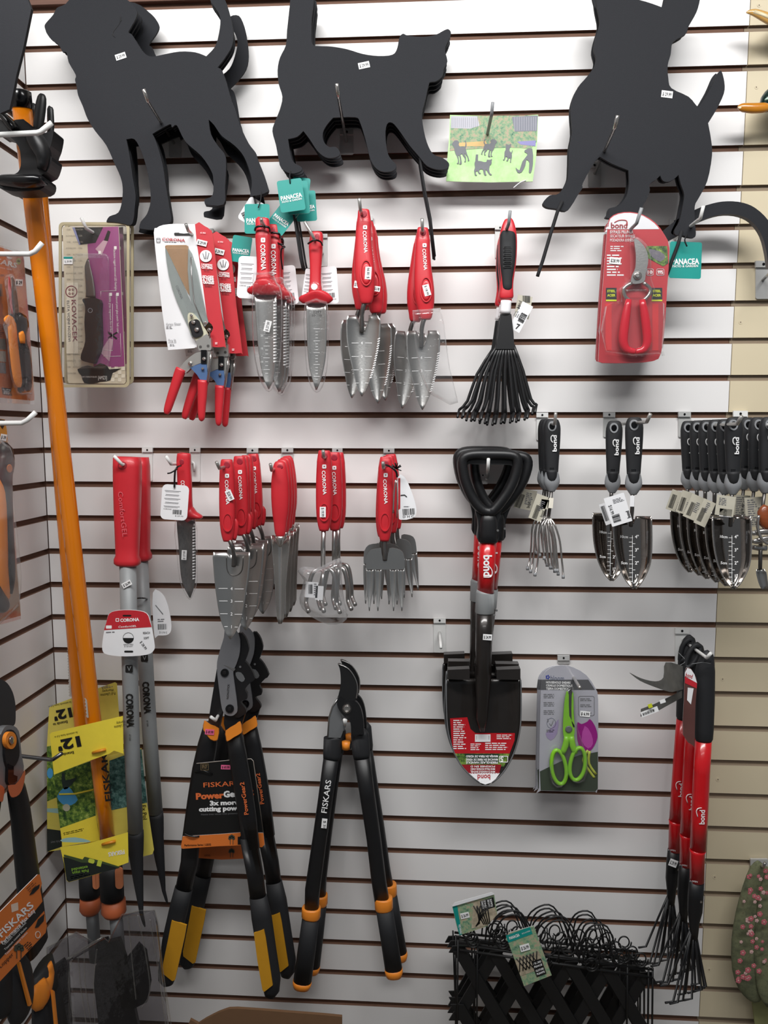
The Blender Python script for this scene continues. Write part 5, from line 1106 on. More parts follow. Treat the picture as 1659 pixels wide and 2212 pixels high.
# top-left board and hook
tb = thing('black_board_cutout', 'plain black board with a slanted edge, in the top left corner', 'garden decoration', 60, 100, .47)
b = MB(); b.plate(B(.47), [(-160, -80), (150, -80), (200, 55), (195, 80), (150, 300), (105, 480), (82, 600), (60, 700), (0, 725), (-160, 560)], .006, FOAM, FOAMD); b.build('board', tb)
def side_hook(label, pts, d, m=ENAMEL, r=.004):
    t = thing('display_hook', label, 'hook', pts[0][0], pts[0][1], d, 'wire display hooks on the left wall')
    P = [P3(x, y, d) for x, y in pts]; s0 = Vector((.004, P[0].y, P[0].z)); t.location = s0; s0 = Vector(s0)
    b = MB(); b.tube([s0] + P, r, m, 12); b.build('prong', t)
    b = MB(); b.box(.0005, s0.y - .011, s0.z - .03, .004, s0.y + .011, s0.z + .045, m); b.build('back_plate', t); return t
side_hook('topmost white hook on the left wall, in front of the black pruner head', [(0, 862), (240, 850), (262, 842), (332, 785)], .44)
fr(*K4)
side_hook('second white hook from the top on the left wall, above the orange snips pack', [(0, 322), (190, 322), (225, 305), (270, 250)], .42)
side_hook('third white hook on the left wall, between the snips pack and the saw pack', [(0, 1405), (140, 1403), (175, 1385), (228, 1335)], .42)
# yellow cards
fr(*K10)
def ycard(root, dm, s, full):
    M = B(dm); Mf = B(dm + .075); b = MB()
    if full:
        b.plate(M, [(345, 860), (600, 770), (905, 700), (940, 1050), (985, 1350), (975, 1378), (905, 1395), (640, 1180), (385, 1212)], .0008, YELP)
        b.flat(M, [(345, 865), (600, 775), (612, 1130), (385, 1212)], FOL); b.flat(M, [(700, 780), (905, 705), (942, 1048), (700, 1100)], FOLB)
        b.flat(M, sm([(365, 1010), (400, 960), (440, 948), (470, 985), (498, 1030), (455, 1065), (400, 1058)], 2), mat('printed_blue_shirt', '4a9bcf', .6), .0008)
        b.flat(M, sm([(395, 860), (415, 865), (420, 905), (480, 890), (485, 900), (430, 960), (400, 950)], 2), mat('printed_dark_trousers', '23332f', .6), .0008)
        b.flat(M, circ(425, 1080, 24, 10), mat('printed_hair', 'b7b49c', .6), .001)
        b.tube([M(x, y, .001) for x, y in ((380, 995), (480, 992), (598, 965))], .002, YEL, 4)
        b.flat(M, [(385, 1212), (612, 1132), (640, 1290), (400, 1330)], YEL, .0006); b.lines(M, 405, 1225, 560, 1245, 2, GP, -13); b.text(M, 'Ex Pol', 925, 1110, 26, BP, 85, 90)
        b.plate(Mf, [(318, 612), (330, 600), (786, 494), (790, 735), (730, 715), (540, 772), (345, 870)], .0008, YEL)
        b.flat(Mf, [(590, 700), (675, 690), (730, 715), (700, 735), (545, 790), (345, 870), (340, 820)], YEL, .0002)
        for Mx, pts in ((Mf, [(385, 1335), (560, 1310), (640, 1290), (818, 1239), (822, 1431), (640, 1500), (440, 1558), (425, 1545), (410, 1440)]),): b.plate(Mx, pts, .0008, YEL)
        b.flat(Mf, [(405, 1395), (520, 1425), (540, 1395), (640, 1420), (770, 1465), (640, 1498), (440, 1556), (426, 1543)], mat('printed_black_green', '1c2320', .5), .0006)
        b.flat(Mf, [(410, 1380), (530, 1412), (545, 1395), (660, 1425), (765, 1458), (760, 1466), (640, 1435), (520, 1432), (408, 1392)], mat('printed_dark_green', '41512f', .5), .0008)
        b.flat(Mf, rrect(565, 1408, 605, 1436, 10, 15), mat('acid_print', 'cdd64a', .5), .001); b.flat(Mf, quad(636, 1436, 28, 40, 15), mat('acid_print', 'cdd64a', .5), .001)
        b.text(Mf, 'Pole stays', 515, 1492, 19, mat('leaf_green_print', '8fbf3c', .5), 170, 105, bold=.01, off=.001); b.text(Mf, 'extended', 510, 1470, 19, mat('leaf_green_print', '8fbf3c', .5), 170, 105, bold=.01, off=.001)
        b.lines(Mf, 450, 1508, 580, 1530, 2, WP, -13); b.flat(Mf, sm([(400, 1280), (480, 1270), (570, 1290), (560, 1302), (400, 1300)], 2), mat('printed_blade_blue', '9fc6c4', .5), .0008); b.text(Mf, 'FISKARS', 745, 1372, 26, WP, 170, 105, bold=.03)
        for x, y, a in ((635, 718, -14), (697, 1305, -16)): b.tube([Mf(x - 42, y + 12, .002), Mf(x, y, .006), Mf(x + 42, y - 10, .002)], .003, mat('orange_tie', 'd88a1e', .4), 6)
        Mt = Mf
    else: 
        b.plate(M, [(315, 440), (340, 425), (540, 350), (640, 312), (735, 278), (748, 286), (762, 500), (800, 900), (700, 1200), (390, 1350), (302, 1362), (300, 690)], .0008, YELP)
        b.flat(M, [(300, 690), (345, 680), (395, 1000), (302, 1040)], FOL); b.flat(M, circ(320, 860, 20, 12, 34), mat('printed_blue_shirt', '4a9bcf', .6), .0008)
        b.flat(M, [(300, 1215), (395, 1228), (395, 1330), (302, 1362)], mat('printed_black_green', '1c2320', .5)); b.flat(M, [(301, 1085), (385, 1085), (385, 1118), (301, 1108)], mat('printed_blade_blue', '9fc6c4', .5))
        b.text(M, 'Pole stays', 355, 1300, 15, GP, 170, 60); b.text(M, 'Full Lifetime', 690, 355, 18, BP, 172, 95); b.text(M, 'Warranty', 692, 332, 18, BP, 172, 75); b.lines(M, 650, 300, 730, 318, 2, GP, -10)
        Mt = M
    x, y = (448, 670) if full else (408, 482)
    b.text(Mt, "12'", x - 6, y, 62 if full else 56, BP, 168, 150 if full else 118, bold=.05, off=.001)
    b.text(Mt, 'Extends to', x - 22, y + 66 if full else y + 58, 17, BP, 168, 95, bold=.02, off=.001); b.text(Mt, 'Se extiende hasta 3,6 m', x - 25, y - 56 if full else y - 62, 13, BP, 168, 150, off=.001)
    if full: b.text(Mt, 'Full Lifetime', 770, 558, 18, BP, 168, 80, off=.001); b.text(Mt, 'Warranty', 775, 535, 18, BP, 168, 60, off=.001)
    b.build('card', root)
ycard(ps, ddf(1700) - .021, 1, True); ycard(pr_, ddr(1600) - .019, 1, False)
# saw teeth seen along the poles
for root, x0, y0, x1, y1, dd in ((ps, 498, -10, 557, 505, ddf(1480) + .012), (pr_, 426, -20, 446, 370, ddr(1480) + .012)):
    b = MB(); n = 60
    fr(*K10); M = B(dd); pts = []
    for i in range(n + 1):
        t = i / n; pts.append((x0 + (x1 - x0) * t - (6 if i % 2 else 0), y0 - 150 * (1 - t) + (y1 - y0) * t))
    b.plate(M, pts + [(x1 + 9, y1), (x0 + 9, y0 - 150)], .0012, mat('worn_grey_edge', 'b5aea6', .6)); b.build('saw_edge', root)
fr(*K14)
for root, g, c, tb_, dd in ((ps, (715, 760, 72), (728, 912, 77), (740, 1060, 40), ddf(1950)), (pr_, (572, 770, 63), (578, 895, 66), (588, 1020, 38), ddr(1950))):
    b = MB(); b.loft(B(dd), [(g[0] - 6, 640, g[2] * .95), (g[0], g[1], g[2]), (g[0] + 4, c[1] - 60, g[2])], BLKR, .9, 20, smooth=1); b.build('grip', root)
    b = MB(); b.plate(HS(dd, g[2], .93), rrect(g[0] + g[2] * .3, 660 + (g[1] - 760), g[0] + g[2] * .98, 795 + (g[1] - 760) * .3, 22, -2), .004, mat('orange_button', 'd9855a', .5)); b.build('button', root)
    b = MB(); b.loft(B(dd), [(c[0], c[1] - 48, c[2] * .93), (c[0], c[1] + 25, c[2]), (c[0], c[1] + 48, c[2] * .8)], SALM, .9, 20, smooth=1); b.build('collar', root)
    b = MB(); b.loft(B(dd), [(tb_[0], c[1] + 40, tb_[2]), (tb_[0] + 25, 1250, tb_[2])], GREYM, .9, 16, smooth=1); b.build('tube', root)
for root, pts, dd, bl in ((ps, [(425, 1260), (445, 1230), (660, 1100), (690, 1130), (780, 960), (900, 935), (990, 930), (1010, 1010), (1060, 1500), (1090, 1750), (460, 1750)], .16, [(610, 1290), (700, 1270), (770, 1290), (880, 1150), (930, 1200), (960, 1400), (940, 1520), (860, 1560), (900, 1750), (640, 1750), (600, 1400)]), (pr_, [(300, 1170), (490, 1070), (560, 1110), (620, 1150), (430, 1260), (440, 1500), (450, 1750), (330, 1750), (300, 1400)], .13, [(330, 1300), (400, 1250), (430, 1300), (440, 1700), (350, 1720)])):
    b = MB(); b.plate(B(dd), bl, .01, mat('dark_blade_in_pack', '3d3d42', .35, .4)); b.plate(B(dd + .006), [(x + (120 if dd > .15 else 40), y) for x, y in [(560, 1140), (640, 1120), (760, 1480), (740, 1560), (660, 1560), (620, 1400)]], .012, BLK); b.build('saw_blade', root)
    b = MB(); b.ptube([(x, y, dd + .006) for x, y in pts], 4.5, CLRT, 6, True, smooth=False); b.dome(B(dd + .004), pts, .035, CLRD, .9); b.build('blister', root)
b = MB()
for pts in ([(460, 1250, .2), (440, 1400, .2), (480, 1700, .2)], [(500, 1230, .2), (520, 1450, .2), (560, 1700, .2)], [(960, 990, .2), (1010, 1300, .2), (1065, 1700, .2)], [(880, 960, .2), (930, 1200, .2), (960, 1450, .2), (900, 1560, .2)], [(820, 980, .2), (850, 1300, .2), (870, 1500, .2)], [(620, 1180, .2), (600, 1400, .2), (610, 1700, .2)], [(540, 1190, .2), (545, 1400, .2), (590, 1700, .2)], [(1000, 1000, .17), (1040, 1300, .17), (1100, 1700, .17)]): b.ptube(pts, 4, CLRT, 6)  # shell ribs, with more clear tubes added to stand in for highlights
b.ptube([(435, 1240, .2), (655, 1105, .2)], 9, CLRT, 8, smooth=False); b.build('blister_rib', [c for c in kids(ps) if c.name.startswith('blister')][0])

# --- geared loppers
fr(*K11)
def H(b, d, q, m, dep=.75, sq=2.4): b.loft(B(d), q, m, dep, 16, sq, smooth=1)
D = .12
gl = thing('geared_lopper', 'long black loppers with grey blade, amber grips and black printed card, front of two', 'loppers', 420, 590, D, 'geared loppers with amber grips')
K15x = lambda x, y: ((320 + x / 2.592 - 340) * 2.9625, (1652 + y / 2.592 - 1340) * 2.9625)
def k(x, y, h): a = K15x(x, y); return (a[0], a[1], h * 2.9625 / 2.592)
BL = mat('grey_blade_coating', '85868a', .4, .4)
b = MB(); b.plate(B(D + .035), sm([(440, 30), (520, 90), (527, 200), (505, 280), (485, 330), (492, 400), (512, 560), (500, 598), (470, 612), (432, 600), (412, 560), (396, 450), (380, 300), (395, 210), (425, 110)], 3), .004, BL)
b.ring(B(D + .0355), circ(430, 337, 26, 18), circ(430, 337, 12, 18), .003, BLKG, .002); b.dome(B(D + .036), circ(430, 337, 15, 6), .003, BLK, .8)
b.ring(B(D + .0355), circ(462, 567, 27, 18), circ(462, 567, 12, 18), .003, BLKG, .002); b.dome(B(D + .036), circ(462, 567, 15, 6), .003, BLK, .8)
b.text(B(D + .0355), 'NON-STICK', 452, 455, 13, BP, -86, 96, bold=.01); b.plate(B(D + .0352), [(425, 285), (500, 310), (490, 325)], .0004, STEEL, off=.0006); b.build('counter_blade', gl, 'grey coated blade')
b = MB(); b.plate(B(D + .03), sm([(520, 80), (560, 105), (582, 160), (583, 200), (560, 262), (560, 262), (592, 300), (625, 372), (600, 395), (600, 395), (560, 440), (575, 470), (572, 505), (530, 520), (560, 560), (570, 590), (545, 610), (500, 620), (470, 500), (470, 330), (500, 200)], 2), .008, BLK)
b.dome(B(D + .031), circ(530, 298, 8, 8), .001, GREYM); b.plate(B(D + .0302), sm([(500, 335), (535, 335), (560, 375), (540, 395), (510, 370)], 2), .002, GREYM, off=.0006); b.build('gear_blade', gl)
b = MB(); b.plate(B(D + .02), [(385, 280), (400, 400), (420, 560), (395, 690), (325, 650), (345, 520), (370, 370)], .014, BLK)
b.plate(B(D + .026), [(430, 600), (510, 590), (560, 600), (535, 680), (440, 720), (425, 660)], .014, BLK); b.build('lever', gl)
LH = [(345, 660, 45), (320, 800, 62), (290, 950, 66), (255, 1150, 62), (215, 1400, 56), k(232, 540, 48), k(200, 690, 46)]
b = MB(); H(b, D, LH, BLK, .7); b.build('handle_tube', gl)
RH = [(485, 690, 46), (512, 850, 56), (545, 1050, 58), (575, 1250, 57), (600, 1450, 54), k(560, 400, 48), k(600, 620, 46), k(615, 740, 45)]
b = MB(); H(b, D + .055, RH, BLK, .7); b.text(HS(D + .057, 58, .72), 'PowerGear2', 555, 1140, 27, OP, -98, 210, bold=.02); b.build('handle_tube', gl)
b = MB(); H(b, D, [k(200, 690, 50), k(175, 790, 52), k(130, 980, 50), k(108, 1150, 50), k(105, 1200, 46), k(112, 1228, 30)], BLKR, .7)
b.plate(HS(D, 56, .72), [k(*q)[:2] for q in [(130, 0, 0)]] and [K15x(*p) for p in ((132, 872), (215, 900), (205, 960), (150, 1205), (135, 1212), (80, 1168), (78, 1140), (115, 960))], .004, AMBER, off=.002); b.build('grip', gl, 'black grip with amber inlay')
b = MB(); H(b, D + .055, [k(615, 735, 48), k(635, 850, 56), k(665, 1050, 54), k(690, 1200, 52), k(690, 1260, 45), k(680, 1295, 28)], BLKR, .7)
b.plate(HS(D + .055, 60, .72), [K15x(*p) for p in ((592, 945), (648, 922), (658, 970), (697, 1235), (650, 1272), (640, 1262), (612, 1100))], .004, AMBER, off=.002); b.build('grip', gl, 'black grip with amber inlay')
for q, d in ((sm([(305, 640), (340, 665), (395, 690), (390, 750), (380, 772), (340, 765), (292, 700), (297, 650)], 2), D + .03), (sm([(437, 705), (500, 665), (530, 645), (542, 690), (540, 720), (490, 750), (445, 778), (437, 750)], 2), D + .075)):
    b = MB(); b.dome(B(d - .02), q, .022, ORG, .93); b.build('collar', gl, 'orange collar')
sticker(gl, B(D + .033), 334, 715, 58, 34, 5, '$ 69.99', PINK)
b = MB(); M = B(D + .033)
b.plate(M, [(250, 915), (470, 893), (600, 885), (614, 900), (680, 1365), (170, 1385), (172, 1350), (235, 975)], .0008, BP, WP); b.tube([M(x, y, .0006) for x, y in ((250, 917), (470, 895), (600, 887), (614, 902), (678, 1360))], .0008, mat('card_edge_tan', '9a8f84', .6), 4)
b.plate(M, [(162, 1382), (400, 1368), (530, 1358), (678, 1360), (686, 1435), (670, 1452), (530, 1440), (380, 1446), (160, 1462), (150, 1452)], .0008, ORC, WP, off=.0006)
b.text(M, 'FISKARS', 410, 1048, 30, OP, -3, 232, bold=.01); b.text(M, 'Power', 336, 1122, 38, OP, -3, 180, bold=.05); b.text(M, 'Gear', 482, 1110, 38, WP, -3, 120, bold=.05); b.text(M, '2', 602, 1098, 38, OP, -3, bold=.05)
b.text(M, '3x more', 430, 1167, 28, WP, -2, 190, bold=.05); b.text(M, 'cutting power', 410, 1204, 28, WP, -2, 290, bold=.05); b.text(M, 'up to', 380, 1150, 8, GP); b.text(M, 'Hasta tres veces mas potencia', 400, 1238, 11, GP, -2, 240)
b.ring(M, quad(302, 938, 50, 42), quad(302, 938, 46, 38), .0002, mat('tan_print', '8f7a55', .5), .0006); b.lines(M, 285, 925, 320, 952, 3, mat('tan_print', '8f7a55', .5))
b.text(M, 'Performance Series | L5532', 258, 1437, 12, BP, -2, 170, bold=.02, off=.0014)
def tree_print(b, M, x, y, s, off=.0014):
    g = mat('tree_print', '40453a', .6)
    for dx, w in ((-8, 3), (8, 3)): b.flat(M, quad(x + dx * s, y + 12 * s, w * s, 30 * s), g, off)
    for dx, dy in ((-10, -18), (0, -24), (10, -18), (-12, -8), (12, -8), (0, -12)): b.flat(M, circ(x + dx * s, y + dy * s, 8 * s, 7), g, off)
tree_print(b, M, 475, 1405, 1.1); b.flat(M, quad(524, 1410, 20, 50), BP, .0014)
b.ptube([(172, 1362, D + .035), (200, 1378, D + .038), (235, 1384, D + .038), (268, 1382, D + .034)], 5, BLKG, 6); b.ptube([(243, 972, D + .034), (290, 962, D + .038), (330, 975, D + .038), (352, 985, D + .034)], 4, BLKG, 6)
b.build('card', gl)
sticker(gl, M, 437, 940, 60, 28, 2, '$ 69.99', PINK, off=.001)
g2 = dup(gl, 'black loppers with amber grips, behind the front pair and its black card', 520, 560, .035, -.6, skip=('card', 'price_sticker', 'logo_print'))
b = MB(); M = B(.06); b.plate(M, [(250, 1440), (552, 1435), (552, 1525), (400, 1530), (250, 1518)], .0008, mat('shaded_orange_card', 'c9662c', .6), WP); b.text(M, 'L5532', 310, 1502, 11, BP); tree_print(b, M, 465, 1490, 1.0); b.build('card', g2)
hook('white hook holding the geared loppers', (372, 640), (342, 618), .19, m=ENAMEL, base=(425, 545))

# --- bypass loppers
D = .11
bl_ = thing('bypass_lopper', 'black bypass loppers with orange rings, price sticker and white lettering, the front pair', 'loppers', 1205, 640, D, 'bypass loppers with orange rings')
BLK2 = mat('black_blade_coating', '252526', .35, .3)
b = MB(); b.plate(B(D + .016), sm([(1155, 278), (1180, 283), (1215, 305), (1250, 345), (1276, 400), (1280, 450), (1272, 500), (1262, 518), (1210, 518), (1160, 500), (1158, 480), (1172, 420), (1172, 350), (1165, 305)], 3), .004, BLK2); b.tube([B(D + .017)(x, y) for x, y in sm([(1158, 280), (1215, 305), (1252, 347), (1277, 402), (1280, 455), (1272, 500)], 3, False)], .0014, STEEL, 5); b.build('cutting_blade', bl_)
b = MB(); b.plate(B(D + .02), sm([(1160, 490), (1200, 512), (1262, 515), (1300, 560), (1318, 640), (1322, 730), (1322, 730), (1240, 735), (1240, 735), (1235, 655), (1205, 625), (1170, 585), (1150, 540)], 3), .008, BLK); b.plate(B(D + .0205), circ(1212, 567, 30, 20), .002, STEELD, off=.001); b.dome(B(D + .022), circ(1212, 567, 28, 6), .006, CHROME, .75); b.build('pivot', bl_)
b = MB(); b.plate(B(D + .01), sm([(1155, 500), (1120, 550), (1098, 620), (1090, 700), (1088, 750), (1088, 750), (1172, 752), (1172, 752), (1190, 700), (1185, 650), (1175, 600), (1180, 560)], 3), .006, GREYM); b.tube([B(D + .011)(x, y) for x, y in ((1152, 505), (1120, 552), (1098, 622), (1090, 745))], .0016, STEEL, 5); b.build('hook_blade', bl_)
for dx, q in ((0, [(1122, 745, 55), (1124, 752, 60), (1118, 860, 58), (1112, 892, 52)]), (1, [(1290, 722, 50), (1296, 730, 58), (1305, 850, 58), (1308, 885, 52)])):
    b = MB(); H(b, D, q, BLKR, .6); b.build('socket', bl_)
b = MB(); H(b, D, [(1182, 797, 20), (1195, 797, 28)][:1] + [(1190, 797, 27), (1235, 797, 27), (1240, 797, 20)], BLKR, .9)
b.tube([B(D + .004)(1208, 775), B(D + .004)(1208, 822)], .009, ORG, 14); b.build('bumper', bl_)
LT = [(1112, 885, 50), (1077, 1127, 47), (1038, 1400, 46), k(920, 700, 42), k(916, 800, 40)]
b = MB(); H(b, D, LT, BLK, .8, 2.6); b.text(HS(D, 50, .84), 'FISKARS', 1080, 1127, 36, WP, -82, 212, bold=.01); b.build('handle_tube', bl_)
sticker(bl_, HS(D, 49, .86), 1068, 1300, 34, 62, 6, ''); b = MB(); b.text(HS(D, 54, .86), '$ 31', 1070, 1305, 17, BP, 95, 44); b.build('price_print', SP(bl_))
RT = [(1308, 880, 52), (1345, 1127, 49), (1385, 1400, 47), k(1290, 640, 42), k(1310, 770, 42)]
b = MB(); H(b, D, RT, BLK, .8, 2.6); b.build('handle_tube', bl_)
for q in ([(914, 797, 50), (914, 803, 53), (912, 845, 53), (911, 853, 48)], [(1318, 742, 48), (1318, 748, 51), (1320, 800, 51), (1321, 808, 46)]):
    b = MB(); H(b, D, [k(*p) for p in q], ORG, .85); b.build('ring', bl_, 'orange ring')
for q in ([(912, 850, 48), (890, 1020, 50), (864, 1210, 51)], [(1322, 805, 48), (1345, 950, 48), (1374, 1140, 49)]):
    b = MB(); H(b, D, [k(*p) for p in q], BLKR, .8); b.build('grip', bl_)
for q in ([(864, 1207, 52), (862, 1225, 53), (860, 1245, 46), (859, 1256, 28)], [(1374, 1138, 50), (1376, 1160, 51), (1377, 1182, 44), (1378, 1192, 26)]):
    b = MB(); H(b, D, [k(*p) for p in q], ORG, .8); b.build('end_cap', bl_, 'orange end cap')
dup(bl_, 'black bypass loppers with orange rings and no price sticker, behind the front pair', 1225, 600, .045, -.9, skip=('price_sticker', 'price_print'))
hook('white hook holding the bypass loppers', (1200, 665), (1196, 636), .15, m=ENAMEL)

# --- household shears packs
fr(*K12); D = .1; M = B(D)
hs = thing('household_shears_pack', 'carded green-handled household shears with a printed tulip, front of three', 'packaged scissors', 930, 1465, D, 'household shears packs')
SHP = sm([(762, 1540), (775, 1470), (820, 1425), (890, 1408), (960, 1422), (1040, 1470), (1095, 1550), (1112, 1620), (1112, 1900), (1110, 2165), (1095, 2185), (1095, 2185), (760, 2178), (750, 2165), (755, 1800)], 2)
b = MB(); LAV = mat('pale_lavender_card', 'c4c3cc', .5, var=.1, nscale=12)
b.plate(M, SHP, .001, LAV, WC)
b.flat(M, [(765, 1498), (1052, 1498), (1092, 1560), (757, 1560)], mat('grey_header_print', '59595c', .5), .0006)
b.text(M, 'bloom', 862, 1487, 28, mat('slate_print', '6d7488', .5), 2, 82, off=.001)
for a in range(5): b.flat(M, circ(803 + 9 * math.cos(a * 1.257), 1482 + 9 * math.sin(a * 1.257), 5, 8), mat('violet_blue_print', '3c4aa8', .5), .0008)
b.text(M, 'HOUSEHOLD SHEARS', 868, 1515, 13, WP, 1, 150, bold=.02, off=.001); b.text(M, 'CISAILLE DOMESTIQUE', 874, 1534, 13, WP, 1, 162, bold=.02, off=.001); b.text(M, 'TIJERA DOMESTICA', 862, 1553, 13, WP, 1, 138, bold=.02, off=.001)
for y in (1586, 1636, 1686): b.lines(M, 778, y, 870, y + 30, 3, GP)
b.text(M, '3', 803, 1748, 20, GP); b.ring(M, circ(825, 1765, 28, 20, 32), circ(825, 1765, 26, 20, 30), .0002, mat('slate_print', '6d7488'), .0006); b.tube([M(x, y, .001) for x, y in ((815, 1765), (823, 1780), (838, 1745))], .0008, GP, 4); b.lines(M, 795, 1805, 850, 1825, 2, GP)
b.ring(M, rrect(990, 1598, 1090, 1720, 12), rrect(993, 1601, 1087, 1717, 10), .0002, GP, .0006)
for i, y in enumerate((1613, 1650, 1690)): b.lines(M, 1002, y, 1080, y + 20, 2, GP)
b.flat(M, [(755, 2060), (880, 2000), (1000, 1960), (1110, 1940), (1110, 2165), (1095, 2183), (760, 2176)], mat('printed_dark_green_ground', '35422f', .5, var=.4, nscale=14), .0005)
b.flat(M, sm([(790, 1830), (830, 1790), (870, 1740), (860, 1830), (820, 1870)], 2), mat('pale_violet_print', 'a394b8', .5), .0006)
b.flat(M, sm([(985, 1760), (1010, 1770), (1045, 1755), (1060, 1740), (1080, 1760), (1100, 1800), (1108, 1850), (1090, 1900), (1060, 1935), (1020, 1930), (990, 1890), (982, 1820)], 3), mat('tulip_print', '8f1f7a', .4), .0012)
b.flat(M, sm([(1030, 1780), (1070, 1830), (1080, 1890), (1050, 1920), (1010, 1870)], 2), mat('tulip_print_light', 'b04a9c', .4), .0014)
for q in ([(1050, 1930), (1020, 1990), (1060, 2060), (1090, 2100)], [(1060, 1935), (1055, 2010), (1100, 2080)]): b.tube([M(x, y, .001) for x, y in sm(q, 3, False)], .003, mat('stem_print', 'a9b24a', .5), 6, flat=.2)
b.build('card', hs)
sticker(hs, B(D + .001), 1032, 1708, 62, 34, 5, '$ 6.99')
b = MB(); Mm = B(D + .008)
b.plate(Mm, sm([(932, 1575), (945, 1548), (952, 1570), (966, 1740), (940, 1770), (930, 1700), (928, 1620)], 2), .002, STEELD)
b.plate(B(D + .0095), sm([(918, 1575), (932, 1590), (935, 1720), (968, 1780), (960, 1860), (930, 1880), (900, 1840), (898, 1760), (905, 1650)], 2), .0035, LIME); b.plate(B(D + .0095), sm([(960, 1580), (962, 1700), (968, 1790), (950, 1760), (950, 1600)], 2), .0035, LIME)
b.dome(B(D + .0098), circ(932, 1802, 22, 16), .003, GREYM, .7); b.plate(B(D + .006), sm([(905, 1870), (950, 1880), (955, 1990), (930, 2030), (910, 1980)], 2), .003, mat('serrated_grey', '6e6a68', .4, .5))
b.build('blade', hs)
for cx, cy, rx, ry, tl_ in ((872, 2045, 44, 92, -.12), (985, 2025, 46, 88, .12)):
    b = MB(); P = []
    for i in range(28):
        a = 2 * math.pi * i / 28; x = rx * math.cos(a); y = ry * math.sin(a) * (1 if math.sin(a) > 0 else 1.25); P.append(B(D + .009)(cx + x - tl_ * y * (1), cy + y))
    b.tube(P, .0042, LIME, 10, True); sx = 912 if cx < 900 else 955
    b.loft(B(D + .009), [(sx + (8 if cx < 900 else -6), 1845, 16), (sx, 1900, 20), (cx + (20 if cx < 900 else -12), 1950, 16)], LIME, .7, 12); b.build('handle', hs, 'lime green finger loop')
b = MB(); b.plate(B(D + .0008), SHP, .0004, CLR); b.dome(B(D + .002), sm([(900, 1600), (925, 1545), (965, 1550), (990, 1800), (1050, 1990), (1030, 2120), (960, 2130), (930, 2080), (890, 2160), (830, 2140), (815, 2040), (870, 1900)], 2), .018, CLR, .93); b.build('blister', hs)
dup(hs, 'carded green-handled household shears, middle of three, only its left edge showing', 912, 1465, .075, skip=('price_sticker',)); dup(hs, 'carded green-handled household shears, rearmost of three, by the wall', 902, 1465, .05, skip=('price_sticker',))
hook('zinc hook holding the household shears', (992, 1535), (1000, 1548), .19, (864, 1358, 938, 1400), m=ZINC, base=(935, 1440))

# --- telescoping rakes
fr(*K13)
def trake(d, lb, tines, seed):
    t = thing('telescoping_rake', lb, 'rake', 590, 165, d, 'red shrub rakes at the lower right')
    M = B(d); b = MB(); b.loft(M, [(605, 122, 14), (600, 128, 26), (592, 150, 38), (582, 200, 50), (580, 230, 54), (578, 400, 54), (574, 560, 52), (572, 610, 50), (570, 632, 40)], BLKR, .75, 18, smooth=1); b.dome(HS(d, 42, .75), circ(594, 175, 20, 12, 14), .001, FOAMD, .6); b.build('grip', t)
    b = MB(); b.loft(M, [(570, 625, 45), (560, 800, 46), (548, 1050, 46), (538, 1240, 44)], REDP, .85, 18, smooth=1); b.loft(M, [(538, 1235, 46), (536, 1250, 42), (533, 1412, 40)], REDP, .85, 18, smooth=1)
    b.text(HS(d, 48, .88), 'bond', 562, 1052, 30, WP, -88, 80, bold=.02); b.tube([HS(d, 48, .88)(x, y, .001) for x, y in sm([(538, 1050), (530, 1020), (540, 1003), (560, 1000)], 3, False)], .0009, WP, 5); b.build('shaft', t)
    b = MB(); b.loft(M, [(532, 1405, 42), (526, 1500, 44), (522, 1580, 42), (518, 1640, 30), (515, 1760, 20)], BLK, .7, 16, smooth=1); b.dome(HS(d, 30, .75), circ(556, 1528, 8, 8), .002, CHROME); b.text(HS(d, 42, .8), '3 OPEN', 515, 1412, 9, WP, 8, 44); b.build('ferrule', t)
    rr = random.Random(seed)
    for xb, yb in tines:
        b = MB(); dz = rr.uniform(-.03, .03); b.tube([P3(512 + (xb - 490) * .12, 1680, d), P3((512 + xb) / 2, (1680 + yb) / 2 - 20, d + dz * .5), P3(xb, yb, d + dz), P3(xb - 45, yb + 8, d + dz + .004)], .0022, BLK, 6); b.build('tine', t)
    return t
r1 = trake(.17, 'red and black shrub rake at the lower right, front one of three with white logo', [(400, 2085), (425, 2090), (455, 2080), (470, 2040), (505, 2070), (545, 1985), (560, 2020), (575, 2010), (585, 2000), (525, 2030), (372, 1990)], 2)
r2 = dup(r1, 'red and black shrub rake at the lower right, middle one of three', 535, 118, .115, .3)
r3 = dup(r1, 'red and black shrub rake at the lower right, rearmost one fanning out to the left', 490, 75, .06, 1.4)
sticker(r3, B(.085), 432, 1312, 46, 40, 20, '$ 29.99')
for o, q in ((r2, [(520, 90, .13), (490, 130, .13), (470, 200, .13), (505, 200, .135), (555, 110, .13), (540, 88, .13)]), (r3, [(490, 55, .07), (455, 90, .07), (440, 170, .07), (470, 160, .075), (510, 75, .07)])):
    b = MB(); b.ptube(q, 13, BLKR, 8, True); b.build('hanging_loop', o)
b = MB(); Mt = B(.2); b.plate(Mt, sm([(465, 240), (480, 212), (500, 220), (520, 250), (535, 300), (525, 420), (520, 640), (512, 650), (455, 590), (460, 400)], 2), .0006, mat('brown_photo_card', '5c3a36', .5, var=.4, nscale=20), WC)
b.flat(Mt, [(466, 242), (480, 215), (500, 222), (520, 252), (534, 300), (466, 262)], WC); b.text(Mt, 'bond', 490, 258, 24, RP, 15, 40, bold=.02); b.flat(Mt, [(466, 264), (534, 300), (532, 330), (466, 300)], REDC, .0006); b.flat(Mt, [(482, 325), (515, 330), (500, 420), (478, 395)], WC, .0008); b.build('hang_tag', r1)
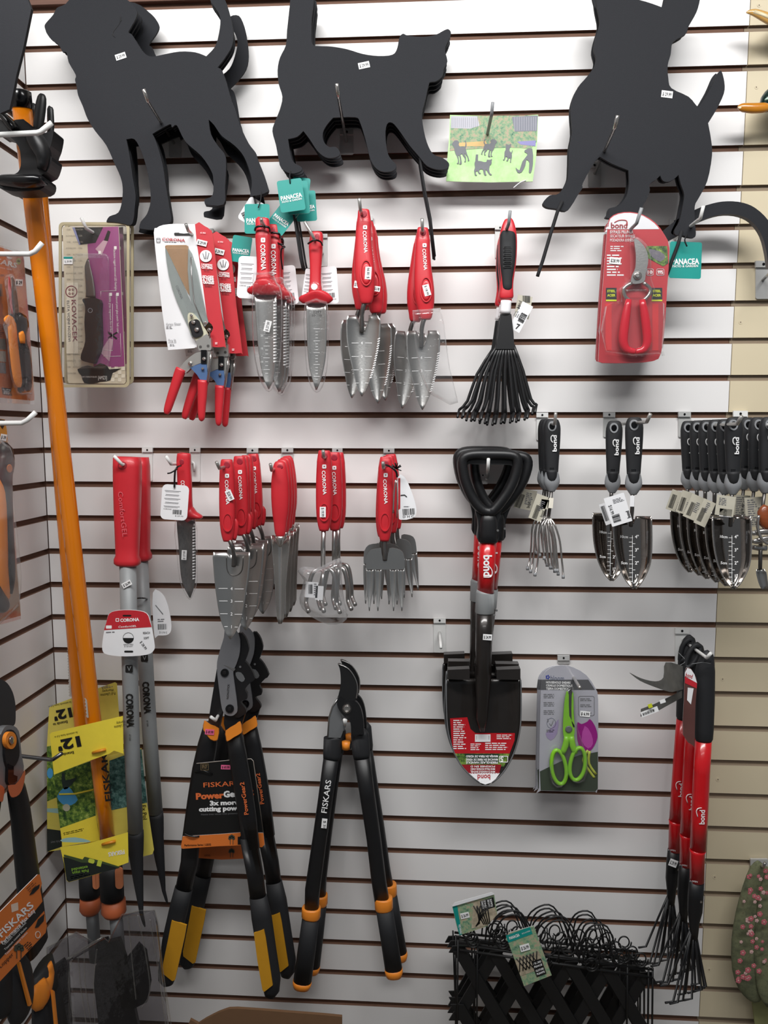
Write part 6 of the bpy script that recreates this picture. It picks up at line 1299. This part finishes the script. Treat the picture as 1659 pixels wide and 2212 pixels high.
def curl(root, pts_t, pts_b, ds, m):
    b = MB(); V = [P3(x, y, d) for (x, y), d in zip(pts_t, ds)] + [P3(x, y, d) for (x, y), d in zip(pts_b, ds)]; n = len(pts_t)
    b.add(V, [(i, i + 1, n + i + 1, n + i) for i in range(n - 1)], m, True); return b.build('hang_tag', root)
LG = mat('grey_printed_tag', '5b5a57', .5, var=.5, nscale=60)
o = curl(r2, sm([(155, 243), (220, 275), (300, 292), (345, 270), (358, 185), (455, 205)], 3, False), sm([(158, 248), (215, 290), (300, 325), (380, 350), (420, 345), (458, 335)], 3, False), [.26, .26, .25, .25, .24, .24, .23, .22, .21, .2, .19, .18, .17, .16, .15, .14], LG)
o = curl(r3, [(225, 455), (300, 425), (455, 345)], [(224, 498), (310, 470), (455, 385)], [.22, .2, .15], LG)
b = MB(); b.plate(B(.23), quad(277, 437, 24, 22, -20), .0004, mat('acid_yellow_print', 'c9cf2a')); b.plate(B(.23), quad(346, 410, 32, 20, -20), .0004, WP); b.plate(B(.225), quad(275, 470, 100, 30, -22), .0004, WP); b.bars(B(.2255), 270, 472, 70, 14, ang=-22); b.build('tag_print', r3)
b = MB(); b.ptube([(500, 195, .2), (560, 185, .2), (610, 190, .19)], 2, GREYM, 5); b.ptube([(430, 130, .12), (470, 175, .13), (440, 200, .14)], 2, GREYM, 5); b.build('wire', r2)
hook('white hook holding the red shrub rakes', (588, 158), (612, 132), .21, (412, 0, 490, 200), m=ENAMEL, base=(455, 60))

# --- folding fences
fr(*K16); D = .17
FB = mat('black_wire_paint', '101011', .45)
def fence(D):
    t = thing('folding_fence', 'folded black wire garden fence with lattice and scroll top, front-most of three', 'garden fence', 850, 560, D, 'folded garden fences at the bottom right')
    def L(x, dy=0): return 510 + (x - 215) * .141 + dy
    def R(b, pts, r=5.5): b.ptube([(x, y, D + dz) for x, y, dz in pts], r, FB, 6)
    for dy in (0, -50):
        b = MB(); b.ptube([(215, L(215, dy), D), (1455, L(1455, dy), D)], 8, FB, 8, smooth=False); b.build('rail', t)
    for x in (205, 330, 1290, 1425, 1452):
        b = MB(); b.ptube([(x, L(x, -60), D), (x - 5, 1060, D)], 6.5, FB, 6, smooth=False); b.build('post', t)
    for x0, x1, h in ((400, 720, 260), (690, 1010, 265), (980, 1240, 250)):
        for k_, e in enumerate((0, 26)):
            b = MB(); xm = (x0 + x1) / 2; y0 = L(x0, -45); y1 = L(x1, -30)
            R(b, [(x0 + e, y0, 0), (x0 + 30 + e, y0 - h * .6 + e, .004), (xm - 40, (y0 + y1) / 2 - h * .98 + e, .006), (xm + 50, (y0 + y1) / 2 - h * .95 + e, .006), (x1 - 25 - e, y1 - h * .5 + e, .004), (x1 - e, y1, 0)]); b.build('arch', t)
        for s in (-1, 1):
            b = MB(); cx = xm + s * (x1 - x0) * .18; cy = L(xm, -120); P = []
            for i in range(22): a = i * .42; r = 58 * (1 - i / 30); P.append((cx + s * r * math.cos(a), cy + r * 1.25 * math.sin(a), .003))
            R(b, P, 5); b.build('scroll', t)
        b = MB(); R(b, [(xm, L(xm), 0), (xm, L(xm) - h * .55, .003)], 5); b.build('upright_wire', t)
    for cx, cy, r in ((300, 445, 48), (490, 450, 50), (1265, 540, 50), (1375, 570, 48), (1240, 560, 40), (760, 580, 45), (1060, 600, 45)):
        b = MB()
        P = [(cx + r * math.cos(i * .5) * (1 - i / 40), cy + r * 1.1 * math.sin(i * .5) * (1 - i / 40), .006) for i in range(18)]; R(b, P, 5); b.build('scroll', t)
    M = B(D - .004)
    for i in range(-1, 7):
        x = 215 + i * 240
        for s in (1, -1):
            x0, x1 = (x, x + 420) if s > 0 else (x + 240, x - 180)
            y0 = L(x, 10); w = 78
            if x0 < 200:
                f = (200 - x0) / (x1 - x0); x0 = 200; y0 = y0 + f * 700
            if x0 > 1440: continue
            xe, ye = x1, L(x, 10) + 700
            if xe > 1440: f = (1440 - x0) / (xe - x0); ye = y0 + (ye - y0) * f; xe = 1440
            if xe < 190: f = (190 - x0) / (xe - x0); ye = y0 + (ye - y0) * f; xe = 190
            b = MB(); b.plate(M, [(x0 - w / 2 * 1.1, y0), (x0 + w / 2 * 1.1, y0), (xe + w / 2 * 1.1, ye), (xe - w / 2 * 1.1, ye)], .003, FB, off=.002 * s); b.build('lattice_strip', t)
    return t
f1 = fence(D)
f2 = dup(f1, 'folded black wire garden fence, middle one of the three bundled at the bottom right', 815, 520, .12, -.4)
f3 = dup(f1, 'folded black wire garden fence, rearmost of three, its end sticking out at the upper left', 780, 470, .07, -2.2)
def ftag(root, M, q, ang, cx, cy, w, h, flip):
    b = MB(); b.plate(M, q, .0008, GARD, WC); a = math.radians(ang); c, s = math.cos(a), math.sin(a)
    def T(u, v): return cx + (u * c - v * s), cy + (u * s + v * c)
    def Q(u0, v0, u1, v1): return [T(u0, v0), T(u1, v0), T(u1, v1), T(u0, v1)]
    b.flat(M, Q(-w * .5, -h * .5, w * .5, -h * .36), TEAL, .0006); p = T(-w * .2, -h * .43); b.text(M, 'PANACEA', p[0], p[1], h * .05, WP, ang, w * .42, bold=.03, off=.001); p = T(w * .28, -h * .43); b.text(M, 'PATIO & GARDEN', p[0], p[1], h * .025, WP, ang, w * .34, off=.001)
    b.flat(M, Q(-w * .5, -h * .02, w * .5, h * .3), PAV, .0006)
    for i in range(7):
        for sg in (1, -1):
            u = -w * .42 + i * w * .14; u2 = u + sg * w * .2
            if abs(u2) < w * .48: A_, B_ = T(u, -h * .03), T(u2, h * .22); b.tube([M(*A_, .001), M(*B_, .001)], .0011, BP, 4)
    b.flat(M, Q(w * .08, h * .12, w * .48, h * .42), BP, .0012)
    for i, s_ in enumerate(('FOLDING', 'FENCE', 'CLOTURE', 'PLIANTE')): p = T(w * .28, h * (.17 + .06 * i + (.02 if i > 1 else 0))); b.text(M, s_, p[0], p[1], h * .034, WP, ang, w * .32, bold=.03, off=.0016)
    return b.build('product_tag', root)
ftag(f1, B(D + .05), [(528, 400), (510, 445), (525, 455), (628, 742), (805, 672), (690, 355)], -20, 648, 552, 165, 345, 0)
sticker(f1, B(D + .051), 634, 495, 62, 42, -16, '$ 26.99', off=.001)
b = MB(); M = B(.13); b.plate(M, [(183, 205), (455, 140), (470, 270), (400, 345), (222, 395), (205, 330)], .0008, GARD, WC); b.flat(M, [(184, 208), (215, 200), (238, 390), (222, 395)], TEAL); b.text(M, 'PANACEA', 228, 355, 13, WP, -98, 60, bold=.02)
b.flat(M, [(320, 190), (450, 160), (465, 275), (400, 340), (300, 355)], PAV, .0005); b.flat(M, [(362, 182), (450, 158), (458, 222), (370, 245)], BP, .0008)
for i, s_ in enumerate(('FOLDING', 'FENCE', 'CLOTURE', 'PLIANTE')): b.text(M, s_, 378 + i * 17 + (6 if i > 1 else 0), 206 - i * 4, 12, WP, -99, 50, bold=.02, off=.0012)
for i in range(5): b.tube([M(320 + i * 22, 210, .0008), M(380 + i * 10, 330, .0008)], .0012, BP, 4); b.tube([M(420 - i * 20, 215, .0008), M(330 + i * 6, 340 - i * 4, .0008)], .0012, BP, 4)
b.plate(M, [(183, 205), (200, 185), (440, 128), (455, 138), (455, 142), (186, 210)], .0008, WC, off=.004); b.build('product_tag', f3)
sticker(f3, M, 262, 270, 56, 36, -10, '$ 26.99', off=.001)

# --- brown card at the bottom
fr(*K15)
cb = thing('cardboard_sheet', 'brown cardboard with rounded top edge leaning at the very bottom of the wall', 'cardboard', 760, 1420, .22)
b = MB(); b.plate(B(.22), sm([(200, 1520), (280, 1452), (360, 1405), (430, 1375), (500, 1366), (760, 1385), (985, 1402), (985, 1402), (1085, 1412), (1085, 1412), (1085, 2500), (1085, 2500), (200, 2500), (200, 2500)], 2), .006, CARDB); b.build('sheet', cb)

# --- floral gloves on the beige panel
fr(*K13)
gv = thing('garden_glove', 'floral fabric garden glove bundle hanging at the lower right edge', 'gloves', 880, 1320, .06)
PK = mat('rose_print', 'b8626a', .9, var=.3, nscale=200); PK2 = mat('pale_rose_print', 'c9a5a0', .9, var=.3, nscale=200); SAGE = mat('olive_brown_fabric', '5d5444', .9, var=.3, nscale=50)
b = MB(); b.loft(B(.06), [(905, 1318, 40), (890, 1345, 60), (870, 1450, 80), (850, 1600, 100), (835, 1750, 108), (835, 1900, 105), (850, 2000, 85), (862, 2060, 50), (868, 2085, 20)], FLOR, .38, 24, smooth=2); b0_ = b
b = MB(); b.loft(B(.075), [(985, 1330, 50), (960, 1450, 70), (945, 1600, 80), (940, 1750, 88), (945, 1900, 90), (955, 2030, 80), (960, 2110, 40)], FLOR, .38, 24, smooth=2); b.build('palm', gv)
rr = random.Random(11); b = b0_
for i in range(60):
    x = rr.uniform(760, 925); y = rr.uniform(1340, 1980); a = HS(.06, 95 - abs(x - 850) * .5, .38)
    cx_ = 895 - (y - 1330) * .1
    if abs(x - cx_) > 78: continue
    u = (x - cx_) / 100; M = B(.06 + .038 * math.sqrt(max(0, 1 - u * u)) + .002)
    s = rr.uniform(8, 16); m = PK if i % 3 else PK2
    for p in range(5): b.dome(M, circ(x + s * .6 * math.cos(p * 1.257), y + s * .6 * math.sin(p * 1.257), s * .55, 7), .001, m, .7)
    b.dome(M, circ(x, y, s * .35, 6), .0018, PK2, .7)
b.build('palm', gv)
b = MB(); b.plate(B(.03), [(840, 2060), (900, 2050), (960, 2100), (960, 2300), (870, 2300)], .004, mat('faded_green_paper', '8a8a5c', .8)); b.build('hang_tag', gv)
hook('steel hook plate above the floral gloves', (905, 1330), (915, 1310), .1, (835, 1298, 932, 1326), m=STEEL, base=(885, 1312))
hook('white hook half covered by the front lopper blade', (912, -10), (920, -20), .06, m=ENAMEL) if False else None

# ================================================================ left wall goods
fr(0, 520, 5.82)
M = LW(.13)
sp = thing('snips_pack', 'blister pack of orange and black garden snips hung on the left wall', 'packaged snips', 110, 190, 0, None, M)
b = MB(); b.plate(M, sm([(-420, -40), (-420, -40), (100, 110), (240, 160), (290, 195), (302, 260), (345, 800), (432, 1950), (432, 2005), (400, 2012), (-420, 1930), (-420, 1930)], 1), .001, ORC, WC)
b.text(M, 'FISKARS', 10, 262, 62, WP, 14, 430, bold=.03); b.text(M, 'since 1649', 70, 348, 22, WP, 12, 160); b.flat(M, circ(236, 258, 30, 16, 42), mat('lime_sticker', 'b6cf2e', .5)); b.text(M, 'NEW', 238, 258, 22, BP, 8, 38, bold=.03, off=.001)
b.text(M, 'Precision', -20, 420, 40, BP, 12, 150, off=.001); b.lines(M, -40, 830, 60, 960, 6, OP); b.lines(M, -60, 1050, 70, 1220, 7, mat('brown_print', '8a4a20', .5), 6)
for y0, c in ((1235, '8a8478'), (1390, 'c9c3b8'), (1535, '8f8f93')): b.flat(M, [(-60, y0 - 10), (70, y0), (78, y0 + 135), (-60, y0 + 125)], mat('photo_' + {1235: 'tan', 1390: 'pale', 1535: 'grey'}[y0] + '_print', c, .6, var=.3, nscale=60))
b.flat(M, [(-60, 530), (28, 545), (38, 700), (-60, 690)], GREYM)
b.flat(M, [(20, 1845), (140, 1860), (155, 1950), (35, 1935)], BP); b.text(M, 'FULL LIFETIME', 85, 1873, 16, WP, 6, 100, bold=.02, off=.001); b.text(M, 'WARRANTY', 88, 1896, 16, WP, 6, 80, bold=.02, off=.001); b.lines(M, 45, 1910, 145, 1935, 2, WP, 6, off=.001)
b.flat(M, [(70, 190), (150, 212), (145, 232), (100, 222)], WC, .001); b.build('card', sp)
sticker(sp, M, 240, 525, 92, 82, 4, '$ 29', off=.001)
b = MB(); b.loft(LW(.145), [(150, 450, 6), (168, 520, 20), (182, 700, 34), (198, 850, 36), (205, 940, 30)], STEELD, .12, 10, 3); b.loft(LW(.144), [(115, 450, 6), (125, 600, 20), (150, 800, 24), (170, 930, 20)], RED, .1, 8); b.build('blade', sp)
b = MB(); b.loft(LW(.148), [(60, 1010, 20), (110, 1000, 38), (150, 1060, 50), (165, 1250, 52), (190, 1500, 54), (215, 1700, 52), (235, 1800, 40), (240, 1845, 20)], ORG, .3, 14); b.build('handle', sp, 'orange handle')
b = MB(); b.loft(LW(.143), [(100, 970, 20), (180, 990, 40), (215, 1080, 30), (240, 1200, 22), (270, 1400, 26), (295, 1600, 28), (290, 1750, 36), (260, 1850, 40), (230, 1875, 14)], BLKG, .4, 12)
b.loft(LW(.15), [(235, 940, 24), (290, 1000, 45), (300, 1060, 48), (290, 1140, 34), (300, 1280, 30), (335, 1400, 36), (358, 1600, 36), (362, 1750, 36), (345, 1850, 34), (335, 1885, 14)], BLKG, .5, 12); b.build('handle', sp, 'black handle')
b = MB(); b.loft(LW(.16), [(262, 1150, 26), (275, 1200, 34), (285, 1290, 26)], ORG, .4, 10); b.build('lock_tab', sp)
b = MB(); b.dome(LW(.132), sm([(50, 480), (110, 425), (170, 430), (215, 560), (245, 900), (330, 960), (355, 1050), (385, 1400), (420, 1880), (360, 1930), (220, 1930), (130, 1700), (80, 1250), (30, 1050), (100, 940), (80, 700)], 2), .028, CLR, .94); b.plate(LW(.1315), [(-420, -60), (300, 140), (440, 1900), (430, 2060), (-420, 2010)], .0006, CLR); b.build('blister', sp)
# saw pack
fr(0, 700, 2.7625); M = LW(.12)
sw = thing('folding_saw_pack', 'blister pack of a long black and orange folding saw below the snips pack', 'packaged saw', 30, 600, 0, None, M)
b = MB(); b.plate(M, [(-200, 540), (30, 570), (42, 640), (60, 1000), (120, 1690), (125, 1740), (-200, 1830)], .001, mat('ochre_card', 'c98a35', .5), WC); b.flat(M, [(0, 568), (28, 572), (30, 600), (16, 625), (2, 605)], BP, .001); b.build('card', sw)
sticker(sw, M, 22, 676, 36, 38, 10, '$ 39', off=.002)
b = MB(); b.loft(LW(.14), [(10, 735, 20), (35, 765, 36), (38, 840, 38), (30, 900, 36), (45, 1000, 24), (55, 1200, 20), (65, 1400, 20), (68, 1520, 18), (62, 1610, 10)], BLK, .5, 14); b.loft(LW(.14), [(-40, 1610, 40), (0, 1660, 34), (30, 1680, 26), (45, 1690, 14)], BLK, .5, 12); b.build('handle', sw)
b = MB(); b.loft(LW(.135), [(-10, 910, 20), (2, 960, 30), (8, 1200, 32), (8, 1450, 32), (20, 1560, 30), (30, 1620, 26), (0, 1680, 10)], ORG, .5, 14); b.dome(LW(.152), circ(57, 862, 18, 12, 26), .004, mat('orange_knob', 'c07030', .5), .8); b.build('grip_inlay', sw, 'orange grip inlay')
b = MB(); b.dome(LW(.122), sm([(-150, 700), (30, 705), (72, 750), (90, 830), (75, 900), (78, 1000), (110, 1300), (128, 1500), (120, 1640), (80, 1720), (-150, 1780)], 2), .035, CLRT, .95); b.plate(LW(.1215), [(-200, 650), (50, 690), (122, 1690), (125, 1760), (-200, 1850)], .0006, CLRT); b.build('blister', sw)
# left lopper
fr(0, 1460, 5.53); M = LW(.16)
ll = thing('large_lopper', 'large loppers with black rounded blade and orange bolt, hung on the left wall', 'loppers', 70, 935, 0, None, LW(.17))
b = MB(); b.plate(LW(.185), sm([(-250, 60), (-80, 30), (20, 45), (90, 90), (150, 190), (182, 320), (188, 450), (180, 570), (130, 620), (30, 720), (-250, 700)], 3), .006, mat('matt_black_blade', '26272a', .45)); b.build('cutting_blade', ll)
b = MB(); b.plate(LW(.195), sm([(-20, 760), (10, 700), (50, 620), (100, 590), (170, 600), (225, 660), (245, 800), (260, 950), (285, 1080), (270, 1180), (210, 1290), (100, 1300), (60, 1350), (-20, 1320)], 2), .01, mat('cast_grey_metal', '8a8b8d', .5, .5, var=.2, nscale=60))
b.plate(LW(.199), sm([(70, 720), (110, 650), (160, 650), (205, 720), (232, 850), (232, 960), (190, 1060), (130, 1110), (90, 1090), (60, 940)], 2), .005, BLK)
b.ring(LW(.2), circ(135, 770, 64, 28, 104), circ(135, 770, 34, 28, 56), .006, ORG, .004); b.dome(LW(.201), circ(140, 770, 36, 20, 58), .006, CHROME, .6); b.plate(LW(.2), [(100, 1050), (165, 1080), (165, 1180), (210, 1200), (205, 1260), (110, 1300), (95, 1260)], .006, BLKG); b.build('pivot', ll)
b = MB(); b.loft(LW(.185), [(170, 1300, 70), (200, 1400, 82), (240, 1600, 88), (275, 1900, 92), (320, 2300, 96), (380, 2800, 100), (430, 3250, 100)], BLK, .35, 16, 2.6, smooth=1); b.build('handle_tube', ll)
b = MB(); b.loft(LW(.17), [(-20, 1330, 60), (-70, 1500, 70), (-150, 2000, 80)], BLK, .35, 14, 2.6, smooth=1); b.build('handle_tube', ll)
b = MB(); b.dome(LW(.19), sm([(95, 1310), (180, 1298), (245, 1220), (295, 1125), (300, 1200), (275, 1330), (230, 1420), (160, 1455), (118, 1430)], 2), .03, SALM, .96); b.build('collar', ll, 'orange collar'); b = MB(); b.dome(LW(.18), sm([(-60, 1290), (0, 1300), (55, 1345), (45, 1440), (25, 1510), (-60, 1450)], 2), .03, SALM, .96); b.build('collar', ll, 'orange collar')
fr(*K14)
b = MB(); b.loft(LW(.19), [(272, 1290, 48), (285, 1400, 56), (290, 1480, 60)], BLKR, .35, 14, smooth=1); b.loft(LW(.185), [(290, 1440, 60), (305, 1600, 70), (325, 1800, 76)], BLKR, .35, 14, smooth=1); b.plate(LW(.215), [(338, 1440), (350, 1450), (375, 1700), (362, 1700)], .004, ORG); b.build('grip', ll)
b = MB(); b.loft(LW(.2), [(316, 1275, 10), (326, 1340, 16), (300, 1420, 30), (270, 1465, 40), (235, 1470, 34), (215, 1440, 14)], ORG, .4, 14); b.build('ring', ll, 'orange ring')
b = MB(); Mc = LW(.225); b.plate(Mc, [(-200, 1140), (240, 702), (255, 702), (268, 760), (258, 800), (282, 930), (300, 1030), (292, 1075), (-200, 1600)], .001, ORC, WC)
b.flat(Mc, [(-200, 1330), (0, 1150), (200, 965), (278, 868), (286, 930), (200, 1030), (0, 1245), (-200, 1440)], BP); b.text(Mc, 'FISKARS', 100, 990, 42, WP, -44, 290, bold=.02); b.flat(Mc, [(70, 895), (115, 880), (118, 930), (75, 945)], mat('pale_mark_print', 'e9d2c0', .5)); b.text(Mc, 'Performance Max duty', 115, 1035, 24, WP, -46, 300, bold=.02, off=.001)
for i in range(3): b.text(Mc, 'Titanium coated blades', 95 + i * 4, 1080 + i * 32, 13, WP, -46, 200, off=.001)
tree_print(b, Mc, 122, 1195, 1.7, .001); b.text(Mc, 'Lopper', 40, 1250, 24, BP, -46, 120); b.lines(Mc, 160, 1130, 220, 1180, 4, BP, -44); b.lines(Mc, 170, 760, 250, 800, 3, mat('brown_print', '8a4a20'), -44); b.ring(Mc, circ(243, 1088, 18, 14, 24), circ(243, 1088, 13, 14, 18), .0003, mat('pale_mark_print', 'e9d2c0'), .001)
b.plate(Mc, [(190, 835), (215, 790), (255, 765), (250, 790), (215, 825)], .0006, BP, off=.001); b.plate(Mc, [(225, 1045), (245, 990), (285, 955), (280, 1000), (245, 1040)], .0006, BP, off=.001); b.build('card', ll)
l2 = thing('hand_pruner', 'dark rounded tool grips with an orange edge, hanging under the tilted orange card', 'pruners', 60, 1300, 0, None, LW(.2))
b = MB(); b.loft(LW(.2), [(100, 1230, 30), (110, 1350, 60), (130, 1480, 62), (140, 1580, 50), (145, 1625, 20)], BLKR, .4, 14); b.build('grip', l2); b = MB(); b.loft(LW(.195), [(0, 1320, 50), (20, 1450, 60), (30, 1560, 50), (25, 1615, 20)], BLKR, .4, 14); b.build('grip', l2)
b = MB(); b.plate(LW(.22), [(118, 1255), (132, 1262), (204, 1530), (192, 1545), (180, 1500)], .004, ORG); b.build('inlay', l2, 'orange inlay')
fr(0, 1460, 5.53)
side_hook('dark steel hook on the left wall carrying the large loppers', [(60, 935), (600, 1000), (630, 1000), (740, 925)], .4, mat('dark_zinc', '6a6a6c', .25, 1), .0034)

for o in bpy.data.objects:
    if '_s' in o: del o['_s']
for o in list(bpy.data.objects):
    if o.type == 'EMPTY' and o.parent is None: bpy.data.objects[o.name]
